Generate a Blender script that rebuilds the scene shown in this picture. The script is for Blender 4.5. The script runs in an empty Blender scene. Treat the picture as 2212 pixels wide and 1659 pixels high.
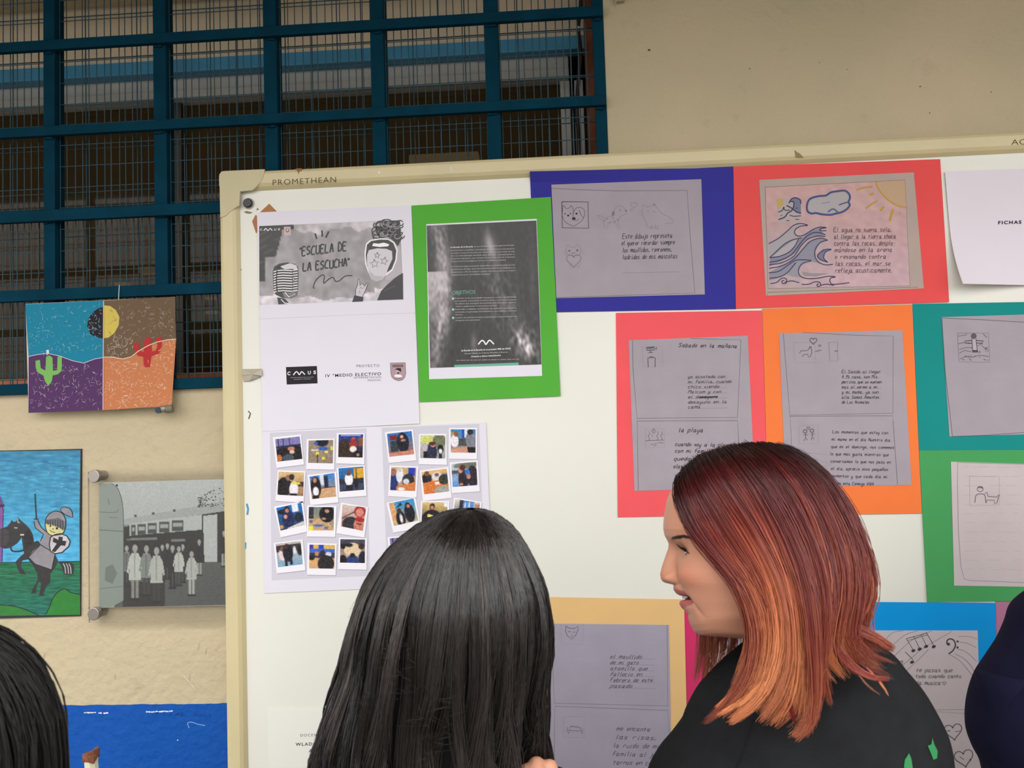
import bpy, math, random
import numpy as np
from mathutils import Vector, Matrix
from mathutils.bvhtree import BVHTree

random.seed(7)
RNG = np.random.default_rng(7)
scene = bpy.context.scene
COL = scene.collection

# ------------------------------------------------------------------ camera
FPX, CX, CY = 1661.0, 1106.0, 829.5
PITCH, YAW, ROLL = math.radians(2.757), math.radians(-3.3016), math.radians(-1.807)
CAM = np.array([0.0, -1.5, 1.6])
_fw = np.array([math.sin(YAW) * math.cos(PITCH), math.cos(YAW) * math.cos(PITCH), math.sin(PITCH)])
_r0 = np.array([math.cos(YAW), -math.sin(YAW), 0.0])
_u0 = np.cross(_r0, _fw)
_rt = math.cos(ROLL) * _r0 + math.sin(ROLL) * _u0
_up = -math.sin(ROLL) * _r0 + math.cos(ROLL) * _u0

cd = bpy.data.cameras.new('camera')
cd.sensor_fit = 'HORIZONTAL'
cd.sensor_width = 36.0
cd.lens = FPX / 2212.0 * 36.0
cd.clip_start = 0.02
cd.dof.use_dof = True
cd.dof.focus_distance = 1.35
cd.dof.aperture_fstop = 10.0
co = bpy.data.objects.new('camera', cd)
COL.objects.link(co)
co.matrix_world = Matrix(((_rt[0], _up[0], -_fw[0], CAM[0]), (_rt[1], _up[1], -_fw[1], CAM[1]),
                          (_rt[2], _up[2], -_fw[2], CAM[2]), (0, 0, 0, 1)))
scene.camera = co

# ------------------------------------------------------------------ sky, exposure
world = bpy.data.worlds.new('overcast_sky')
scene.world = world
world.use_nodes = True
_bg = world.node_tree.nodes['Background']
_wt = world.node_tree
_tc = _wt.nodes.new('ShaderNodeTexCoord')
_sx = _wt.nodes.new('ShaderNodeSeparateXYZ')
_mr = _wt.nodes.new('ShaderNodeMapRange')          # overcast sky: zenith three times the horizon
_mr.inputs['From Min'].default_value = 0.0
_mr.inputs['From Max'].default_value = 1.0
_mr.inputs['To Min'].default_value = 1.0
_mr.inputs['To Max'].default_value = 3.0
_wt.links.new(_tc.outputs['Generated'], _sx.inputs[0])
_wt.links.new(_sx.outputs['Z'], _mr.inputs['Value'])
_vm = _wt.nodes.new('ShaderNodeVectorMath')
_vm.operation = 'SCALE'
_vm.inputs[0].default_value = (1.0, 0.985, 0.96)
_wt.links.new(_mr.outputs[0], _vm.inputs['Scale'])
_wt.links.new(_vm.outputs[0], _bg.inputs['Color'])
_bg.inputs['Strength'].default_value = 1.76
vs = scene.view_settings
vs.view_transform = 'Standard'
vs.look = 'None'
vs.exposure = 0.0
vs.gamma = 1.0
vs.use_curve_mapping = False


# ------------------------------------------------------------------ helpers
def at(px, py, Y=0.0):
    """Point of the place at depth Y seen at photo position px, py."""
    d = _rt * (px - CX) / FPX - _up * (py - CY) / FPX + _fw
    return CAM + d * ((Y - CAM[1]) / d[1])


def lin(c):
    o = []
    for v in c[:3]:
        v = v / 255.0
        o.append(v / 12.92 if v <= 0.04045 else ((v + 0.055) / 1.055) ** 2.4)
    return tuple(o)


def lin_np(a):
    a = np.asarray(a, float) / 255.0
    return np.where(a <= 0.04045, a / 12.92, ((a + 0.055) / 1.055) ** 2.4)


def nd(t, kind, **kw):
    n = t.nodes.new(kind)
    for k, v in kw.items():
        setattr(n, k, v)
    return n


MATS = {}


def mat(name, c, rough=0.6, metal=0.0, spec=0.5, mottle=0.0, mscale=20.0, bump=0.0, bscale=200.0, attr=False,
        sss=0.0, coat=0.0, aniso=0.0):
    """Plain procedural surface: colour (sRGB), gentle mottling and fine relief."""
    if name in MATS:
        return MATS[name]
    m = bpy.data.materials.new(name)
    m.use_nodes = True
    t = m.node_tree
    b = t.nodes['Principled BSDF']
    L = t.links
    b.inputs['Roughness'].default_value = rough
    b.inputs['Metallic'].default_value = metal
    b.inputs['Specular IOR Level'].default_value = spec
    b.inputs['Coat Weight'].default_value = coat
    b.inputs['Anisotropic'].default_value = aniso
    geo = nd(t, 'ShaderNodeNewGeometry')
    if attr:
        a = nd(t, 'ShaderNodeAttribute', attribute_name='Col')
        src = a.outputs['Color']
    else:
        r = nd(t, 'ShaderNodeRGB')
        r.outputs[0].default_value = (*lin(c), 1)
        src = r.outputs[0]
    if mottle > 0:
        n = nd(t, 'ShaderNodeTexNoise')
        n.inputs['Scale'].default_value = mscale
        n.inputs['Detail'].default_value = 5
        L.new(geo.outputs['Position'], n.inputs['Vector'])
        mr = nd(t, 'ShaderNodeMapRange')
        mr.inputs['From Min'].default_value = 0.25
        mr.inputs['From Max'].default_value = 0.75
        mr.inputs['To Min'].default_value = 1 - mottle
        mr.inputs['To Max'].default_value = 1 + mottle
        L.new(n.outputs['Fac'], mr.inputs['Value'])
        mx = nd(t, 'ShaderNodeVectorMath', operation='SCALE')
        L.new(src, mx.inputs[0])
        L.new(mr.outputs[0], mx.inputs['Scale'])
        src = mx.outputs[0]
    L.new(src, b.inputs['Base Color'])
    if bump > 0:
        n2 = nd(t, 'ShaderNodeTexNoise')
        n2.inputs['Scale'].default_value = bscale
        n2.inputs['Detail'].default_value = 4
        L.new(geo.outputs['Position'], n2.inputs['Vector'])
        bm = nd(t, 'ShaderNodeBump')
        bm.inputs['Strength'].default_value = bump
        bm.inputs['Distance'].default_value = 0.002
        L.new(n2.outputs['Fac'], bm.inputs['Height'])
        L.new(bm.outputs['Normal'], b.inputs['Normal'])
    if sss > 0:
        b.inputs['Subsurface Weight'].default_value = sss
        b.inputs['Subsurface Radius'].default_value = (0.012, 0.004, 0.002)
        b.inputs['Subsurface Scale'].default_value = 0.6
    MATS[name] = m
    return m


def glass_mat(name, tint=(1, 1, 1), film=0.0):
    m = bpy.data.materials.new(name)
    m.use_nodes = True
    t = m.node_tree
    t.nodes.clear()
    out = nd(t, 'ShaderNodeOutputMaterial')
    tr = nd(t, 'ShaderNodeBsdfTransparent')
    tr.inputs['Color'].default_value = (*tint, 1)
    gl = nd(t, 'ShaderNodeBsdfGlossy')
    gl.inputs['Roughness'].default_value = 0.05
    fr = nd(t, 'ShaderNodeFresnel')
    fr.inputs['IOR'].default_value = 1.45
    mx = nd(t, 'ShaderNodeMixShader')
    t.links.new(fr.outputs[0], mx.inputs[0])
    t.links.new(tr.outputs[0], mx.inputs[1])
    t.links.new(gl.outputs[0], mx.inputs[2])
    last = mx.outputs[0]
    if film:                                        # even brown film mixed into the pane
        df = nd(t, 'ShaderNodeBsdfDiffuse')
        df.inputs['Color'].default_value = (*lin((92, 74, 46)), 1)
        m2 = nd(t, 'ShaderNodeMixShader')
        m2.inputs[0].default_value = film
        t.links.new(last, m2.inputs[1])
        t.links.new(df.outputs[0], m2.inputs[2])
        last = m2.outputs[0]
    t.links.new(last, out.inputs[0])
    return m


def tag(o, label=None, cat=None, group=None, kind=None):
    for k, v in (('label', label), ('category', cat), ('group', group), ('kind', kind)):
        if v:
            o[k] = v
    return o


WLOC = {}


def put(name, verts, faces, material, parent=None, smooth=False, colors=None, bevel=0.0, origin=None):
    """Link one mesh object, origin at its middle, under parent (a thing or part)."""
    v = np.asarray(verts, dtype=np.float64).reshape(-1, 3)
    c = (v.min(0) + v.max(0)) / 2 if origin is None else np.asarray(origin, float)
    me = bpy.data.meshes.new(name)
    v = v - c
    if isinstance(faces, np.ndarray):
        nf, k = faces.shape
        me.vertices.add(len(v))
        me.vertices.foreach_set('co', v.astype(np.float32).ravel())
        me.loops.add(nf * k)
        me.loops.foreach_set('vertex_index', faces.astype(np.int32).ravel())
        me.polygons.add(nf)
        me.polygons.foreach_set('loop_start', np.arange(0, nf * k, k, dtype=np.int32))
        me.polygons.foreach_set('loop_total', np.full(nf, k, dtype=np.int32))
        me.update(calc_edges=True)
    else:
        me.from_pydata([tuple(p) for p in v], [], faces)
        me.update()
    if smooth:
        me.polygons.foreach_set('use_smooth', np.ones(len(me.polygons), dtype=bool))
    if colors is not None:
        ca = me.color_attributes.new('Col', 'FLOAT_COLOR', 'POINT')
        c4 = np.ones((len(v), 4), np.float32)
        c4[:, :3] = colors
        ca.data.foreach_set('color', c4.ravel())
    me.materials.append(material)
    o = bpy.data.objects.new(name, me)
    COL.objects.link(o)
    WLOC[o.name] = c
    if parent is not None:
        o.parent = parent
        o.location = c - WLOC[parent.name]
    else:
        o.location = c
    if bevel > 0:
        bv = o.modifiers.new('bevel', 'BEVEL')
        bv.width = bevel
        bv.segments = 2
        bv.limit_method = 'ANGLE'
    return o


def empty(name, loc):
    o = bpy.data.objects.new(name, None)
    o.empty_display_size = 0.1
    COL.objects.link(o)
    o.location = loc
    WLOC[o.name] = np.asarray(loc, float)
    return o


class MB:
    def __init__(s):
        s.v, s.f = [], []

    def add(s, vs, fs):
        b = len(s.v)
        s.v += [tuple(map(float, p)) for p in vs]
        s.f += [tuple(i + b for i in f) for f in fs]
        return s

    def box(s, lo, hi):
        x0, y0, z0 = lo
        x1, y1, z1 = hi
        return s.add([(x0, y0, z0), (x1, y0, z0), (x1, y1, z0), (x0, y1, z0), (x0, y0, z1), (x1, y0, z1), (x1, y1, z1), (x0, y1, z1)],
                     [(3, 2, 1, 0), (4, 5, 6, 7), (0, 1, 5, 4), (1, 2, 6, 5), (2, 3, 7, 6), (3, 0, 4, 7)])

    def tube(s, pts, r, n=8, caps=True):
        pts = [np.asarray(p, float) for p in pts]
        rs = r if hasattr(r, '__len__') else [r] * len(pts)
        rings = []
        ref = None
        for i, p in enumerate(pts):
            t = pts[min(i + 1, len(pts) - 1)] - pts[max(i - 1, 0)]
            t = t / (np.linalg.norm(t) + 1e-12)
            if ref is None:
                ref = np.array([0, 0, 1.0]) if abs(t[2]) < 0.9 else np.array([1.0, 0, 0])
            a = np.cross(t, ref)
            a /= np.linalg.norm(a) + 1e-12
            b = np.cross(a, t)
            ref = b
            rings.append([p + rs[i] * (math.cos(2 * math.pi * k / n) * a + math.sin(2 * math.pi * k / n) * b) for k in range(n)])
        vs = [q for ring in rings for q in ring]
        fs = []
        for i in range(len(rings) - 1):
            for k in range(n):
                fs.append((i * n + k, i * n + (k + 1) % n, (i + 1) * n + (k + 1) % n, (i + 1) * n + k))
        if caps:
            fs.append(tuple(range(n - 1, -1, -1)))
            fs.append(tuple(range((len(rings) - 1) * n, len(rings) * n)))
        return s.add(vs, fs)

    def prism(s, pts, Y0, Y1):
        """Outline given as points of the place (x, z), extruded from depth Y0 (front) to Y1."""
        n = len(pts)
        vs = [(p[0], Y0, p[1]) for p in pts] + [(p[0], Y1, p[1]) for p in pts]
        fs = [tuple(range(n)), tuple(range(2 * n - 1, n - 1, -1))]
        fs += [(i, n + i, n + (i + 1) % n, (i + 1) % n) for i in range(n)]
        return s.add(vs, fs)

    def build(s, name, m, parent=None, smooth=False, bevel=0.0):
        return put(name, s.v, s.f, m, parent, smooth, None, bevel)


def catmull(pts, n=6):
    P = [np.asarray(p, float) for p in pts]
    if len(P) < 3:
        return P
    P = [2 * P[0] - P[1]] + P + [2 * P[-1] - P[-2]]
    out = []
    for i in range(1, len(P) - 2):
        for k in range(n):
            t = k / n
            a, b, c, d = P[i - 1], P[i], P[i + 1], P[i + 2]
            out.append(0.5 * (2 * b + (c - a) * t + (2 * a - 5 * b + 4 * c - d) * t * t + (3 * b - a - 3 * c + d) * t ** 3))
    out.append(P[-2])
    return out


# single-stroke letters: two characters per point, x then y (x, y, z = -1, -2, -3)
GL = {
    'a': "34 14 02 10 20 33,34 30 40", 'b': "07 00 20 32 24 03", 'c': "33 24 04 01 10 30", 'd': "34 14 02 10 20 33,37 30",
    'e': "02 32 34 14 02 10 30", 'f': "37 27 16 10,04 34", 'g': "34 14 02 10 30 34,34 3z 1z 0y", 'h': "07 00,03 14 34 30",
    'i': "14 10 20,15 16", 'j': "24 2y 1z 0y,25 26", 'k': "07 00,34 02 30", 'l': "17 11 20", 'm': "04 00,03 14 24 20,23 34 44 40",
    'n': "04 00,03 14 34 30", 'o': "14 02 10 20 32 24 14", 'p': "04 0z,03 14 34 31 20 00", 'q': "34 14 02 10 30,34 3z",
    'r': "04 00,03 14 34", 's': "34 14 03 31 10 00", 't': "16 11 20,04 34", 'u': "04 01 10 30 34,34 30", 'v': "04 10 24",
    'w': "04 10 24 30 44", 'x': "04 30,34 00", 'y': "04 01 20 33,34 2z 0z", 'z': "04 34 00 30",
    'A': "00 27 40,13 33", 'C': "46 27 04 01 10 40", 'D': "00 07 27 44 31 00", 'E': "47 07 00 40,04 34", 'F': "47 07 00,04 34",
    'G': "46 27 04 01 10 40 43 23", 'H': "07 00,47 40,04 44", 'I': "17 10", 'L': "07 00 40", 'M': "00 07 24 47 40", 'N': "00 07 40 47",
    'O': "17 04 10 30 44 37 17", 'P': "00 07 37 34 04", 'R': "00 07 37 34 04 40", 'S': "46 27 05 33 31 10 01", 'T': "20 27,07 47",
    'U': "07 01 10 30 41 47", 'V': "07 20 47", 'B': "00 07 27 35 04 32 20 00", 'J': "47 41 20 01",
    '.': "00 10", ',': "11 0x", '-': "13 33", '"': "07 05,17 15", '(': "20", 'i2': "",
}
_dig = {**{str(i): i for i in range(10)}, 'x': -1, 'y': -2, 'z': -3}
GLYPH = {}
for _k, _s in GL.items():
    if _s:
        GLYPH[_k] = [[(_dig[p[0]], _dig[p[1]]) for p in st.split()] for st in _s.split(',')]
ACC = {'ñ': 'n', 'á': 'a', 'é': 'e', 'í': 'i', 'ó': 'o', 'ú': 'u'}
LIFT = 0.00008


class Print:
    """Flat print or drawing lying on a sheet: coloured shapes and strokes a hair's breadth above it."""

    def __init__(s, Y, T=(0, 0, 1.0)):
        s.Y, s.T = Y, T
        s.v, s.f, s.c = [], [], []
        s.n = 0

    def pt(s, x, y, l=1):
        return at(s.T[0] + x / s.T[2], s.T[1] + y / s.T[2], s.Y - LIFT * l)

    def poly(s, pts, col, l=1):
        b = len(s.v)
        s.v += [s.pt(x, y, l) for x, y in pts]
        s.f.append(tuple(range(b, b + len(pts))))
        s.c += [lin(col)] * len(pts)

    def ell(s, cx, cy, rx, ry, col, l=1, n=20, rot=0.0):
        c, d = math.cos(rot), math.sin(rot)
        s.poly([(cx + rx * math.cos(a) * c - ry * math.sin(a) * d, cy + rx * math.cos(a) * d + ry * math.sin(a) * c)
                for a in [2 * math.pi * k / n for k in range(n)]], col, l)

    def line(s, pts, w, col, l=2, smooth=False, closed=False, taper=False):
        s.n += 1
        l = l + .12 * (s.n % 8)          # strokes of one layer never share a plane
        P = [np.array(p[:2], float) for p in pts]
        if closed:
            P = P + [P[0]]
        if smooth:
            P = catmull(P, 5)
        n = len(P)
        if n < 2:
            return
        b = len(s.v)
        for i, p in enumerate(P):
            t = P[min(i + 1, n - 1)] - P[max(i - 1, 0)]
            t = t / (np.linalg.norm(t) + 1e-9)
            q = np.array([-t[1], t[0]])
            ww = w / 2
            if taper:
                ww *= max(0.15, math.sin(math.pi * (i + 0.5) / n))
            for sg in (1, -1):
                a = p + q * ww * sg
                s.v.append(s.pt(a[0], a[1], l))
                s.c.append(lin(col))
        for i in range(n - 1):
            s.f.append((b + 2 * i, b + 2 * i + 1, b + 2 * i + 3, b + 2 * i + 2))

    def hand(s, text, x0, y0, x1, xh, w, col, dy=0.0, slant=0.15, l=3, smooth=True, jit=0.25):
        """Handwriting from x0 to x1 on a baseline y0 (rising by dy); xh = height of a small letter."""
        u = xh / 4.0
        adv = []
        for ch in text:
            k = ACC.get(ch, ch)
            if ch == ' ':
                adv.append(4.6)
            else:
                g = GLYPH.get(k)
                adv.append((max(p[0] for st in g for p in st) + 1.6) if g else 3)
        tot = sum(adv)
        sx = (x1 - x0) / tot
        x = 0.0
        for ch, a in zip(text, adv):
            g = GLYPH.get(ACC.get(ch, ch))
            if ch in ACC:
                g = g + ([[(0, 6), (1, 7), (2, 6), (3, 7)]] if ch == 'ñ' else [[(2, 6), (3, 8)]])
            if ch != ' ' and g:
                jy = random.uniform(-jit, jit)
                for st in g:
                    pp = []
                    for (gx, gy) in st:
                        gx += random.uniform(-.12, .12)
                        gy += jy + random.uniform(-.15, .15)
                        X = x0 + (x + gx + gy * slant) * sx
                        pp.append((X, y0 + dy * (X - x0) / max(1, x1 - x0) - gy * u))
                    s.line(pp, w, col, l, smooth=smooth and len(pp) > 2)
            x += a

    def font(s, text, x0, y0, x1, y1, h, col, bold=0.0, space=1.0, l=3):
        """Printed lettering fitted between two baseline ends; h = cap height."""
        cu = bpy.data.curves.new('t', 'FONT')
        cu.body = text
        cu.space_character = space
        cu.offset = bold
        cu.resolution_u = 3
        ob = bpy.data.objects.new('t', cu)
        COL.objects.link(ob)
        dg = bpy.context.evaluated_depsgraph_get()
        me = bpy.data.meshes.new_from_object(ob.evaluated_get(dg))
        V = np.array([v.co[:2] for v in me.vertices])
        F = [tuple(p.vertices) for p in me.polygons]
        bpy.data.objects.remove(ob)
        bpy.data.curves.remove(cu)
        bpy.data.meshes.remove(me)
        if not len(V):
            return
        lo, hi = V[:, 0].min(), V[:, 0].max()
        b = len(s.v)
        dx, dy = x1 - x0, y1 - y0
        for (a, c) in V:
            t = (a - lo) / (hi - lo)
            s.v.append(s.pt(x0 + dx * t - dy / max(dx, 1e-6) * 0, y0 + dy * t - c / 0.69 * h, l))
            s.c.append(lin(col))
        s.f += [tuple(i + b for i in f) for f in F]

    def rast(s, quad, img, l=1):
        """A printed picture: colour grid (rows, cols, 3; sRGB) stretched over four corners TL TR BR BL."""
        img = np.asarray(img)
        r, c = img.shape[:2]
        L = lin_np(img)
        b = len(s.v)
        q = [np.array(p, float) for p in quad]
        for i in range(r):
            t = i / (r - 1)
            for j in range(c):
                u = j / (c - 1)
                p = (q[0] * (1 - u) + q[1] * u) * (1 - t) + (q[3] * (1 - u) + q[2] * u) * t
                s.v.append(s.pt(p[0], p[1], l))
                s.c.append(tuple(L[i, j]))
        for i in range(r - 1):
            for j in range(c - 1):
                k = b + i * c + j
                s.f.append((k, k + 1, k + c + 1, k + c))

    def build(s, name, parent, m=None):
        return put(name, s.v, s.f, m or INK, parent, False, np.array(s.c, np.float32))


def paint(n, m, base, ops, noise=0.0, soft=1.0, seed=1):
    """Colour grid n rows by m columns: base (top, bottom) then ellipses e, rectangles r, polygons p in 0..1."""
    yy, xx = np.mgrid[0:n, 0:m]
    y, x = (yy + .5) / n, (xx + .5) / m
    a = np.array(base[0], float) * (1 - y[..., None]) + np.array(base[1], float) * y[..., None]
    rg = np.random.default_rng(seed)
    for op in ops:
        k = op[0]
        col = np.array(op[-1], float)
        if k == 'e':
            d = (((x - op[1]) / op[3]) ** 2 + ((y - op[2]) / op[4]) ** 2) ** .5
            msk = np.clip((1 - d) * min(op[3], op[4]) * n / soft + .5, 0, 1)
        elif k == 'r':
            d = np.minimum.reduce([x - op[1], op[3] - x, y - op[2], op[4] - y])
            msk = np.clip(d * n / soft + .5, 0, 1)
        else:
            pts = op[1]
            ins = np.zeros(x.shape, bool)
            for i in range(len(pts)):
                (x0, y0), (x1, y1) = pts[i], pts[i - 1]
                cr = ((y0 > y) != (y1 > y)) & (x < (x1 - x0) * (y - y0) / (y1 - y0 + 1e-9) + x0)
                ins ^= cr
            msk = ins.astype(float)
        a = a * (1 - msk[..., None]) + col * msk[..., None]
    if noise:
        f = rg.normal(0, 1, (n, m))
        f = (f + np.roll(f, 1, 0) + np.roll(f, 1, 1) + np.roll(np.roll(f, 1, 0), 1, 1)) / 2
        a = a + noise * f[..., None]
    return np.clip(a, 0, 255)


def sheet(name, quad, Y, m, parent=None, th=0.0006, n=10, bend=None, origin=None):
    """A sheet of paper: corner positions TL TR BR BL on the board, slight waviness, real thickness."""
    q = [np.array(p, float) for p in quad]
    vs, fs = [], []
    for back in (0, 1):
        for i in range(n + 1):
            t = i / n
            for j in range(n + 1):
                u = j / n
                p = (q[0] * (1 - u) + q[1] * u) * (1 - t) + (q[3] * (1 - u) + q[2] * u) * t
                b = bend(u, t) if bend else 0.0
                w = at(p[0], p[1], Y)
                vs.append((w[0], Y - b + (th if back else 0), w[2]))
    N = (n + 1) ** 2
    k = n + 1
    for i in range(n):
        for j in range(n):
            a = i * k + j
            fs.append((a, a + k, a + k + 1, a + 1))
            fs.append((N + a, N + a + 1, N + a + k + 1, N + a + k))
    edge = [i for i in range(k)] + [i * k + n for i in range(1, k)] + [n * k + j for j in range(n - 1, -1, -1)] + [i * k for i in range(n - 1, 0, -1)]
    for i in range(len(edge)):
        a, b2 = edge[i], edge[(i + 1) % len(edge)]
        fs.append((a, b2, N + b2, N + a))
    return put(name, vs, fs, m, parent, False)


INK = mat('printed_ink', (0, 0, 0), rough=0.75, spec=0.3, attr=True)
PAINTINK = mat('poster_paint', (0, 0, 0), rough=0.4, spec=0.5, attr=True, mottle=0.16, mscale=60, bump=0.25, bscale=120)
GLOSSINK = mat('glossy_print', (0, 0, 0), rough=0.33, spec=0.5, attr=True, bump=0.1, bscale=25)

# ------------------------------------------------------------------ the place: walls, floor, roof of the gallery
XR = at(1308, 200)[0]                 # right side of the window opening
ZS = at(240, 846)[2]                  # window sill height
ZB = at(300, 1521.5)[2]               # top of the blue dado paint
XL = -2.6


def wall_material():
    m = bpy.data.materials.new('painted_plaster')
    m.use_nodes = True
    t = m.node_tree
    L = t.links
    b = t.nodes['Principled BSDF']
    g = nd(t, 'ShaderNodeNewGeometry')
    sep = nd(t, 'ShaderNodeSeparateXYZ')
    L.new(g.outputs['Position'], sep.inputs[0])
    n = nd(t, 'ShaderNodeTexNoise')
    n.inputs['Scale'].default_value = 3.0
    n.inputs['Detail'].default_value = 6
    L.new(g.outputs['Position'], n.inputs['Vector'])
    cr = nd(t, 'ShaderNodeValToRGB')
    cr.color_ramp.elements[0].position = 0.3
    cr.color_ramp.elements[0].color = (*lin((188, 176, 146)), 1)
    cr.color_ramp.elements[1].position = 0.72
    cr.color_ramp.elements[1].color = (*lin((204, 186, 156)), 1)
    L.new(n.outputs['Fac'], cr.inputs[0])
    # faint dirty scuffs
    n3 = nd(t, 'ShaderNodeTexNoise')
    n3.inputs['Scale'].default_value = 14
    n3.inputs['Detail'].default_value = 8
    n3.inputs['Roughness'].default_value = 0.7
    L.new(g.outputs['Position'], n3.inputs['Vector'])
    mr = nd(t, 'ShaderNodeMapRange')
    mr.inputs['From Min'].default_value = 0.58
    mr.inputs['From Max'].default_value = 0.78
    mr.inputs['To Min'].default_value = 0.0
    mr.inputs['To Max'].default_value = 0.45
    L.new(n3.outputs['Fac'], mr.inputs[0])
    d = nd(t, 'ShaderNodeMix', data_type='RGBA')
    L.new(mr.outputs[0], d.inputs['Factor'])
    L.new(cr.outputs[0], d.inputs[6])
    d.inputs[7].default_value = (*lin((150, 138, 108)), 1)
    # blue dado
    n2 = nd(t, 'ShaderNodeTexNoise')
    n2.inputs['Scale'].default_value = 35
    L.new(g.outputs['Position'], n2.inputs['Vector'])
    ma = nd(t, 'ShaderNodeMath', operation='MULTIPLY_ADD')
    L.new(n2.outputs['Fac'], ma.inputs[0])
    ma.inputs[1].default_value = 0.005
    L.new(sep.outputs['Z'], ma.inputs[2])
    lt = nd(t, 'ShaderNodeMath', operation='LESS_THAN')
    L.new(ma.outputs[0], lt.inputs[0])
    lt.inputs[1].default_value = ZB + 0.0025
    mx = nd(t, 'ShaderNodeMix', data_type='RGBA')
    L.new(lt.outputs[0], mx.inputs['Factor'])
    L.new(d.outputs[2], mx.inputs[6])
    mx.inputs[7].default_value = (*lin((12, 80, 166)), 1)
    L.new(mx.outputs[2], b.inputs['Base Color'])
    b.inputs['Roughness'].default_value = 0.7
    b.inputs['Specular IOR Level'].default_value = 0.2
    nb = nd(t, 'ShaderNodeTexNoise')
    nb.inputs['Scale'].default_value = 55
    nb.inputs['Detail'].default_value = 5
    L.new(g.outputs['Position'], nb.inputs['Vector'])
    bp = nd(t, 'ShaderNodeBump')
    bp.inputs['Strength'].default_value = 0.8
    bp.inputs['Distance'].default_value = 0.006
    L.new(nb.outputs['Fac'], bp.inputs['Height'])
    L.new(bp.outputs[0], b.inputs['Normal'])
    return m


WALLM = wall_material()
w = MB()
w.box((XR, 0, 0), (3.2, 0.2, 2.63))
w.box((XL, 0, 0), (XR, 0.2, ZS))
w.box((-3.2, 0, 0), (XL, 0.2, 2.63))
w.box((XL, 0, 2.6), (XR, 0.2, 2.63))
wall = tag(w.build('wall_back', WALLM), kind='structure')
FLOORM = mat('concrete_floor', (84, 80, 74), rough=0.7, mottle=0.15, mscale=3, bump=0.2)
tag(MB().box((-30, -40, -0.1), (30, 3.5, 0.0)).build('floor', FLOORM), kind='structure')
tag(MB().box((-8, -1.2, 2.63), (8, 0.2, 2.75)).build('ceiling', mat('gallery_ceiling', (120, 104, 84), rough=0.8, mottle=0.05, mscale=2)), kind='structure')  # unseen roof slab, its size and dark tone shaped to dim the upper wall

# chipped paint and scratches on the blue dado and plaster
p = Print(-0.0004, (0, 1340, 4.254))
for x0, x1, y in ((770, 865, 850), (905, 930, 852), (950, 985, 853), (1340, 1585, 842)):
    x = x0
    while x < x1:
        d = random.uniform(8, 26)
        p.line([(x, y + random.uniform(-3, 3) + (x0 - x) * .03), (x + d, y + random.uniform(-3, 3) + (x0 - x) * .03)], random.uniform(7, 13), (226, 232, 240))
        x += d * random.uniform(.9, 1.4)
p.line([(1738, 990), (1725, 945), (1760, 935), (1820, 955), (1885, 966)], 5, (150, 185, 225), smooth=True)
p.ell(1633, 1101, 7, 5, (190, 215, 240))
for k in range(30):
    x = random.uniform(1340, 1940)
    p.line([(x, 850 + (x - 1340) * .05 + random.uniform(-14, 14)), (x + random.uniform(6, 16), 850 + (x - 1340) * .05 + random.uniform(-14, 14))], random.uniform(3, 6), (14, 50, 110))
p.line([(1680, 500), (1730, 555), (1785, 620)], 5, (225, 218, 196))
for (x, y) in ((1830, 240), (1895, 290), (1745, 530), (330, 320), (410, 330), (450, 540), (1060, 520)):
    p.line([(x, y - 30), (x - 8, y + 30)], 7, (178, 166, 134), taper=True)
p.build('paint_chip', wall)
p = Print(-0.0004, (1300, 0, 2.4254))
for (x, y, r) in ((248, 262, 8), (775, 360, 4), (1285, 365, 3), (1718, 592, 4), (1668, 453, 5), (1140, 328, 3), (2040, 482, 4)):
    p.ell(x, y, r, r * .7, (96, 80, 58), 1, 9)
p.build('plaster_pit', wall)

# ------------------------------------------------------------------ window behind the grille
ALU = mat('window_frame_paint', (186, 184, 178), rough=0.5, mottle=0.12, mscale=12)
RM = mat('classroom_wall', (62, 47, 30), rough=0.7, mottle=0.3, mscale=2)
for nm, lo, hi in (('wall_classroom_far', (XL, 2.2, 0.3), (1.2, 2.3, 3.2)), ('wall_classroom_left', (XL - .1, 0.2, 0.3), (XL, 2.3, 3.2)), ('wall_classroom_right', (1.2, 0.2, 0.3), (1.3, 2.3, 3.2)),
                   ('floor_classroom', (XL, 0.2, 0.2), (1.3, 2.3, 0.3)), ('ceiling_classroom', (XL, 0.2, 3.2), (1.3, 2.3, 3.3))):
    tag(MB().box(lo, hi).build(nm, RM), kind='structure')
YW = 0.24


def band(name, x0, x1, ya, yb, Y0, Y1, m, xr=650, parent=None, bevel=0.0):
    za, zb = at(xr, ya, Y0)[2], at(xr, yb, Y0)[2]
    return MB().box((x0, Y0, zb), (x1, Y1, za)).build(name, m, parent, bevel=bevel)


XJ = at(1232, 250, YW)[0]
XEND = 0.45
zt = at(650, 112, 0.2)[2]
tag(MB().box((XL, 0.215, zt), (XEND, 0.30, 3.2)).build('wall_lintel', mat('lintel_plaster', (226, 208, 180), rough=0.7, mottle=0.08, mscale=6)), kind='structure')
beam = band('steel_beam', XL, XEND, 111, 140, 0.205, 0.24, mat('light_blue_paint', (70, 150, 190), rough=0.45, mottle=0.15, mscale=9), bevel=.003)
tag(beam, 'light blue steel beam crossing behind the window grille', 'beam')
z0 = at(650, 150, YW)[2]
z1 = at(650, 206, YW)[2]
win = empty('window_1', (0, YW, ZS))
tag(win, kind='structure')
f = MB()
f.box((XL, YW, z1), (XJ, YW + .05, z0))
f.box((XL, YW - .012, z1), (XJ, YW, z1 + .024))
f.build('window_frame', ALU, win, bevel=.002)
for (a, b) in ((1212, 1233), (1243, 1262)):
    f = MB()
    f.box((at(a, 250, YW)[0], YW, ZS), (at(b, 250, YW)[0], YW + .05, z1))
    f.build('jamb', ALU, win, bevel=.002)
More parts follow.
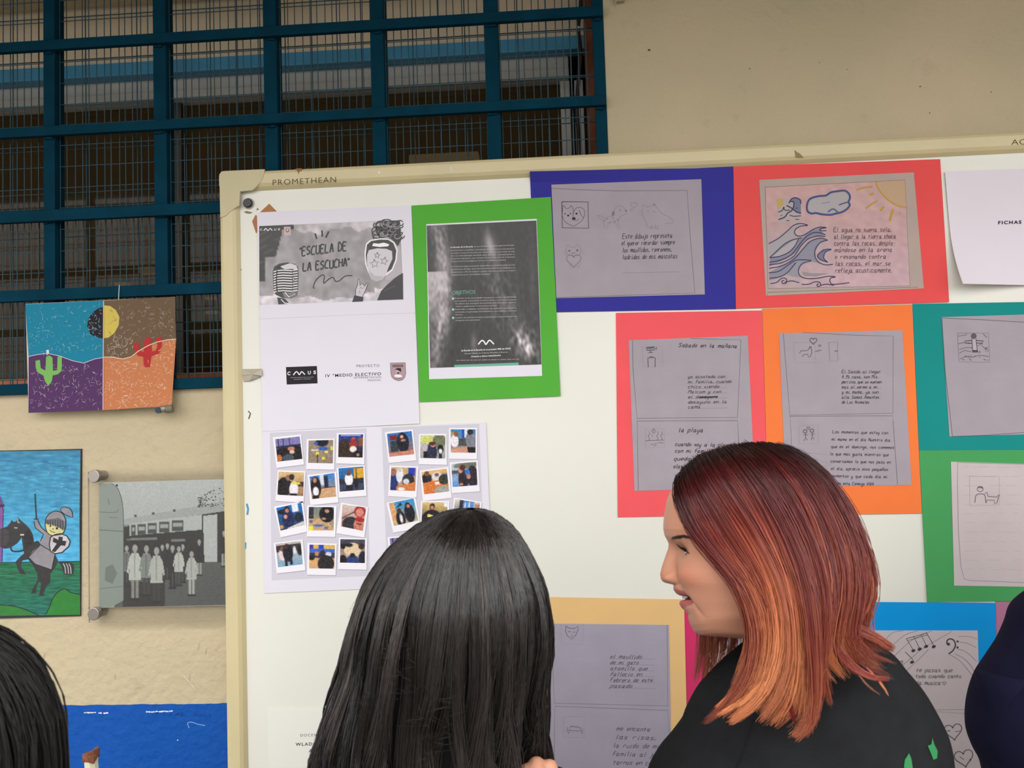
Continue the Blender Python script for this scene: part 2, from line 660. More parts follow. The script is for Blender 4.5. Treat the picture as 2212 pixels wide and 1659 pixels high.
for x in (-1.62, -0.93, 372):
    xx = x if x < 300 else at(372, 300, YW)[0]
    MB().box((xx, YW, ZS), (xx + .022, YW + .04, z1)).build('mullion', mat('dark_mullion', (58, 50, 40), rough=.5), win, bevel=.002)
GLASS = glass_mat('window_glass', (0.5, 0.45, 0.38), film=.45)
xs = [XL, -1.62, -0.93, at(372, 300, YW)[0], XJ - 0.02]
for a, b in zip(xs[:-1], xs[1:]):
    MB().box((a, YW + .02, ZS), (b, YW + .024, z1)).build('pane', GLASS, win)
f = MB().box((XL, 0.2, ZS - .02), (XEND, 0.30, at(470, 803, .2)[2]))
f.build('window_sill', mat('orange_wood_sill', (190, 105, 52), rough=.5, mottle=.2, mscale=30), win)
tag(MB().box((-1.5, 0.55, 0.3), (-0.35, 0.85, at(450, 752, .5)[2])).box((-1.52, .53, at(450, 752, .5)[2]), (-.33, .87, at(450, 745, .5)[2])).build('cabinet', mat('grey_cabinet', (150, 148, 142), rough=.5)),
    'low grey cabinet standing in the dark room behind the window', 'cabinet')
# wall of the side return, wooden post and hanging cable
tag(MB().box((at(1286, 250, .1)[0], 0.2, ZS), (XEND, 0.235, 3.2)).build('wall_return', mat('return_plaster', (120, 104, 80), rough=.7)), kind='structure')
xp = at(1275, 200, .17)[0]
post = MB().box((xp - .009, .15, ZS + .001), (xp + .010, .185, 2.6)).build('wooden_post', mat('brown_post', (128, 72, 40), rough=.6, mottle=.35, mscale=40), bevel=.002)
tag(post, 'narrow brown wooden post behind the right end of the grille', 'post')
pts = [at(1256, -60, .1), at(1254, 20, .1), at(1249, 60, .1), at(1254, 110, .1), at(1250, 170, .1), at(1246, 230, .1), at(1250, 300, .1), at(1251, 420, .1), at(1252, 830, .1)]
cab = tag(MB().tube(catmull(pts, 4), .0042, 8).build('cable', mat('black_cable', (38, 30, 24), rough=.5), smooth=True), 'dark cable hanging behind the grille beside the wooden post', 'cable')
MB().tube([at(1245, 60, .095), at(1252, 61, .095)], .004, 8).build('cable_tie', mat('white_tie', (200, 198, 190)), cab)
# lamp added to give a gleam low behind the middle of the window
lampz = at(960, 340, .45)
lamp = empty('added_lamp', (lampz[0], .45, .3))
tag(lamp, 'small added lamp making a gleam in the dark room above the board', 'lamp')
em = bpy.data.materials.new('room_glow')
em.use_nodes = True
em.node_tree.nodes['Principled BSDF'].inputs['Emission Color'].default_value = (1, .9, .66, 1)
em.node_tree.nodes['Principled BSDF'].inputs['Emission Strength'].default_value = 0.55
MB().box((lampz[0] - .09, .43, lampz[2] - .05), (lampz[0] + .09, .47, lampz[2] + .006)).build('diffuser', em, lamp, bevel=.004)
MB().box((lampz[0] - .10, .425, lampz[2] - .07), (lampz[0] + .10, .49, lampz[2] - .05)).box((lampz[0] - .015, .445, .33), (lampz[0] + .015, .47, lampz[2] - .07)).box((lampz[0] - .12, .39, .3), (lampz[0] + .12, .52, .33)).build('lamp_base', ALU, lamp)
for (x, y, wd, hg) in ((258, 612, 26, 7), (313, 582, 30, 14), (386, 588, 5, 34), (450, 642, 22, 5), (452, 673, 24, 6)):  # glowing blocks stand in for daylight showing through small gaps
    a = at(x, y, 2.15)
    k = 2.3 / 1661 / 2 * 1.6
    o = MB().box((a[0] - wd * k, 2.16, a[2] - hg * k), (a[0] + wd * k, 2.2, a[2] + hg * k)).build('opening_glow', em, None)
    tag(o, kind='structure')

# ------------------------------------------------------------------ blue grille
BLUE = mat('blue_grille_paint', (7, 54, 72), rough=0.8, spec=.06, mottle=0.22, mscale=18, bump=.15, bscale=90)
WIRE = mat('mesh_wire', (40, 74, 86), rough=0.6)
gr = empty('window_grille', (-0.6, 0.0, ZS))
tag(gr, 'dark blue steel window grille of flat bars backed by wire mesh', 'grille')
hb = [(103.5, 23), (288.5, 22), (470.5, 26), (641, 26), (842.5, 24)]
zrow = []
for yc, hgt in [(-75, 23)] + hb:
    zc = at(0, yc, -.012)[2]
    hh = hgt * 1.49 / 1661 / 2
    zrow.append(zc)
    MB().box((XL, -.014, zc - hh), (XR - (.0 if yc > 0 else 0), -.002, zc + hh)).build('horizontal_bar', BLUE, gr, bevel=.0015)
vx = [(-131, 28), (107, 27), (346, 30), (585, 30), (817, 30), (1065, 30), (1297, 25)]
for i, (xc, wd) in enumerate(vx):
    a = at(xc, 200, 0)[0]
    hw = wd * 1.5 / 1661 / 2
    m = MB().box((a - hw, -.002, zrow[-1]), (a + hw, .004, 2.6))
    m.box((a + hw - .004, .004, zrow[-1]), (a + hw, .03, 2.6))
    m.build('vertical_bar', BLUE, gr, bevel=.001)
    for zc in zrow[1:]:
        q = MB()
        for k in range(5):
            q.tube([(a + hw * random.uniform(-.9, .9), -.004, zc - .0125 + random.uniform(-.002, .001)), (a + hw * random.uniform(-.9, .9), -.004, zc - .0115)], random.uniform(.0015, .003), 6)
        q.build('weld_bead', BLUE, gr, smooth=True)
mw = MB()
xa, xb = XL, XR - .01


def wires(Y, pitch, hp, r, x0, z0, jig):
    x = x0
    while x < xb:
        j = random.uniform(-jig, jig)
        mw.tube([(x + j, Y, zrow[-1]), (x + j + random.uniform(-jig, jig), Y, 2.6)], r, 5, False)
        x += pitch
    z = z0
    while z < 2.58:
        mw.tube([(XL, Y + r, z), (xb, Y + r, z + random.uniform(-.003, .003))], r, 5, False)
        z += hp


wires(.012, 0.0156, 0.044, .0010, XL, zrow[-1] + .02, .0012)
wires(.045, 0.0540, 0.095, .0012, XL + .007, zrow[-1] + .035, .003)
wm = mw.build('wire_mesh', WIRE, gr, smooth=True)
wm['kind'] = 'stuff'
# cable clip at the top of the wall
c0 = at(1335, 2, 0)
clip = MB().box((c0[0] - .006, -.012, c0[2] - .006), (c0[0] + .012, 0, c0[2] + .02)).tube([c0 + np.array([-.006, -.008, -.012]), c0 + np.array([-.004, -.014, .01]), c0 + np.array([0, -.01, .03])], .002, 6)
tag(clip.build('cable_clip', mat('clip_plastic', (170, 160, 130), rough=.5), bevel=.001), 'small beige cable clip on the plaster beside the grille top', 'clip')

# ------------------------------------------------------------------ interactive whiteboard
YF, YP = -0.060, -0.050            # frame front, writing surface
BZ = at(1300, 329, YF)[2]
BX0 = at(478, 900, YF)[0]
BX1, BZ0 = 1.35, BZ - 1.42
SW = 45 * 1.44 / 1661
RW = 44 * 1.44 / 1661
CREAM = mat('cream_plastic', (206, 192, 150), rough=0.38, mottle=0.05, mscale=10, coat=.1)
CREAM2 = mat('cream_plastic_cap', (196, 185, 147), rough=0.42, mottle=0.06, mscale=12)
board = empty('whiteboard', ((BX0 + BX1) / 2, YF, BZ0))
tag(board, 'large white interactive board with cream plastic frame on the wall', 'whiteboard')


def rail(name, horiz, a, b, edge, wd, sgn):
    """Frame rail: flat face, rounded outer edge, sloped lip down to the writing surface."""
    prof = [(0, -.016), (0, YF + .008), (.0025, YF + .0025), (.008, YF), (wd - .012, YF), (wd - .006, YF + .003), (wd, YP - .0005), (wd, -.016)]
    m = MB()
    vs = []
    for e in (a, b):
        for (d, y) in prof:
            vs.append((e, y, edge + sgn * d) if horiz else (edge + sgn * d, y, e))
    n = len(prof)
    fs = [(i, i + 1, n + i + 1, n + i) for i in range(n - 1)] + [(n - 1, 0, n, 2 * n - 1), tuple(range(n)), tuple(range(2 * n - 1, n - 1, -1))]
    m.add(vs, fs)
    return m.build(name, CREAM, board)


rail('frame_rail', True, BX0 + .002, BX1, BZ, RW, -1)
rail('frame_rail', False, BZ0, BZ - .002, BX0, SW, 1)
rail('frame_rail', True, BX0 + .002, BX1, BZ0, RW, 1)
rail('frame_rail', False, BZ0, BZ - .002, BX1, SW, -1)
PANEL = mat('board_surface', (226, 226, 216), rough=0.32, mottle=0.025, mscale=5)
MB().box((BX0 + .9, -.018, BZ - .35), (BX1 - .2, -.001, BZ - .25)).build('wall_bracket', CREAM2, board)
surf = MB().box((BX0 + .01, YP, BZ0 + .01), (BX1 - .01, -.018, BZ - .01)).build('writing_surface', PANEL, board)
cap = [(474, 378), (478, 371), (484, 369.5), (572, 365.5), (570.5, 378), (565, 391), (556, 402), (545, 411.5), (519, 414), (517.5, 444), (508, 450), (497, 458), (488, 467), (476, 470.5)]
cp = [(lambda q: (q[0], q[2]))(at(x, y, YF)) for x, y in cap]
MB().prism(cp, YF - .0012, YF + .004).build('corner_cap', CREAM2, board, bevel=.0008)
lt = Print(YF - .0002, (460, 340, 3.606))
lt.font('PROMETHEAN', 465, 217, 958, 193, 43, (92, 82, 52), bold=-.008, space=1.15)
lt.build('brand_lettering', board)
lt = Print(YF - .0002, (2000, 280, 4.366))
lt.font('AC', 808, 144, 944, 140, 52, (92, 84, 54), bold=-.008, space=1.05)
lt.build('brand_lettering', board)
T4_, TW_, TT_ = (460, 340, 3.606), (1300, 0, 2.4254), (650, 0, 3.16)
for T_, pts, c_ in ((T4_, [(640, 88), (692, 84), (690, 100), (672, 112), (668, 135), (660, 110)], (150, 105, 62)), (T4_, [(735, 85), (755, 83), (748, 95)], (120, 92, 60)), (T4_, [(1290, 108), (1302, 104), (1300, 128), (1286, 124)], (236, 232, 220)),
                    (T4_, [(258, 125), (266, 128), (265, 140), (259, 138)], (130, 115, 80)), (T4_, [(262, 244), (275, 240), (282, 247), (270, 252)], (70, 52, 34)), (T4_, [(215, 875), (221, 871), (225, 877), (219, 881)], (60, 48, 34)),
                    (TW_, [(1008, 785), (1022, 796), (1040, 806), (1058, 826), (1015, 824), (1012, 806)], (146, 128, 92)), (TT_, [(1018, 1140), (1028, 1135), (1033, 1168), (1022, 1170)], (224, 214, 188))):
    st = Print(YF - .0002, T_)
    st.poly(pts, c_)
    st.build('scuff', board)
# old marker ghosts and pen specks on the surface
for kind_, arg in (('l', ([(533, 1088), (536, 1100), (534, 1112)], 4, (70, 150, 190))),
                   ('l', ([(531, 1172), (530, 1186)], 3, (80, 150, 190))), ('l', ([(536, 888), (541, 893), (537, 905)], 2.5, (90, 84, 70)))):
    gh = Print(YP, (0, 0, 1))
    (gh.hand if kind_ == 'h' else gh.line)(*arg, l=6)
    gh.build('marker_trace', surf)
# knob, tape marks
k0 = at(537.5, 440, YP)
kn = empty('mounting_knob', k0)
tag(kn, 'round black knob at the upper left of the white board', 'knob')
MB().tube([k0 + np.array([0, -.0, 0]), k0 + np.array([0, -.002, 0])], [.0115, .0105], 24).build('washer', mat('knob_washer', (190, 184, 172), rough=.5), kn, smooth=False)
MB().tube([k0 + np.array([0, -.002, 0]), k0 + np.array([0, -.006, 0]), k0 + np.array([0, -.0075, 0])], [.009, .009, .0075], 24).build('knob_cap', mat('knob_black', (38, 36, 44), rough=.35), kn)
tp = Print(YP, (460, 340, 3.606))
tp.poly([(238, 425), (262, 417), (310, 428), (290, 440), (262, 437)], (140, 128, 104))
tp.poly([(345, 392), (360, 405), (338, 415)], (128, 118, 92))
tp.build('tape_mark', surf)
BROWN = mat('brown_card', (176, 118, 78), rough=.8)
o = sheet('brown_card_square', [(581.5, 440), (600, 459), (581, 478), (562, 458)], YP - .0008, BROWN, n=2)
tag(o, 'brown cardboard diamond peeking over the top of the white poster', 'card')
o = sheet('brown_card_square', [(552, 464), (571, 480), (553, 504), (544.5, 478)], YP - .0008, BROWN, n=2)
tag(o, 'brown cardboard diamond peeking from the left edge of the white poster', 'card')
# crumpled grey tape at the left
tm = MB()
q = [at(x, y, YP - d) for x, y, d in ((523, 797, .001), (566, 796.5, .004), (566, 812, .007), (545, 809, .010), (524, 811, .002))]
tm.add(q + [p_ + np.array([0, .0006, 0]) for p_ in q], [(0, 1, 2, 3, 4), (9, 8, 7, 6, 5)] + [(i, 5 + i, 5 + (i + 1) % 5, (i + 1) % 5) for i in range(5)])
q = [at(x, y, YP - d) for x, y, d in ((524, 811, .001), (546, 809, .009), (565, 813, .003), (540, 822, .006), (526, 825, .001))]
tm.add(q + [p_ + np.array([0, .0006, 0]) for p_ in q], [(0, 1, 2, 3, 4), (9, 8, 7, 6, 5)] + [(i, 5 + i, 5 + (i + 1) % 5, (i + 1) % 5) for i in range(5)])
tag(tm.build('tape_strip', mat('grey_tape', (176, 168, 150), rough=.4)), 'crumpled grey tape strip stuck at the left of the poster', 'tape')

# ------------------------------------------------------------------ posters and cards on the board
WHITEP = mat('white_paper', (222, 218, 230), rough=0.42, mottle=0.02, mscale=9, bump=.12, bscale=14)
WHITEP2 = mat('white_paper_matt', (224, 216, 226), rough=0.6, mottle=0.02, mscale=9)
GREYP = mat('grey_newsprint', (164, 155, 164), rough=0.9, spec=.15, mottle=0.05, mscale=22)
PALEP = mat('pale_newsprint', (196, 184, 186), rough=0.8, mottle=0.04, mscale=20)


def card_mat(nm, c):
    return mat(nm, c, rough=0.85, spec=.15, mottle=0.03, mscale=14, bump=.05, bscale=300)


PENCIL = (96, 90, 98)
DARKPEN = (52, 46, 56)
FAINT = (140, 132, 142)


def grow(Y, k):
    return Y - 0.0009 * k


# -- white poster with the collage picture
Yp = grow(YP, 3)
poster = sheet('white_poster', [(555, 459), (888.5, 443.5), (906.5, 915), (567.5, 932)], Yp, WHITEP, n=4)
tag(poster, 'white poster with black and white microphone collage, titled escuela de la escucha', 'poster')
T4 = (460, 340, 3.606)
p = Print(Yp, T4)
Q4 = [(360, 535), (1458, 487), (1482, 1108), (362, 1150)]
rows, cols = 60, 110
yy, xx = np.mgrid[0:rows, 0:cols]
v, u = yy / (rows - 1), xx / (cols - 1)
ns = RNG.normal(0, 1, (rows, cols))
for _ in range(6):
    ns = (ns + np.roll(ns, 1, 0) + np.roll(ns, -1, 0) + np.roll(ns, 1, 1) + np.roll(ns, -1, 1)) / 5
ns = ns / ns.std()
g = 152 + 7 * ns
topb = 0.10 + .03 * np.sin(u * 19) + .02 * np.sin(u * 47) - .07 * (u > .45) * (u - .45)
g = np.where((v < topb) & (u > .2), 190 + 14 * ns, g)
botb = .93 - .03 * np.sin(u * 9) + .02 * np.sin(u * 31) - .20 * np.clip(.25 - u, 0, 1) - .06 * (u > .8)
g = np.where(v > botb, 205 + 16 * ns, g)
dk = (u < .16 - .1 * np.clip(v - .12, 0, 1) * 1.6) & (v < .40)
dk |= (u < .045) & (v < .7)
g = np.where(dk, 44 + 26 * np.maximum(0, np.sin(v * 70 + u * 60)) * (ns > 0), g)
g = np.where((u < .245) & (v < .055), 40, g)
img = np.stack([g, g * .965, g * 1.0], -1)
p.rast(Q4, np.clip(img, 0, 255), 1)
K, WT, GY = (30, 26, 32), (226, 222, 228), (150, 144, 152)
# microphone
p.poly([(466, 890), (478, 850), (520, 826), (580, 818), (640, 830), (662, 850), (666, 900), (664, 1030), (655, 1075), (610, 1098), (540, 1095), (490, 1070), (470, 1030)], (48, 44, 50), 3)
p.poly([(520, 850), (600, 824), (650, 840), (662, 880), (620, 868), (560, 872)], (206, 202, 208), 4)
p.poly([(485, 890), (500, 850), (530, 838), (520, 900)], (24, 22, 26), 4)
for k in range(9):
    y = 878 + k * 20
    p.line([(472, y + 14), (500, y + 4), (545, y), (618, y + 4)], 8, (232, 228, 232) if k % 1 == 0 else GY, 5)
    p.line([(510, y + 10), (612, y + 13)], 5, (28, 26, 30), 6)
    p.line([(622, y + 2), (660, y - 4)], 9, (214, 210, 214), 5)
p.line([(500, 880), (494, 960), (500, 1050)], 9, (22, 20, 24), 6)
p.ell(627, 950, 9, 11, (20, 18, 22), 7)
p.ell(627, 950, 4, 6, (220, 216, 220), 8)
p.poly([(540, 1050), (600, 1040), (660, 1030), (650, 1075), (600, 1096), (555, 1090)], (120, 116, 122), 4)
p.line([(560, 1050), (590, 1085), (640, 1060)], 7, (235, 232, 236), 6)
p.line([(575, 1060), (600, 1080), (650, 1050)], 4, (24, 22, 26), 7)
p.poly([(500, 1090), (560, 1100), (598, 1140), (510, 1146)], (40, 36, 42), 3)
p.line([(530, 1105), (560, 1135), (595, 1138)], 7, (222, 218, 224), 4)
# CMUS line and little crest
p.font('C', 366, 570, 384, 570, 15, WT, .02)
p.line([(396, 570), (412, 554), (428, 570), (446, 554), (462, 570)], 7, WT, 4, smooth=True)
p.font('U', 476, 569, 494, 568, 15, WT, .02)
p.font('S', 506, 568, 522, 567, 15, WT, .02)
p.poly([(552, 540), (604, 540), (608, 606), (556, 608)], (196, 170, 172), 4)
p.ell(580, 568, 14, 16, (96, 74, 80), 5)
p.ell(580, 566, 8, 10, (206, 186, 186), 6)
p.poly([(612, 532), (628, 530), (632, 552), (612, 560)], K, 4)
# title in brush capitals
for pts in ([(796, 592), (808, 636)], [(850, 568), (852, 618)], [(902, 576), (878, 626)]):
    p.line(pts, 13, K, 5)
p.hand('"ESCUELA DE', 678, 765, 1048, 37, 11, K, dy=-40, slant=.05, l=5, smooth=True, jit=.3)
p.hand('LA ESCUCHA"', 702, 884, 1068, 36, 11, K, dy=-38, slant=.05, l=5, smooth=True, jit=.3)
p.line([(792, 1020), (782, 1010), (800, 960), (845, 918), (868, 925), (862, 980), (900, 950), (935, 935), (955, 965), (985, 960), (1030, 925), (1086, 920)], 8, K, 5, smooth=True)
# curls, head and shoulder of the collage figure
for k in range(26):
    cx_, cy_ = 1375 + random.uniform(-105, 85), 555 + random.uniform(-50, 70)
    r = random.uniform(22, 46)
    p.line([(cx_ + r * math.cos(a), cy_ + r * .8 * math.sin(a)) for a in np.linspace(0, random.uniform(4, 6.3), 12)], 8, K, 5)
p.poly([(1330, 495), (1456, 490), (1468, 640), (1440, 690), (1395, 640), (1320, 560)], (34, 30, 36), 4)
for k in range(16):
    cx_, cy_ = 1385 + random.uniform(-60, 60), 565 + random.uniform(-60, 70)
    p.line([(cx_ + 24 * math.cos(a), cy_ + 18 * math.sin(a)) for a in np.linspace(0, 4.5, 9)], 4, (150, 144, 150), 6)
p.poly([(1480, 900), (1430, 930), (1360, 990), (1310, 1040), (1278, 1114), (1482, 1106)], (40, 34, 40), 5)
p.line([(1330, 1040), (1420, 1000)], 4, (90, 84, 90), 6)
p.poly([(1420, 700), (1460, 690), (1472, 900), (1430, 930), (1380, 960), (1340, 950)], (176, 168, 176), 4)
p.poly([(1180, 740), (1192, 670), (1225, 642), (1300, 630), (1365, 632), (1415, 660), (1440, 720), (1432, 800), (1400, 880), (1350, 920), (1300, 930), (1210, 900), (1185, 830)], (232, 228, 234), 6)
p.poly([(1190, 760), (1200, 680), (1232, 652), (1300, 640), (1365, 642), (1405, 668), (1428, 725), (1420, 800), (1392, 870), (1345, 905), (1200, 850)], (46, 40, 46), 7)
p.poly([(1240, 690), (1250, 668), (1290, 672), (1330, 664), (1372, 676), (1366, 692), (1300, 698)], (240, 236, 240), 8)
p.poly([(1200, 760), (1215, 722), (1280, 708), (1350, 712), (1395, 730), (1398, 790), (1370, 850), (1345, 920), (1318, 955), (1275, 968), (1232, 950), (1212, 900), (1200, 830)], (204, 198, 206), 8)
p.poly([(1215, 880), (1260, 920), (1330, 930), (1310, 958), (1275, 966), (1232, 950)], (180, 174, 182), 9)


def star(pr, cx_, cy_, r, w_, col, l, rot=0.0):
    pr.line([(cx_ + (r if i % 2 == 0 else r * .42) * math.sin(rot + i * math.pi / 5), cy_ - (r if i % 2 == 0 else r * .42) * math.cos(rot + i * math.pi / 5)) for i in range(10)], w_, col, l, closed=True)


star(p, 1279, 763, 25, 4, K, 10, .1)
star(p, 1259, 828, 36, 4, K, 10, -.1)
star(p, 1334, 808, 33, 4, K, 10, .25)
# drawn hand with two raised fingers
hp = [(1112, 1078), (1112, 1030), (1128, 990), (1130, 950), (1136, 942), (1142, 955), (1145, 1000), (1160, 980), (1170, 990), (1180, 1005), (1200, 978), (1208, 980), (1186, 1040), (1165, 1085)]
p.poly(hp, (196, 190, 198), 5)
p.line(hp, 4, K, 6)
p.line([(1142, 1020), (1158, 1010)], 3, K, 7)
p.line([(1160, 1022), (1174, 1014)], 3, K, 7)
p.line([(1140, 1040), (1146, 1060)], 3, K, 7)
p.poly([(1102, 1074), (1172, 1088), (1168, 1122), (1084, 1126)], K, 6)
p.build('collage_picture', poster, GLOSSINK)
T3 = (540, 750, 5.821)
p = Print(Yp, T3)
p.poly([(452, 250), (842, 236), (850, 455), (462, 470)], (38, 34, 40), 1)
p.font('C', 470, 352, 508, 350, 42, (235, 232, 238), .03)
p.line([(545, 350), (578, 310), (600, 318), (622, 345), (650, 308), (690, 344)], 13, (235, 232, 238), 4, smooth=True)
p.font('U', 728, 340, 764, 338, 40, (235, 232, 238), .03)
p.font('S', 798, 336, 830, 334, 40, (235, 232, 238), .03)
p.font('NUCLEO MILENIO EN CULTURAS', 510, 388, 800, 380, 10, (190, 186, 192))
p.font('MUSICALES Y SONORAS', 550, 410, 765, 403, 10, (190, 186, 192))
TX = (66, 60, 68)
p.font('PROYECTO', 1340, 252, 1626, 246, 32, TX, -.005, 1.25)
p.font('IV °MEDIO ELECTIVO', 948, 378, 1648, 352, 37, (44, 40, 48), .012, 1.2)
p.font('INTERPRETACION', 1306, 394, 1648, 386, 21, TX, 0, 1.25)
p.font('MUSICAL', 1482, 428, 1648, 422, 22, TX, 0, 1.25)
sh = [(1766, 200), (1954, 195), (1958, 330), (1945, 380), (1915, 412), (1868, 422), (1815, 405), (1785, 375), (1772, 330)]
p.poly(sh, (176, 150, 156), 1)
p.line(sh, 7, (120, 100, 108), 2, closed=True)
p.line([(1790, 228), (1930, 224)], 9, (70, 44, 50), 3)
p.line([(1790, 246), (1930, 242)], 9, (70, 44, 50), 3)
p.poly([(1820, 282), (1850, 262), (1895, 262), (1902, 280), (1898, 315), (1880, 300), (1850, 285)], (60, 40, 46), 3)
p.ell(1862, 300, 27, 32, (196, 172, 176), 2)
p.poly([(1848, 318), (1880, 312), (1872, 334), (1856, 334)], (60, 40, 46), 4)
p.poly([(1815, 350), (1845, 342), (1900, 348), (1915, 372), (1865, 382), (1818, 372)], (240, 236, 240), 3)
p.line([(1820, 396), (1905, 392)], 6, (120, 90, 96), 3)
p.build('printed_lettering', poster)
p = Print(Yp, T4)
p.line([(360, 1258), (700, 1245), (1100, 1226), (1580, 1212)], 3, (196, 192, 202), 1)
p.build('fold_line', poster)

# -- photo sheets with instant-photo prints
YA, YB = grow(YP, 2), grow(YP, 2.6)
shA = sheet('photo_sheet', [(567, 931.5), (812, 921), (818, 1271), (571, 1281.5)], YA, WHITEP, n=4)
tag(shA, 'white sheet printed with twelve small instant photos, left of the two', 'photo sheet', 'sheets of instant photos')
shB = sheet('photo_sheet', [(809.5, 922), (1049.5, 911.8), (1064, 1258), (817, 1270)], YB, WHITEP, n=4)
tag(shB, 'white sheet printed with small instant photos, right one half behind black hair', 'photo sheet', 'sheets of instant photos')
LAV = (204, 201, 213)
WH = (236, 233, 240)
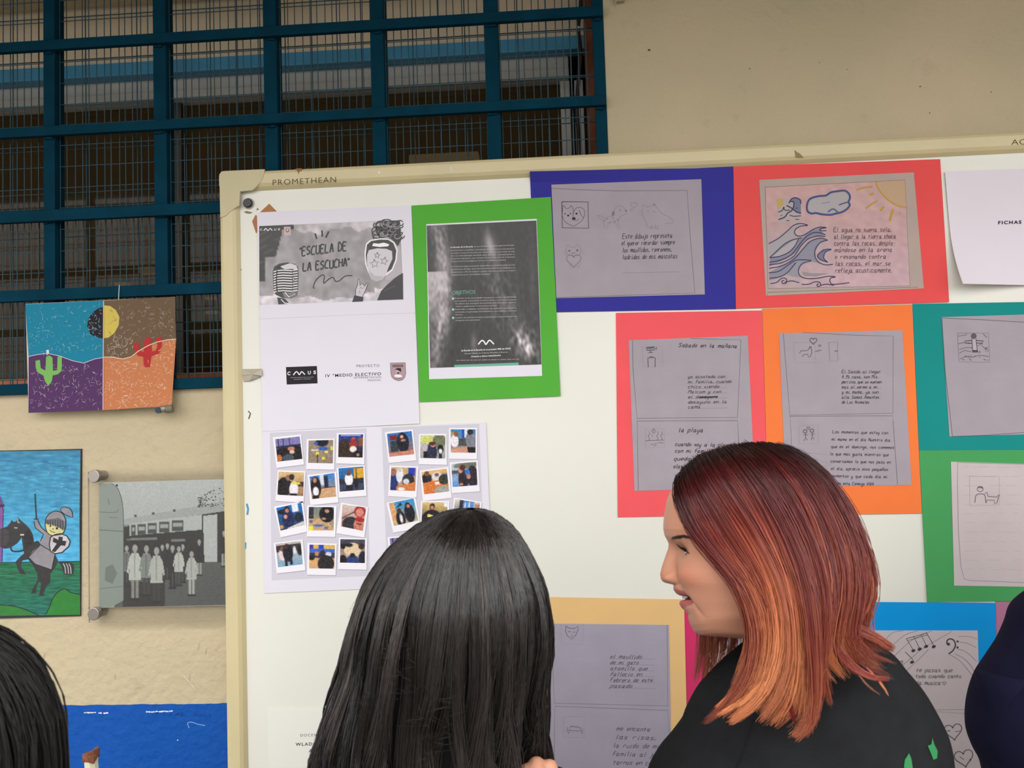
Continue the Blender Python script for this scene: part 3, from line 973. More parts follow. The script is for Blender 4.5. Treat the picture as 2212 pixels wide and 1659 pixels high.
# tiny scenes: (top colour, bottom colour, [ops])
BK, NV, BLU, SK, TAN, ORW, WSH, GRN = (34, 30, 34), (38, 42, 72), (30, 110, 186), (190, 130, 108), (206, 174, 120), (196, 120, 66), (226, 222, 226), (90, 110, 96)
SC = [
    ((120, 110, 170), (60, 48, 46), [('r', 0, 0, 1, .35, (128, 122, 178)), ('r', .1, 0, .14, .35, (40, 36, 60)), ('r', .3, 0, .33, .35, (40, 36, 60)), ('r', .55, 0, .58, .35, (40, 36, 60)), ('r', 0, .33, 1, .42, (40, 44, 70)), ('e', .3, .6, .3, .2, BK), ('e', .8, .7, .25, .3, BK), ('e', .6, .5, .14, .09, SK), ('e', .62, .64, .1, .08, (220, 190, 170)), ('e', .45, .88, .22, .16, (70, 84, 100)), ('e', .1, .85, .1, .15, (190, 110, 60))]),
    ((150, 134, 118), (140, 122, 106), [('e', .55, .08, .25, .2, (30, 34, 44)), ('e', .3, .15, .08, .07, (60, 100, 180)), ('e', .6, .37, .2, .08, (60, 96, 176)), ('r', .3, .52, .43, .64, (226, 220, 60)), ('r', .65, .47, .78, .56, (230, 224, 90)), ('r', .88, .28, 1, .42, (220, 216, 80)), ('r', .55, .72, .68, .84, (226, 220, 70)), ('r', .36, .62, .4, 1, (60, 50, 46)), ('r', .12, .4, .4, .47, (216, 206, 196))]),
    ((50, 70, 140), (50, 36, 34), [('r', 0, 0, 1, .12, (40, 60, 150)), ('r', .1, .02, .9, .08, (150, 170, 220)), ('e', .25, .75, .3, .5, (58, 44, 36)), ('e', .6, .22, .08, .09, (200, 80, 80)), ('e', .6, .42, .16, .2, (150, 50, 44)), ('r', .8, .15, 1, .5, (130, 80, 50)), ('e', .6, .64, .14, .13, (236, 226, 216)), ('e', .8, .85, .2, .16, BK), ('e', .8, .88, .06, .06, SK)]),
    ((214, 184, 134), (150, 110, 80), [('r', 0, .4, 1, .6, (70, 56, 54)), ('e', .25, .65, .28, .42, BK), ('e', .38, .25, .09, .12, (150, 100, 80)), ('e', .52, .22, .1, .13, (50, 36, 34)), ('e', .62, .72, .17, .34, (228, 222, 230)), ('r', .55, .42, .85, .52, (226, 206, 70)), ('r', .48, .9, .75, 1, (30, 28, 34))]),
    ((50, 120, 200), (196, 150, 110), [('r', .4, 0, .56, .45, (210, 216, 226)), ('r', .56, .08, .72, .62, (36, 40, 60)), ('r', 0, .56, 1, .62, (60, 46, 44)), ('p', [(.35, .6), (1, .58), (1, 1), (.3, 1)], (200, 158, 120)), ('e', .22, .5, .2, .45, (30, 26, 30)), ('e', .2, .2, .08, .11, SK), ('e', .2, .68, .12, .2, (234, 230, 236)), ('r', .05, .85, .3, 1, (30, 28, 32))]),
    ((30, 116, 192), (60, 56, 70), [('r', .6, .06, 1, .5, (214, 160, 48)), ('r', .68, .06, .72, .5, (90, 66, 30)), ('r', 0, .48, 1, .7, (44, 44, 58)), ('e', .4, .5, .16, .28, (236, 232, 238)), ('r', .28, .74, .54, 1, (30, 30, 40)), ('e', .4, .16, .07, .1, (110, 74, 66)), ('e', .4, .28, .1, .07, (110, 66, 60)), ('e', .68, .7, .08, .2, BK)]),
    ((36, 110, 190), (50, 60, 90), [('r', .6, 0, .84, .34, (226, 230, 240)), ('e', .2, .22, .16, .1, BK), ('e', .4, .6, .24, .42, (34, 42, 80)), ('e', .4, .16, .1, .13, (40, 30, 32)), ('e', .4, .22, .07, .09, SK), ('e', .3, .46, .07, .09, (214, 150, 130)), ('e', .8, .6, .16, .2, (30, 36, 52)), ('p', [(.3, .95), (1, .8), (1, 1), (.3, 1)], (200, 198, 200)), ('e', .08, .85, .08, .08, (200, 150, 90))]),
    ((110, 130, 124), (190, 150, 112), [('r', 0, 0, .2, .5, (50, 50, 60)), ('p', [(0, .5), (.7, .48), (1, 1), (0, 1)], (196, 160, 118)), ('e', .72, .3, .3, .35, (28, 28, 32)), ('e', .72, .18, .09, .08, SK), ('e', .6, .5, .08, .05, SK), ('e', .4, .78, .2, .05, (70, 96, 160)), ('e', .1, .62, .08, .06, (80, 90, 150)), ('e', .1, .9, .1, .1, (226, 220, 70)), ('e', .7, .88, .08, .07, (110, 110, 150))]),
    ((206, 192, 184), (190, 120, 110), [('p', [(0, .6), (.55, .2), (.6, .24), (.05, .66)], (110, 90, 80)), ('e', .75, .22, .24, .24, (150, 40, 44)), ('e', .75, .26, .17, .18, (206, 130, 116)), ('e', .45, .85, .4, .36, (50, 48, 54)), ('e', .75, .8, .2, .3, (196, 120, 104)), ('e', .8, .55, .2, .1, (170, 44, 48)), ('r', .68, .72, .9, .76, (60, 34, 34))]),
    ((190, 180, 170), (120, 160, 190), [('r', 0, .1, 1, .38, (60, 54, 58)), ('e', .24, .5, .16, .24, (226, 206, 206)), ('e', .24, .26, .08, .1, (120, 80, 70)), ('e', .45, .45, .2, .36, (34, 32, 44)), ('e', .42, .16, .08, .1, (70, 46, 44)), ('r', .3, .7, .4, 1, (36, 34, 44)), ('r', .5, .72, .6, .95, (36, 34, 44)), ('e', .72, .36, .06, .16, (220, 220, 226)), ('e', .92, .4, .1, .2, BK)]),
    ((220, 180, 90), (206, 160, 120), [('r', 0, 0, .16, .22, (70, 50, 150)), ('r', .36, 0, .56, .3, (40, 70, 190)), ('r', 0, .18, 1, .34, (60, 100, 190)), ('r', 0, .34, 1, .55, (44, 50, 74)), ('e', .3, .38, .08, .1, SK), ('e', .52, .36, .1, .14, (50, 44, 60)), ('e', .75, .4, .12, .1, (210, 206, 220)), ('e', .66, .78, .32, .34, (44, 40, 42)), ('e', .1, .55, .12, .1, BK)]),
    ((110, 90, 90), (200, 176, 150), [('r', 0, 0, 1, .3, (70, 66, 84)), ('e', .5, .45, .34, .3, (216, 192, 158)), ('e', .5, .92, .26, .26, (46, 62, 120)), ('e', .5, .68, .1, .1, (36, 34, 44)), ('e', .12, .9, .16, .24, BK), ('e', .9, .8, .16, .3, (36, 34, 52)), ('e', .12, .3, .1, .12, BK), ('e', .85, .3, .12, .12, (60, 40, 44)), ('e', .35, .25, .16, .08, BK)]),
    ((40, 110, 190), (170, 110, 92), [('r', .1, .1, .4, .3, (120, 40, 44)), ('r', .1, .35, .4, .8, (48, 60, 66)), ('e', .6, .45, .24, .42, (30, 30, 42)), ('e', .58, .17, .1, .12, (40, 32, 34)), ('e', .58, .2, .07, .07, (214, 160, 150)), ('e', .62, .36, .1, .05, SK), ('p', [(0, .85), (1, .8), (1, 1), (0, 1)], (196, 130, 110))]),
    ((200, 204, 170), (150, 150, 160), [('e', .3, .2, .3, .16, (200, 204, 110)), ('e', .75, .25, .25, .3, (110, 116, 90)), ('e', .45, .75, .22, .4, (46, 48, 74)), ('e', .5, .42, .1, .1, (196, 130, 120)), ('e', .48, .36, .13, .08, (80, 40, 50)), ('e', .2, .55, .1, .16, (190, 180, 186)), ('r', .14, .7, .28, 1, BK), ('e', .8, .6, .12, .2, BK), ('e', .8, .68, .07, .1, (226, 222, 230)), ('r', .74, .8, .86, 1, BK)]),
    ((40, 130, 190), (190, 140, 120), [('r', 0, .12, .14, .26, (190, 140, 80)), ('r', .46, 0, .55, .4, (40, 60, 180)), ('r', .55, 0, .7, .35, (220, 224, 236)), ('r', .3, .4, .7, .7, (70, 76, 72)), ('e', .16, .5, .16, .26, (232, 226, 232)), ('e', .22, .2, .09, .12, (130, 90, 76)), ('e', .8, .45, .2, .36, (124, 126, 138)), ('e', .78, .12, .12, .12, (40, 34, 40)), ('r', .65, .75, 1, 1, (34, 30, 34)), ('p', [(0, .85), (.65, .72), (.7, 1), (0, 1)], (200, 146, 122))]),
    ((200, 170, 120), (170, 130, 110), [('r', .68, 0, .95, .35, (40, 60, 170)), ('e', .1, .7, .2, .4, (40, 52, 110)), ('e', .1, .22, .12, .16, (150, 104, 90)), ('e', .36, .35, .14, .3, (222, 222, 232)), ('e', .34, .12, .07, .08, (206, 190, 180)), ('e', .7, .55, .24, .28, (46, 46, 54)), ('e', .62, .6, .12, .12, (206, 206, 210)), ('p', [(.25, .82), (1, .6), (1, 1), (.25, 1)], (206, 120, 66)), ('e', .45, .92, .14, .07, WSH)]),
    ((220, 180, 110), (206, 110, 50), [('r', 0, .2, 1, .36, (80, 130, 190)), ('e', .18, .34, .2, .22, (44, 40, 44)), ('e', .2, .12, .09, .11, (120, 80, 70)), ('e', .58, .3, .2, .2, (216, 210, 210)), ('e', .58, .22, .08, .08, (130, 90, 80)), ('p', [(.05, .5), (.75, .45), (.6, 1), (.1, 1)], (210, 116, 54)), ('e', .85, .45, .22, .22, (56, 60, 50)), ('e', .8, .88, .4, .16, (160, 156, 150)), ('r', .48, .52, .64, .64, (236, 230, 230))]),
    ((200, 204, 210), (90, 140, 200), [('e', .6, .12, .5, .14, (110, 116, 100)), ('r', 0, .3, .3, .45, (80, 80, 90)), ('r', 0, .45, 1, .55, (130, 150, 180)), ('e', .45, .7, .2, .42, (46, 36, 40)), ('e', .36, .28, .1, .15, (200, 140, 120)), ('e', .44, .2, .12, .12, (90, 50, 44)), ('e', .82, .6, .22, .45, (46, 38, 46)), ('e', .62, .42, .1, .14, (60, 110, 190)), ('e', .66, .6, .08, .1, (196, 140, 120)), ('e', .36, .9, .07, .06, SK)]),
    ((46, 140, 206), (190, 170, 130), [('r', 0, 0, .22, .9, (210, 160, 110)), ('p', [(.2, .3), (.45, .05), (.5, .2)], (40, 50, 60)), ('e', .34, .75, .18, .34, (30, 28, 34)), ('e', .34, .42, .09, .12, (70, 46, 44)), ('e', .36, .75, .06, .2, (222, 214, 220)), ('e', .72, .6, .2, .4, (30, 30, 40)), ('e', .7, .25, .1, .13, (44, 32, 34)), ('e', .72, .29, .06, .08, SK)]),
    ((220, 190, 120), (60, 50, 50), [('e', .4, .2, .1, .14, (40, 30, 32)), ('e', .4, .24, .07, .09, SK), ('e', .4, .75, .4, .42, (40, 34, 44)), ('p', [(.25, .5), (.6, .62), (.55, .72), (.22, .62)], (226, 206, 110)), ('r', .85, 0, 1, .2, (226, 226, 230)), ('e', .85, .7, .2, .3, (30, 28, 34))]),
    ((214, 204, 196), (60, 70, 90), [('r', .3, 0, .75, .5, (90, 140, 200)), ('r', .2, 0, .34, .6, (50, 46, 54)), ('r', .8, .1, 1, .7, (180, 130, 110)), ('e', .3, .9, .2, .2, BK), ('r', .4, .1, .44, .5, (220, 224, 230)), ('r', .55, .05, .6, .5, (220, 224, 230))]),
]


def polaroids(sheet_o, Y, T, bgq, specs, first):
    pr = Print(Y, T)
    pr.poly(bgq, LAV, 1)
    for i, (qd, pd) in enumerate(specs):
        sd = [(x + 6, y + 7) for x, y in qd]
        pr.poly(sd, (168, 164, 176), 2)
        pr.poly(qd, WH, 4)
        top, bot, ops = SC[(first + i) % len(SC)]
        pr.rast(pd, paint(44, 44, (top, bot), ops, noise=9, soft=1.6, seed=first + i), 6)
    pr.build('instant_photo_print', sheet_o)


TA = (560, 900, 4.255)
polaroids(shA, YA, TA, [(98, 148), (985, 108), (1018, 1465), (115, 1505)], [
    ([(124, 190), (385, 162), (412, 440), (158, 472)], [(146, 208), (371, 182), (397, 388), (168, 414)]),
    ([(436, 206), (695, 202), (690, 488), (432, 482)], [(454, 220), (680, 214), (676, 430), (450, 424)]),
    ([(712, 150), (970, 152), (966, 438), (706, 430)], [(730, 164), (955, 162), (950, 376), (726, 372)]),
    ([(170, 492), (426, 502), (408, 792), (148, 774)], [(180, 506), (412, 514), (404, 730), (166, 718)]),
    ([(445, 536), (708, 508), (728, 788), (470, 814)], [(462, 552), (690, 518), (708, 734), (484, 758)]),
    ([(712, 472), (968, 444), (986, 728), (730, 746)], [(728, 476), (956, 458), (964, 672), (740, 690)]),
    ([(136, 826), (402, 778), (440, 1058), (196, 1110)], [(156, 840), (386, 790), (418, 996), (196, 1048)]),
    ([(440, 816), (712, 820), (698, 1106), (436, 1102)], [(456, 830), (686, 832), (684, 1046), (452, 1046)]),
    ([(752, 790), (1002, 832), (966, 1112), (708, 1072)], [(766, 806), (984, 836), (952, 1050), (752, 1008)]),
    ([(132, 1162), (400, 1128), (424, 1412), (160, 1442)], [(150, 1170), (380, 1142), (400, 1356), (174, 1384)]),
    ([(442, 1160), (712, 1168), (702, 1458), (440, 1454)], [(462, 1176), (696, 1180), (690, 1398), (458, 1394)]),
    ([(732, 1112), (992, 1118), (986, 1408), (722, 1402)], [(746, 1126), (972, 1130), (970, 1346), (742, 1342)])], 0)
TBp = (800, 900, 5.529)
polaroids(shB, YB, TBp, [(135, 132), (1300, 86), (1372, 1960), (205, 2000)], [
    ([(174, 184), (510, 152), (552, 522), (218, 554)], [(198, 206), (492, 172), (522, 448), (228, 480)]),
    ([(580, 206), (908, 206), (914, 576), (578, 568)], [(598, 222), (896, 224), (894, 500), (596, 494)]),
    ([(940, 136), (1276, 134), (1274, 508), (938, 504)], [(960, 152), (1256, 152), (1256, 432), (962, 428)]),
    ([(230, 584), (574, 596), (550, 972), (212, 948)], [(250, 602), (550, 612), (534, 888), (236, 878)]),
    ([(592, 644), (934, 600), (972, 970), (628, 1008)], [(610, 660), (912, 620), (940, 892), (644, 928)]),
    ([(946, 548), (1284, 520), (1308, 892), (972, 914)], [(966, 566), (1264, 540), (1280, 818), (984, 840)]),
    ([(192, 1030), (540, 964), (604, 1330), (274, 1386)], [(220, 1036), (516, 976), (572, 1240), (282, 1306)]),
    ([(606, 1008), (944, 1008), (930, 1390), (596, 1384)], [(622, 1022), (922, 1024), (910, 1300), (610, 1296)]),
    ([(1000, 966), (1332, 1020), (1290, 1390), (960, 1340)], [(1016, 984), (1312, 1030), (1276, 1300), (976, 1256)]),
    ([(206, 1440), (545, 1410), (570, 1780), (236, 1810)], [(232, 1454), (528, 1428), (550, 1700), (252, 1726)])], 12)
for o_, x_, y_ in ((shA, 566, 1000), ):
    pass

# -- black poster on green card
Yc = grow(YP, 4)
green = sheet('paper_card', [(889, 444), (1190, 425.5), (1211, 855.5), (906.5, 868)], Yc, card_mat('green_card', (88, 172, 64)), n=4)
tag(green, 'bright green card holding a dark printed poster headed objetivos', 'card', 'coloured cards on the board')
T5 = (880, 420, 3.606)
fl = sheet('flyer', [(920.8, 484.3), (1159.5, 472.7), (1171.2, 812), (927, 819.2)], Yc - .0007, WHITEP, green, n=4)
p = Print(Yc - .0007, T5)
R_, C_ = 110, 82
yy, xx = np.mgrid[0:R_, 0:C_]
v, u = yy / (R_ - 1), xx / (C_ - 1)
st_ = RNG.normal(0, 1, (R_ // 2 + 1, C_))
st_ = np.repeat(st_, 2, 0)[:R_]
for _ in range(2):
    st_ = (st_ + np.roll(st_, 1, 0) + np.roll(st_, -1, 0)) / 3
st_ = (st_ + np.roll(st_, 1, 1)) / 1.2
st_ = st_ / st_.std()
g = 33 + 5 * st_
left = np.exp(-((u - (.09 + .06 * np.sin(v * 4.2))) / .075) ** 2) * np.clip(1.15 - abs(v - .45) * 1.2, 0, 1)
g += 150 * left * (.85 + .15 * st_)
blk = (u < .17) & (v > .33) & (v < .78)
g = np.where(blk, np.maximum(g, 190 - 130 * np.clip((v - .36) * 2, 0, 1) + 12 * st_), g)
g += 125 * np.exp(-((u - (.57 + .25 * (v - .15))) / .045) ** 2 - ((v - .16) / .10) ** 2)
g += 44 * np.exp(-((u - (.52 + .25 * v)) / .17) ** 2 - ((v - .50) / .26) ** 2) * (.8 + .25 * st_)
g += 135 * np.exp(-((u - (.86 + .35 * (v - .85))) / .11) ** 2 - ((v - .86) / .12) ** 2) * (.8 + .3 * st_)
g += 70 * np.exp(-((u - .40) / .03) ** 2 - ((v - .83) / .07) ** 2)
g += 26 * np.exp(-((u - .95) / .03) ** 2 - ((v - .4) / .25) ** 2)
img = np.clip(np.stack([g * 1.0, g * .95, g * .98], -1), 0, 235)
p.rast([(150, 243), (1005, 203), (1045, 1325), (177, 1352)], img, 1)
p.poly([(364, 1328), (866, 1310), (868, 1330), (366, 1346)], (92, 170, 146), 3)
LT = (196, 190, 194)


def para(pr, lines, x0, y0, x1, dyl, h, slope, col):
    for i, s_ in enumerate(lines):
        full = s_[-1] != '|'
        s_ = s_.rstrip('|')
        e = x1 if full else x0 + (x1 - x0) * min(1, len(s_) / 70)
        pr.font(s_, x0 + i * 1.2, y0 + i * dyl, e + i * 1.2, y0 + i * dyl + slope * (e - x0), h, col, -.004, 1.0, 4)


p.font('La Escuela de la Escucha', 336, 417, 512, 411, 11, (226, 220, 224), .02, 1, 5)
p.font('es una iniciativa educativa experimental que', 520, 411, 832, 398, 10, LT, 0, 1, 5)
para(p, ['busca promover y sensibilizar metodologias del trabajo sonoro vivo basado en', 'el sonido, la musica y la escucha, como ambiente social y comunitario. Se trata',
         'de una metodologia asociada para abordar, conceptualizar y', 'proyectos educativos, que incluyen los procesos de la de la atencion', 'sonora para la investigacion social y la reflexion colectiva|'], 337, 440, 834, 21.5, 10, -.027, LT)
para(p, ['En su primera etapa el proyecto desarrollara un programa piloto en tres', 'instituciones del pais, estas abarcan varios modulos y realidades y se', 'observaran, a fin de evaluar y aplicar los instrumentos y recabar', 'experiencias de las comunidades educativas|'], 340, 566, 838, 22, 10, -.027, LT)
p.font('OBJETIVOS', 350, 780, 530, 772, 28, (98, 172, 146), -.004, 1, 5)
for y in (812, 897, 962):
    p.poly([(348, y - 8), (364, y - 9), (365, y + 7), (349, y + 8)], (150, 206, 192), 5)
para(p, ['Promover en las comunidades educativas el sonido y las habilidades', 'para escuchar criticamente el entorno social, a traves de un conjunto', 'de talleres que entreguen herramientas para identificar, registrar,', 'evaluar y experimentar el universo sonoro local|'], 372, 814, 848, 21, 10, -.024, LT)
para(p, ['Desarrollar y visibilizar metodologias de mediacion sonora para la', 'ensenanza y el aprendizaje de habilidades en comunidades y contextos', 'diversos|'], 372, 900, 850, 21, 10, -.024, LT)
para(p, ['Instalar en actores locales competencias experimentales de', 'divulgacion del conocimiento|'], 374, 965, 852, 21, 10, -.024, LT)
p.line([(552, 1168), (580, 1138), (600, 1150), (612, 1168), (640, 1136), (674, 1166)], 10, (238, 234, 238), 5, smooth=True)
p.font('La Escuela de la Escucha es un proyecto PME de CMUS', 420, 1222, 804, 1206, 12, (232, 226, 230), .02, 1, 5)
p.font('Nucleo Milenio en Culturas Musicales y Sonoras', 446, 1245, 780, 1232, 10, LT, 0, 1, 5)
p.font('Creacion y diseno metodologico', 498, 1268, 728, 1258, 11, (232, 226, 230), .02, 1, 5)
x = 384
while x < 850:
    d = random.uniform(12, 46)
    p.line([(x, 1293 - (x - 384) * .02), (x + d, 1293 - (x + d - 384) * .02)], 5, (150, 144, 148), 5)
    x += d + 7
p.build('flyer_print', fl, GLOSSINK)


# -- worksheets on coloured cards
def worksheet(card_quad, cname, ccol, label, sheet_quad, k, smat=GREYP, draw=None, T=(0, 0, 1), bend=None, cbend=None):
    Y = grow(YP, k)
    c = sheet('paper_card', card_quad, Y, card_mat(cname, ccol), n=30 if cbend else 4, bend=cbend)
    tag(c, label, 'card', 'coloured cards on the board')
    if sheet_quad:
        Ys = Y - .0007
        s_ = sheet('worksheet', sheet_quad, Ys, smat, c, n=8, bend=bend)
        if draw:
            pr = Print(Ys - (.0012 if bend else 0), T)
            draw(pr)
            pr.build('pencil_drawing', s_)
    return c


def heart(pr, cx_, cy_, r, w_, col, l=3, rot=0.0):
    pts = []
    for a in np.linspace(0, 2 * math.pi, 24):
        X = 16 * math.sin(a) ** 3 / 16
        Yh = (13 * math.cos(a) - 5 * math.cos(2 * a) - 2 * math.cos(3 * a) - math.cos(4 * a)) / 16
        pts.append((cx_ + r * (X * math.cos(rot) + Yh * math.sin(rot)), cy_ - r * (Yh * math.cos(rot) - X * math.sin(rot))))
    pr.line(pts, w_, col, l)


def faint_lines(pr, x0, x1, y0, y1, n, col):
    for i in range(n):
        y = y0 + (y1 - y0) * i / max(1, n - 1)
        x = x0
        while x < x1 - 10:
            d = random.uniform(20, 90)
            pr.line([(x, y + random.uniform(-3, 3)), (min(x1, x + d), y + random.uniform(-3, 3))], 3, col, 1)
            x += d + random.uniform(8, 60)


def draw_pets(p):
    p.line([(247, 272), (560, 288), (900, 299), (1655, 296), (1690, 800), (1737, 1360), (1200, 1378), (300, 1408)], 4.5, (104, 98, 106), 2)
    faint_lines(p, 320, 1600, 380, 1320, 14, (160, 151, 160))
    p.line([(354, 412), (626, 414), (632, 688), (358, 682)], 7, (62, 56, 66), 3, closed=True)
    hp_ = [(478, 668), (400, 630), (362, 570), (362, 500), (370, 450), (395, 480), (430, 478), (452, 452), (470, 490), (472, 560)]
    p.line(hp_, 5, PENCIL, 3, smooth=True)
    p.line([(478, 668), (560, 610), (592, 540), (585, 495), (550, 472), (505, 478), (478, 520), (470, 580)], 5, PENCIL, 3, smooth=True)
    p.line([(535, 500), (550, 540), (575, 580)], 5, PENCIL, 3, smooth=True)
    for (x, y, r) in ((388, 538, 9), (444, 536, 9), (507, 536, 11), (420, 556, 11), (478, 588, 19)):
        p.ell(x, y, r, r * .85, DARKPEN if r > 10 else PENCIL, 3)
    p.line([(470, 595), (510, 608), (530, 588)], 5, PENCIL, 3, smooth=True)
    F = FAINT
    p.line([(725, 555), (745, 590), (785, 605), (800, 690), (830, 690), (835, 640), (880, 620), (920, 640), (935, 690), (960, 688), (940, 620), (965, 560), (1030, 535), (1025, 505), (985, 460), (935, 455), (905, 480), (880, 560), (800, 580), (760, 560), (725, 555)], 5, F, 3)
    p.ell(888, 535, 14, 28, (122, 114, 124), 3, rot=.2)
    for (x, y) in ((825, 588), (885, 580), (853, 630), (935, 600), (905, 618), (960, 500), (800, 605)):
        p.ell(x, y, 8, 7, (128, 120, 130), 3)
    p.ell(1020, 505, 10, 7, (110, 102, 112), 4)
    heart(p, 1102, 445, 36, 5, F)
    heart(p, 1075, 500, 16, 4, F)
    p.line([(1190, 490), (1195, 440), (1230, 465), (1285, 460), (1315, 428), (1345, 480), (1400, 540), (1470, 570), (1505, 600), (1510, 630), (1430, 640)], 5, F, 3)
    p.line([(1190, 490), (1185, 550), (1220, 600), (1240, 670), (1280, 690), (1290, 660)], 5, F, 3)
    for x in (1290, 1325, 1350):
        p.line([(x, 655), (x - 5, 690), (x + 15, 692)], 5, (128, 120, 130), 3)
    p.poly([(1300, 448), (1316, 428), (1335, 458)], (132, 124, 134), 3)
    p.line([(1300, 512), (1325, 520)], 5, (126, 118, 128), 3)
    p.line([(1245, 500), (1252, 520)], 5, (126, 118, 128), 3)
    for pts in ([(1150, 520), (1205, 515)], [(1155, 555), (1205, 540)]):
        p.line(pts, 3, F, 3)
    # bear cat holding a heart
    p.line([(398, 930), (400, 880), (425, 862), (450, 885), (490, 882), (515, 860), (545, 885), (548, 935), (530, 970), (430, 970), (398, 930)], 5, F, 3, smooth=True)
    p.ell(432, 922, 10, 11, (110, 102, 112), 4)
    p.ell(515, 917, 11, 12, (110, 102, 112), 4)
    p.line([(455, 938), (475, 948), (495, 938)], 4, PENCIL, 4, smooth=True)
    heart(p, 478, 1018, 76, 6, (118, 110, 120))
    p.line([(432, 1050), (445, 1098), (470, 1080)], 5, F, 3)
    p.line([(500, 1080), (530, 1095), (545, 1050)], 5, F, 3)
    for pts in ([(370, 940), (410, 930)], [(375, 965), (410, 955)], [(550, 925), (600, 915)], [(555, 945), (595, 945)]):
        p.line(pts, 3, F, 3)
    p.hand('Este dibujo represeta', 985, 795, 1508, 28, 5, DARKPEN, dy=-12)
    p.hand('el querer recordar siempre', 975, 866, 1530, 27, 5, DARKPEN, dy=-14)
    p.hand('los maullidos, ronroneos,', 985, 938, 1500, 27, 5, DARKPEN, dy=-12)
    p.hand('ladridos de mis mascotas', 985, 1010, 1560, 27, 5, DARKPEN, dy=-14)
    for y, a, b in ((800, 1090, 1250), (1010, 1000, 1560), (1152, 985, 1570)):
        p.line([(a, y), (b, y - 12)], 3, (128, 120, 128), 2)


worksheet([(1144.6, 374), (1584.5, 359.5), (1590, 667.5), (1158, 675)], 'indigo_card', (56, 54, 148), 'indigo blue card with grey sheet of pencil drawn dog and cat',
          [(1191, 398.9), (1515, 387), (1522.6, 636), (1201.8, 644.2)], 2, GREYP, draw_pets, (1140, 350, 4.809), cbend=lambda u, t: .0105 * max(0, 1 - t * 15) * max(0, 1 - u * 1.25))

PINKP = mat('pinkish_newsprint', (176, 158, 150), rough=.8, mottle=.05, mscale=22)


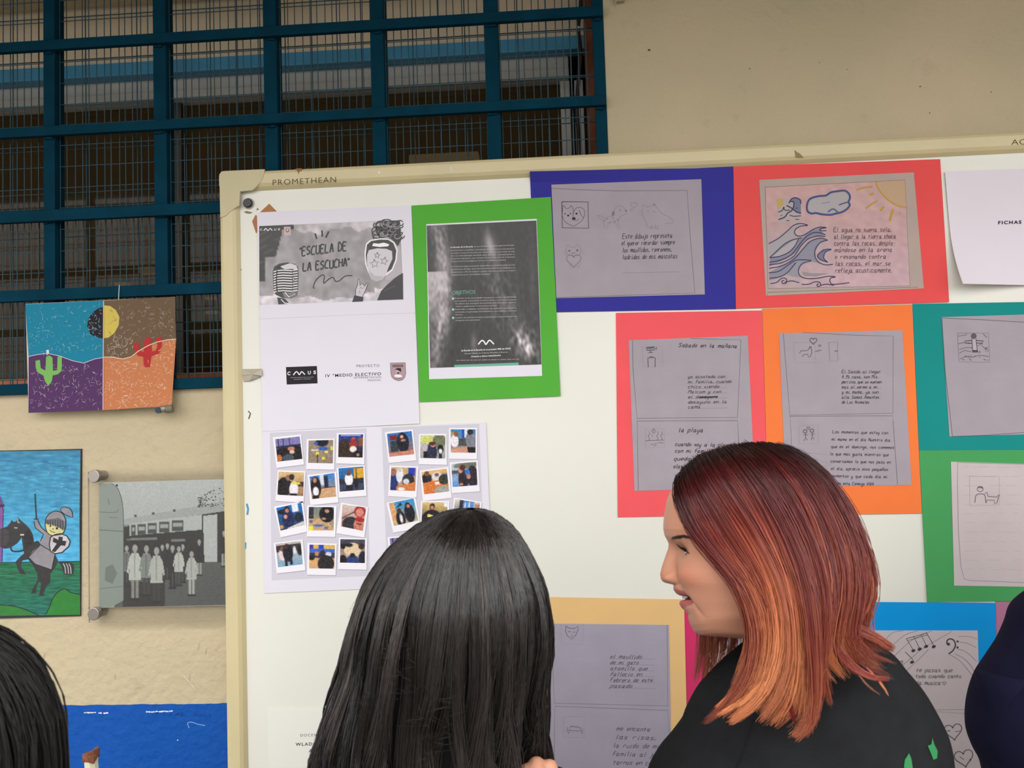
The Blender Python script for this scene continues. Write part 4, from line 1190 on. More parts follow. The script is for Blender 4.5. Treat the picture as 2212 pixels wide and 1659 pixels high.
def draw_waves(p):
    IND = (62, 60, 92)
    WSHB = (132, 132, 150)
    p.rast([(336, 343), (1728, 270), (1777, 1325), (365, 1352)], paint(40, 50, ((198, 160, 158), (190, 158, 164)),
           [('e', .2, .85, .45, .4, (176, 158, 160)), ('e', .7, .9, .5, .25, (196, 164, 172))], noise=3, soft=14), 1)
    p.line([(336, 343), (1728, 270), (1777, 1325), (365, 1352)], 4, (110, 90, 92), 2, closed=True)
    p.line([(360, 1425), (360, 1390), (1130, 1362), (1860, 1338)], 4, (110, 98, 96), 2)
    GO = (186, 146, 62)
    p.poly([(1434, 285), (1728, 270), (1735, 550), (1660, 528), (1560, 470), (1490, 400), (1450, 340)], (190, 158, 128), 2)
    p.line([(1437, 288), (1452, 340), (1495, 405), (1560, 470), (1650, 525), (1735, 548)], 14, GO, 3, smooth=True)
    for pts, w_ in (([(1245, 370), (1330, 345), (1405, 338)], 16), ([(1375, 418), (1418, 405)], 22), ([(1335, 555), (1400, 508), (1450, 480)], 16), ([(1480, 578), (1520, 535)], 20), ([(1575, 680), (1590, 620), (1610, 560)], 24), ([(1670, 610), (1680, 590)], 14)):
        p.line(pts, w_, GO, 3)
    cl_ = [(760, 590), (750, 540), (765, 480), (800, 450), (870, 432), (940, 425), (990, 395), (1060, 382), (1130, 378), (1170, 410), (1180, 450), (1165, 490), (1178, 520), (1150, 560), (1100, 590), (1040, 605), (980, 618), (900, 612), (840, 600), (800, 605)]
    p.poly(cl_, (172, 164, 168), 3)
    p.line(cl_, 20, (70, 82, 124), 4, closed=True, smooth=True)
    p.line([(960, 590), (1010, 560), (1060, 590)], 16, (88, 100, 136), 4, smooth=True)
    p.line([(1070, 520), (1110, 505), (1160, 490)], 12, (70, 82, 124), 5, smooth=True)
    p.line([(900, 505), (985, 490)], 10, (140, 140, 156), 4)
    # small stamp-like picture
    p.poly([(445, 448), (690, 455), (694, 685), (465, 695)], (178, 164, 164), 3)
    p.poly([(448, 460), (520, 455), (515, 520), (460, 560)], (190, 160, 96), 4)
    p.poly([(570, 500), (600, 455), (650, 448), (690, 480), (692, 600), (640, 590), (612, 540), (625, 490), (590, 480)], (118, 120, 146), 5)
    p.line([(572, 502), (598, 460), (640, 448), (685, 470), (690, 510)], 11, IND, 6, smooth=True)
    p.line([(585, 485), (620, 490), (618, 540), (600, 575), (560, 600), (530, 640), (470, 665)], 12, IND, 6, smooth=True)
    p.line([(548, 525), (580, 540), (610, 560), (650, 590), (694, 602)], 12, IND, 6, smooth=True)
    p.line([(466, 590), (505, 575), (522, 540), (530, 570), (580, 570)], 9, IND, 6, smooth=True)
    p.line([(580, 620), (620, 632), (692, 628)], 8, IND, 6, smooth=True)
    for a, b in (((545, 676), (580, 674)), ((488, 624), (508, 622)), ((638, 552), (662, 550)), ((634, 662), (676, 664))):
        p.line([a, b], 6, DARKPEN, 7)
    # the big waves
    p.poly([(374, 905), (470, 860), (570, 770), (640, 715), (700, 706), (650, 740), (630, 800), (660, 835), (560, 880), (480, 950), (385, 1040), (376, 980)], (166, 158, 164), 2)
    p.poly([(385, 1050), (480, 955), (560, 885), (700, 850), (800, 770), (900, 745), (890, 780), (940, 820), (800, 830), (720, 880), (650, 990), (540, 1060), (378, 1130)], WSHB, 2)
    p.poly([(400, 1035), (500, 950), (600, 880), (680, 850), (640, 930), (560, 1000), (470, 1030)], (172, 164, 168), 3)
    p.poly([(378, 1190), (560, 1090), (690, 980), (760, 890), (880, 850), (960, 870), (880, 900), (835, 980), (840, 1060), (900, 1110), (800, 1080), (700, 1090), (600, 1180), (480, 1240), (378, 1270)], (140, 138, 154), 3)
    p.poly([(660, 1090), (790, 1072), (700, 1120), (665, 1190), (690, 1240), (600, 1230), (540, 1200)], (150, 146, 158), 4)
    p.poly([(700, 1180), (790, 1200), (980, 1200), (840, 1230), (720, 1225)], (146, 140, 146), 3)
    p.poly([(850, 1020), (910, 960), (985, 960), (930, 1000), (920, 1060), (955, 1085), (890, 1070)], (118, 120, 146), 5)
    W_ = 9
    for pts in (
            [(372, 905), (470, 850), (560, 775), (620, 722), (690, 704), (760, 722), (690, 730), (640, 760), (630, 800), (660, 828), (720, 820), (800, 770), (870, 742), (945, 745), (890, 755), (885, 775), (945, 775)],
            [(380, 1045), (440, 990), (520, 915), (600, 870), (700, 845)], [(380, 1045), (480, 1030), (570, 990), (630, 930), (670, 855)],
            [(376, 1090), (480, 1070), (590, 1020), (650, 950), (720, 860), (800, 800), (880, 795), (935, 815)],
            [(376, 1115), (500, 1095), (620, 1030), (690, 930), (760, 860), (850, 830), (935, 832)],
            [(376, 1150), (500, 1125), (620, 1060), (710, 960), (790, 880), (890, 850), (960, 870)],
            [(960, 870), (890, 890), (840, 950), (830, 1020), (860, 1080), (930, 1115), (1010, 1110)],
            [(995, 960), (930, 965), (860, 1015), (880, 1060), (960, 1090)], [(995, 962), (935, 990), (920, 1050), (960, 1090)],
            [(372, 1195), (470, 1180), (560, 1120), (640, 1070), (720, 1065), (795, 1075), (710, 1100), (668, 1160), (680, 1220), (740, 1250), (850, 1250), (960, 1230), (1035, 1235), (985, 1250), (985, 1290), (1020, 1310), (1175, 1293)],
            [(380, 1250), (480, 1235), (560, 1190), (640, 1095)], [(388, 1302), (450, 1290), (500, 1250), (545, 1255), (545, 1295), (510, 1300), (505, 1275), (525, 1270)],
            [(530, 1290), (600, 1275), (675, 1293)], [(700, 1310), (770, 1308), (830, 1285), (880, 1290), (885, 1325), (855, 1328), (855, 1308), (870, 1305)], [(890, 1318), (950, 1308), (1020, 1320)]):
        p.line(pts, W_, IND, 6, smooth=True)
    G = (84, 70, 74)
    for i, (s_, b) in enumerate((('El agua no suena sola,', 1600), ('al llegar a la tierra choca', 1642), ('contra las rocas, desplo-', 1636), ('mándose en la arena', 1606), ('o resonando contra', 1545), ('las rocas, el mar se', 1588), ('refleja acusticamente.', 1602))):
        y = 786 + i * 67.3
        p.hand(s_, 1018 + 3 * i, y, b, 24, 5.6, G, dy=-4)
        if i in (1, 2, 5, 6, 0):
            p.line([(1020 + 3 * i, y + 6), (b, y + 2)], 3, (140, 112, 112), 2)


worksheet([(1584.2, 360), (2031, 343.7), (2050.5, 652.5), (1589.8, 666.6)], 'coral_card_top', (228, 84, 84), 'coral red card with pinkish sheet of drawn sea waves and sun',
          [(1640, 388.6), (1974, 372.3), (1995.6, 623), (1654.4, 639)], 3, PINKP, draw_waves, (1580, 330, 4.608))


def draw_saturday(p):
    L1 = (96, 90, 98)
    p.line([(168, 272), (170, 480), (202, 878), (985, 872), (1012, 268), (620, 256)], 3.5, L1, 2)
    p.line([(212, 1440), (204, 900), (985, 896), (995, 1080), (1000, 1400)], 3.5, L1, 2)
    faint_lines(p, 230, 900, 300, 860, 12, (160, 152, 161))
    faint_lines(p, 230, 900, 905, 1000, 3, (156, 148, 158))
    p.line([(245, 322), (400, 318), (402, 475), (248, 478)], 1.5, FAINT, 2, closed=True)
    p.line([(276, 326), (340, 322), (340, 345), (278, 348)], 5, DARKPEN, 3, closed=True)
    p.line([(282, 335), (332, 330)], 7, (90, 84, 92), 3)
    p.line([(340, 338), (358, 324), (352, 346)], 4, DARKPEN, 3)
    p.line([(306, 348), (308, 365)], 4, DARKPEN, 3)
    p.line([(290, 367), (326, 365)], 4, DARKPEN, 3)
    p.line([(290, 480), (286, 408), (343, 406), (343, 480)], 5, DARKPEN, 3)
    p.line([(298, 408), (302, 400), (326, 398), (328, 408)], 5, DARKPEN, 3)
    p.hand('Sabado en la mañana', 525, 322, 985, 17, 4.4, DARKPEN, dy=8, slant=.3)
    for i, (s_, b) in enumerate((('yo acostado con', 890), ('mi familia, cuando', 942), ('chico viendo', 846), ('Malcom y con', 860), ('el desayuno', 835), ('desayuno en la', 905), ('cama', 700))):
        y = 565 + i * 39.3
        p.hand(s_, 599, y, b, 13, 3.4, DARKPEN, slant=.3, dy=-3)
        p.line([(600, y + 2), (905, y - 2)], 2, (126, 118, 126), 2)
    p.line([(690, 716), (830, 710)], 9, DARKPEN, 4)
    p.hand('la playa', 525, 985, 722, 19, 4.4, DARKPEN, slant=.3)
    p.hand('cuando voy a la playa', 500, 1092, 940, 17, 4.4, DARKPEN, slant=.3, dy=10)
    p.hand('con mi familia', 498, 1146, 800, 17, 4.4, DARKPEN, slant=.3)
    p.hand('quedo', 488, 1206, 620, 17, 4.4, DARKPEN, slant=.3)
    p.hand('olas', 486, 1266, 560, 17, 4.4, DARKPEN, slant=.3)
    p.line([(268, 962), (414, 960), (416, 1104), (270, 1108)], 2, FAINT, 2, closed=True)
    p.line([(268, 1052), (414, 1048)], 4, PENCIL, 3)
    star(p, 332, 978, 20, 4, PENCIL, 3)
    for x in (295, 362, 393):
        p.line([(x, 980), (x + 6, 1000), (x - 6, 1015), (x + 4, 1035), (x - 2, 1048)], 3.5, PENCIL, 3, smooth=True)
    p.line([(322, 1005), (320, 1020)], 3, PENCIL, 3)
    for (x, y) in ((322, 1082), (350, 1075), (380, 1068), (400, 1070), (345, 1090)):
        p.line([(x - 12, y + 3), (x, y - 3), (x + 10, y)], 3.5, PENCIL, 3)


worksheet([(1330.5, 676), (1646, 670.5), (1660, 1112), (1334.4, 1117.5)], 'coral_card_low', (236, 92, 98), 'coral red card behind the red haired head, sheet titled sabado',
          [(1358, 735), (1615.3, 725.2), (1631, 1053), (1370.5, 1060.7)], 1.5, GREYP, draw_saturday, (1320, 660, 3.606))


def draw_home(p):
    L1 = (104, 96, 106)
    p.line([(184, 248), (190, 330), (234, 872), (1020, 856), (1022, 268), (740, 262), (330, 240)], 3.5, L1, 2)
    p.line([(250, 1180), (236, 880), (1020, 876), (1022, 930), (1055, 1400)], 3.5, L1, 2)
    faint_lines(p, 250, 940, 290, 850, 12, (162, 154, 163))
    p.line([(262, 318), (425, 315), (430, 470), (272, 474)], 2, FAINT, 2, closed=True)
    heart(p, 413, 304, 27, 6, PENCIL)
    p.line([(308, 400), (318, 380), (355, 380), (378, 370), (385, 350), (400, 370), (402, 395), (390, 425), (375, 428), (370, 405), (340, 410), (325, 425)], 5, PENCIL, 3)
    p.line([(380, 365), (386, 345)], 6, PENCIL, 3)
    p.line([(393, 365), (398, 346)], 6, PENCIL, 3)
    p.ell(462, 341, 13, 9, (128, 120, 130), 3)
    p.line([(428, 385), (476, 375)], 5, PENCIL, 3)
    p.line([(455, 355), (452, 400)], 3, FAINT, 3)
    p.line([(530, 318), (598, 310), (600, 458), (540, 460)], 5, FAINT, 3, closed=True)
    p.line([(574, 384), (598, 380)], 6, PENCIL, 3)
    for i, (s_, b) in enumerate((('El Sonido al llegar', 930), ('A Mi casa, son Mis', 905), ('perritos que se vuelven', 936), ('mas al verme a mi', 905), ('y mi mama, ya son', 912), ('alla Somos Amantes', 918), ('de Los Animales', 842))):
        y = 550 + i * 38.8
        p.hand(s_, 630, y, b, 13, 3.4, DARKPEN)
        if i < 6:
            p.line([(630, y + 3), (930, y - 1)], 2, (126, 118, 126), 2)
    for i, (s_, a, b) in enumerate((('Los momentos que estoy con', 560, 985), ('mi mama en el dia Nuestro dia', 553, 1003), ('que es el domingo, nos comemos', 548, 1032), ('lo que mas gusta mientras que', 540, 990), ('conversamos lo que nos paso en', 545, 1005), ('el dia, aprecio esos pequeños', 548, 986), ('momentos y que cada dia mi', 551, 980), ('mama esta Conmigo VIVA', 561, 876))):
        p.hand(s_, a, 1008 + i * 56, b, 13, 3.4, DARKPEN, dy=8)
    p.line([(302, 952), (448, 946), (452, 1088), (306, 1088)], 2, FAINT, 2, closed=True)
    heart(p, 375, 970, 12, 4, PENCIL)
    for x, y in ((350, 995), (402, 990)):
        p.line([(x + 14 * math.cos(a), y + 13 * math.sin(a)) for a in np.linspace(0, 6.3, 10)], 7, PENCIL, 3)
        p.line([(x + 4, y + 14), (x + 4, y + 48)], 5, PENCIL, 3)
        p.line([(x - 12, y + 28), (x + 22, y + 24)], 4, PENCIL, 3)
        p.line([(x - 8, y + 72), (x + 4, y + 48), (x + 18, y + 66)], 5, PENCIL, 3)


worksheet([(1647, 667), (1970, 657.5), (1991.2, 1108.8), (1660, 1114)], 'orange_card', (240, 124, 66), 'orange card with handwritten sheet above and right of the red haired head',
          [(1683, 720), (1949, 713), (1969.3, 1048), (1697, 1052)], 2.5, GREYP, draw_home, (1640, 650, 3.53))


def draw_statue(p):
    L1 = (100, 92, 100)
    p.line([(182, 114), (400, 124), (640, 138)], 3, L1, 2)
    p.line([(182, 114), (200, 400), (238, 738), (420, 732), (640, 716)], 3, L1, 2)
    faint_lines(p, 250, 600, 180, 700, 9, (160, 152, 161))
    p.line([(264, 194), (428, 194), (434, 348), (272, 346)], 2, PENCIL, 2, closed=True)
    p.ell(350, 210, 15, 15, (92, 84, 92), 3)
    p.poly([(340, 224), (362, 224), (368, 284), (344, 284)], (176, 166, 172), 3)
    p.line([(340, 224), (344, 284), (368, 284), (362, 224)], 3, DARKPEN, 4)
    p.line([(342, 232), (302, 236), (304, 246), (342, 248)], 3.5, DARKPEN, 4)
    p.line([(362, 232), (402, 236), (396, 248), (364, 246)], 3.5, DARKPEN, 4)
    p.poly([(342, 284), (372, 284), (374, 296), (342, 296)], (80, 72, 80), 4)
    for pts in ([(268, 250), (300, 244), (330, 250)], [(274, 280), (310, 270), (345, 272)], [(276, 330), (310, 315), (340, 322), (380, 310), (430, 318)], [(370, 262), (390, 250), (400, 268), (425, 280)], [(274, 300), (300, 285), (335, 292)], [(268, 210), (310, 204), (314, 194)], [(400, 198), (420, 218)]):
        p.line(pts, 3, PENCIL, 3)
    for k in range(14):
        x, y = random.uniform(285, 425), random.uniform(315, 340)
        p.line([(x, y), (x + 6, y - 5), (x + 10, y + 3)], 2, PENCIL, 3)
    for k in range(8):
        x, y = random.uniform(378, 425), random.uniform(275, 305)
        p.line([(x, y), (x + 4, y - 10)], 2.5, PENCIL, 3)


worksheet([(1971.5, 656.5), (2290, 651), (2300, 971), (1985.3, 972.8)], 'teal_card', (26, 138, 134), 'teal card with grey sheet bearing a small statue drawing at right',
          [(2033.8, 685), (2290, 677), (2300, 936), (2051, 943)], 2, GREYP, draw_statue, (1960, 640, 2.44))


def draw_dog(p):
    L1 = (150, 136, 140)
    p.line([(640, 886), (400, 880), (265, 876), (264, 1000), (270, 1250), (282, 1420), (300, 1490), (330, 1498), (640, 1510)], 3, L1, 2, smooth=False)
    faint_lines(p, 300, 600, 900, 1440, 12, (186, 172, 174))
    p.line([(328, 950), (484, 948), (486, 1100), (330, 1104)], 2, (160, 148, 152), 2, closed=True)
    p.line([(384 + 16 * math.cos(a), 1016 + 14 * math.sin(a)) for a in np.linspace(0, 6.3, 12)], 3, PENCIL, 3)
    p.poly([(368, 1012), (374, 1002), (396, 1002), (400, 1016), (384, 1010)], (112, 100, 106), 3)
    p.line([(356, 1088), (362, 1050), (384, 1042), (408, 1048), (414, 1088)], 3.5, PENCIL, 3, smooth=True)
    p.line([(408, 1040), (420, 1032), (425, 1055), (470, 1058), (484, 1045), (472, 1090), (460, 1092), (458, 1075), (420, 1074), (416, 1090)], 3.5, PENCIL, 3)


worksheet([(1985.4, 973.2), (2290, 971.5), (2300, 1297), (2003, 1300.6)], 'leaf_green_card', (74, 156, 92), 'mid green card with pale sheet of a person and dog, beneath teal card',
          [(2054.3, 997.4), (2290, 1004), (2300, 1269), (2061.2, 1265)], 3, PALEP, draw_dog, (1960, 640, 2.44))


def draw_music(p):
    C_ = (64, 58, 66)
    for pts in ([(470, 470), (560, 380), (662, 362)], [(570, 490), (680, 400), (800, 362)], [(560, 620), (640, 540), (760, 440), (930, 362)], [(640, 700), (760, 600), (860, 520), (1120, 368)], [(690, 740), (800, 640), (900, 540)],
                [(1090, 580), (1190, 640), (1280, 740), (1355, 840)], [(1150, 580), (1230, 620), (1300, 690), (1355, 780)], [(1170, 530), (1260, 565), (1355, 650)], [(1180, 465), (1270, 480), (1350, 520)], [(1180, 415), (1280, 415), (1360, 440)]):
        p.line(pts, 3.5, (112, 104, 112), 2, smooth=True)
    p.line([(760, 548), (690, 436), (760, 415), (818, 532)], 5, C_, 3)
    p.line([(690, 436), (830, 398), (882, 505)], 5, C_, 3)
    p.line([(830, 398), (880, 378), (955, 508)], 5, C_, 3)
    p.line([(700, 455), (890, 400)], 4, C_, 3)
    for x, y in ((757, 550), (816, 535), (878, 510), (950, 512), (745, 658)):
        p.ell(x, y, 20, 14, C_, 4, rot=-.4)
    p.line([(680, 560), (755, 635)], 5, C_, 3)
    p.line([(640, 660) if k else (655, 640) for k in range(2)], 4, C_, 3)
    p.line([(640 + 18 * math.cos(a), 662 + 15 * math.sin(a)) for a in np.linspace(0, 6.3, 10)], 4, C_, 3)
    p.line([(555, 590), (622, 650)], 4, C_, 3)
    p.line([(1090, 500), (1075, 480), (1080, 450), (1110, 438), (1142, 455), (1155, 500), (1130, 550), (1090, 580)], 12, C_, 3, smooth=True)
    p.ell(1090, 488, 14, 14, C_, 4)
    p.ell(1175, 462, 10, 10, C_, 4)
    p.ell(1175, 518, 10, 10, C_, 4)
    p.hand('te pasas que', 785, 750, 1132, 22, 6, (118, 110, 118))
    p.hand('todo cuando canto', 780, 806, 1215, 20, 6, (112, 104, 112))
    p.hand('la musica', 790, 872, 1020, 22, 6, (112, 104, 112))
    heart(p, 1050, 858, 17, 5, (112, 104, 112))
    p.line([(960, 1110), (1340, 1104)], 4, (132, 124, 132), 2)
    p.line([(975, 1126), (1340, 1150)], 3, (132, 124, 132), 2)
    heart(p, 1135, 1310, 85, 8, (96, 88, 96), 3, -.15)
    heart(p, 1236, 1560, 90, 8, (88, 80, 88), 3, -.2)
    p.line([(1080, 1310), (1105, 1305)], 7, C_, 3)
    p.line([(1150, 1315), (1200, 1310)], 5, C_, 3)
    p.line([(1195, 1550), (1235, 1580)], 5, C_, 3)
    p.ell(1296, 1582, 9, 9, C_, 3)


worksheet([(1832, 1300), (2150.5, 1302.5), (2158, 1742), (1838, 1745)], 'sky_blue_card', (10, 148, 222), 'sky blue card with music notes sheet behind the black sweatshirt shoulder',
          [(1880, 1362), (2112, 1362), (2121, 1700), (1885, 1705)], 2, PALEP, draw_music, (1800, 1280, 4.376))
o = sheet('paper_card', [(2151, 1299), (2420, 1296), (2430, 1740), (2159, 1742)], grow(YP, 1.2), card_mat('mauve_card', (176, 118, 146)), n=3)
tag(o, 'dusty mauve card between the sky blue card and the navy jacket', 'card', 'coloured cards on the board')


def draw_cat(p):
    L1 = (110, 104, 116)
    p.line([(216, 330), (230, 700), (246, 1062), (1292, 1088), (1284, 340)], 4, L1, 2)
    p.line([(244, 1560), (248, 1090), (1290, 1128), (1318, 1500)], 4, L1, 2)
    faint_lines(p, 270, 1200, 380, 1040, 14, (160, 152, 164))
    p.line([(306, 335), (310, 512), (508, 520), (512, 335)], 2.5, FAINT, 2)
    p.line([(352, 350), (348, 400), (365, 440), (405, 472), (445, 430), (465, 385), (462, 352), (430, 374), (380, 370), (352, 350)], 5, PENCIL, 3)
    p.line([(370, 402), (396, 402)], 5, PENCIL, 3)
    p.line([(415, 408), (440, 406)], 5, PENCIL, 3)
    p.line([(404, 425), (408, 440)], 3, PENCIL, 3)
    p.line([(395, 446), (418, 444)], 3, PENCIL, 3)
    for i, (s_, b) in enumerate((('el maullido', 1055), ('de mi gato', 1025), ('atomillo que', 1106), ('fallecio en', 1056), ('Febrero de este', 1152), ('pasado', 966))):
        y = 648 + i * 54
        p.hand(s_, 758, y, b, 20, 4.6, (88, 82, 92), slant=.4, dy=2)
        p.line([(780, y + 4), (1170, y + 8)], 2.5, (128, 120, 130), 2)
    p.line([(328, 1186), (520, 1188), (522, 1380), (330, 1378)], 2.5, FAINT, 2, closed=True)
    p.line([(388, 1290), (394, 1276), (472, 1282), (478, 1296)], 5, PENCIL, 3)
    p.line([(380, 1312), (480, 1316)], 4, PENCIL, 3)
    for x in (366, 490):
        p.line([(x, 1284), (x - 3, 1320), (x + 12, 1345), (x + 16, 1300)], 4, PENCIL, 3)
    for x in (400, 440):
        p.line([(x, 1330), (x + 14, 1322), (x + 28, 1332)], 3, FAINT, 3)
        p.line([(x, 1272), (x + 12, 1264), (x + 24, 1272)], 3, FAINT, 3)
    for i, (s_, a, b) in enumerate((('me encanta', 815, 1132), ('las risas,', 806, 1190), ('la ruido de mi', 786, 1212), ('familia al jun', 778, 1212), ('tarnos en casa', 784, 1215))):
        p.hand(s_, a, 1312 + i * 78, b, 23, 5, (92, 86, 96), slant=.35, dy=10)


worksheet([(1142, 1289), (1477.6, 1295), (1488, 1740), (1146, 1745)], 'cream_card', (226, 186, 128), 'cream tan card with cat sheet between the two girls heads',
          [(1188, 1347), (1445, 1350), (1452, 1735), (1184, 1738)], 3, mat('lilac_newsprint', (160, 154, 170), rough=.8, mottle=.05, mscale=22), draw_cat, (1140, 1270, 4.265))
worksheet([(1470, 1299), (1790, 1299), (1800, 1740), (1476, 1740)], 'magenta_card', (206, 52, 104), 'magenta card mostly hidden behind the red haired girl',
          [(1530, 1356), (1770, 1356), (1776, 1700), (1534, 1700)], 1.5, PALEP, None)

# -- white sheet at the right and the white sheet at the bottom left
Yf = grow(YP, 3)
fich = sheet('white_poster', [(2041, 371), (2330, 360), (2345, 615), (2062, 619)], Yf, WHITEP2, n=14, bend=lambda u, t: .016 * max(0, t - .45) ** 2 * max(0, 1 - u * 1.6) * 6 + .0005)
tag(fich, 'white sheet reading fichas at the right edge, lower corner curling', 'poster')
p = Print(Yf - .0012, (2000, 280, 4.366))
p.font('FICHAS', 684, 892, 902, 886, 30, (52, 42, 56), .025, 1.3)
p.build('printed_lettering', fich)
Yd = grow(YP, 2)
doc = sheet('white_poster', [(578, 1530), (812, 1526), (816, 1740), (582, 1742)], Yd, mat('bright_white_paper', (229, 229, 220), rough=.5), n=3)
tag(doc, 'white sheet reading docente low beside the long black hair', 'poster')
p = Print(Yd, (560, 1540, 6.0))
p.font('DOCENTE', 534, 308, 822, 300, 34, (110, 104, 112), 0, 1.25)
p.font('WLADIM', 470, 428, 770, 420, 40, (60, 54, 62), .015, 1.25)
p.font('AR B', 640, 508, 830, 503, 38, (70, 64, 72), .015, 1.25)
p.build('printed_lettering', doc)

# ------------------------------------------------------------------ things on the left wall
# mosaic picture hanging from the grille
Ym = -0.024
MOSP = mat('mosaic_paper', (205, 198, 190), rough=.7)
mos = sheet('mosaic_picture', [(55, 656.5), (378, 641.5), (371, 878), (62, 892)], Ym, MOSP, n=12,
            bend=lambda u, t: -.008 * math.sin(math.pi * t) * u * u + .004 * u * u * t)
tag(mos, 'torn paper desert mosaic with two cacti hanging from the blue grille', 'picture')
TM = (0, 400, 3.317)


class MosPrint(Print):
    def pt(s, x, y, l=1):
        px, py = s.T[0] + x / s.T[2], s.T[1] + y / s.T[2]
        u = min(1, max(0, (px - 57) / 318.0))
        t = min(1, max(0, (py - 650) / 235.0))
        return at(px, py, s.Y - (-.008 * math.sin(math.pi * t) * u * u + .004 * u * u * t) - .0012 - LIFT * l * 3)


p = MosPrint(Ym, TM)
BLUm, PURm, BRNm, ORNm = (18, 126, 156), (82, 48, 94), (108, 86, 66), (194, 120, 78)
top = lambda x: 853 - (x - 181) * .049
HORL = [(205, 1228), (260, 1215), (340, 1205), (430, 1225), (520, 1258), (600, 1275), (680, 1245), (738, 1235)]
HORR = [(742, 1232), (800, 1232), (880, 1245), (940, 1230), (990, 1190), (1060, 1150), (1120, 1125), (1200, 1108), (1262, 1103)]


def strip_fill(pr, upper, lower, col, l):
    """Fill between two polylines sampled at the same x positions."""
    for (a0, a1), (b0, b1) in zip(zip(upper[:-1], upper[1:]), zip(lower[:-1], lower[1:])):
        n = 5
        for k in range(n):
            t0, t1 = k / n, (k + 1) / n
            f_ = lambda A, B, t: (A[0] + (B[0] - A[0]) * t, A[1] + (B[1] - A[1]) * t)
            pr.poly([f_(a0, b0, t0), f_(a1, b1, t0), f_(a1, b1, t1), f_(a0, b0, t1)], col, l)


xl = [181, 260, 340, 430, 520, 600, 680, 740]
strip_fill(p, [(x + 0, top(x)) for x in xl], HORL, BLUm, 1)
strip_fill(p, HORL, [(204 + (740 - 204) * (x - 181) / 559, 1632 - (x - 181) * .04) for x in xl], PURm, 1)
xr_ = [742, 800, 880, 940, 990, 1060, 1120, 1200, 1252]
strip_fill(p, [(x, 828 - (x - 742) * .058) for x in xr_], HORR, BRNm, 1)
strip_fill(p, HORR, [(742 + (1230 - 742) * (x - 742) / 510, 1612 - (x - 742) * .06) for x in xr_], ORNm, 1)
p.poly([(738, 872 + 0), (700, 885), (660, 915), (632, 960), (624, 1010), (640, 1060), (680, 1088), (738, 1098)], (34, 26, 34), 2)
p.poly([(742, 860), (790, 866), (830, 895), (856, 945), (850, 1005), (820, 1060), (780, 1090), (742, 1098)], (206, 186, 84), 2)
p.line([(742, 830), (740, 1232), (738, 1610)], 7, (200, 180, 200), 3)
GC = (120, 178, 92)
p.poly([(330, 1230), (352, 1218), (376, 1235), (380, 1330), (410, 1325), (412, 1230), (444, 1222), (442, 1330), (415, 1355), (378, 1362), (372, 1405), (345, 1440), (320, 1400), (312, 1365), (275, 1345), (256, 1310), (254, 1258), (286, 1252), (292, 1310), (326, 1330)], GC, 3)
RC = (178, 44, 46)
p.poly([(1035, 1110), (1062, 1084), (1086, 1105), (1088, 1190), (1115, 1185), (1128, 1150), (1114, 1092), (1158, 1086), (1160, 1150), (1140, 1205), (1085, 1225), (1072, 1304), (1030, 1304), (1026, 1230), (985, 1222), (965, 1180), (952, 1132), (992, 1130), (1005, 1185), (1028, 1195)], RC, 3)
p.poly([(330, 1182), (350, 1178), (352, 1205), (335, 1220)], (215, 208, 216), 3)


def crack(n, x0, x1, ylo, yhi, cols, ln=16):
    for _ in range(n):
        x, y = random.uniform(x0, x1), random.uniform(ylo(0) if callable(ylo) else ylo, yhi)
        pts = [(x, y)]
        a = random.uniform(0, 6.3)
        for k in range(random.choice((1, 2, 2, 3))):
            a += random.uniform(-1.2, 1.2)
            pts.append((pts[-1][0] + ln * math.cos(a) * random.uniform(.4, 1.2), pts[-1][1] + ln * math.sin(a) * random.uniform(.4, 1.2)))
        p.line(pts, random.uniform(1.6, 4.2), random.choice(cols), 2 if random.random() < .8 else 5, taper=True)


crack(210, 205, 725, 855, 1200, [(100, 172, 196), (140, 190, 205), (60, 156, 186)], 13)
crack(190, 220, 725, 1290, 1600, [(176, 150, 186), (140, 108, 156), (190, 176, 194)], 15)
crack(150, 760, 1240, 835, 1090, [(186, 174, 158), (150, 132, 112)], 14)
crack(60, 760, 950, 1090, 1225, [(196, 184, 168)], 15)
crack(240, 760, 1225, 1255, 1585, [(226, 176, 142), (226, 200, 180)], 15)
crack(40, 1100, 1250, 1130, 1260, [(236, 190, 160)], 15)
crack(14, 645, 730, 900, 1080, [(196, 180, 190)], 13)
p.line(HORR, 6, (226, 200, 180), 4)
p.line(HORL, 5, (196, 190, 206), 4)
p.build('mosaic_print', mos)
th = MB().tube([at(258, 616, -.016), at(257, 630, -.017), at(256, 648, Ym)], .0008, 6)
th.build('hanging_thread', mat('white_thread', (205, 205, 205)), mos)
# window stop under the mosaic
s0 = at(366, 882, -.015)
ws = empty('window_stop', s0)
tag(ws, 'small grey metal window stop under the mosaic picture corner', 'bracket')
MB().tube([s0 + np.array([-.014, .015, .002]), s0 + np.array([-.010, -.012, -.001]), s0 + np.array([.004, -.018, -.002])], [.005, .007, .007], 12).build('stop_arm', mat('stop_metal', (150, 142, 128), rough=.4, metal=.4), ws, smooth=True)
MB().tube([s0 + np.array([.004, -.018, -.002]), s0 + np.array([.015, -.016, -.001])], [.0085, .008], 14).build('stop_tip', mat('stop_rubber', (120, 112, 96), rough=.6), ws)
MB().tube([s0 + np.array([-.013, -.012, -.003]), s0 + np.array([-.013, -.02, -.004])], .006, 12).build('stop_cap', mat('stop_blue', (46, 60, 82), rough=.5), ws)

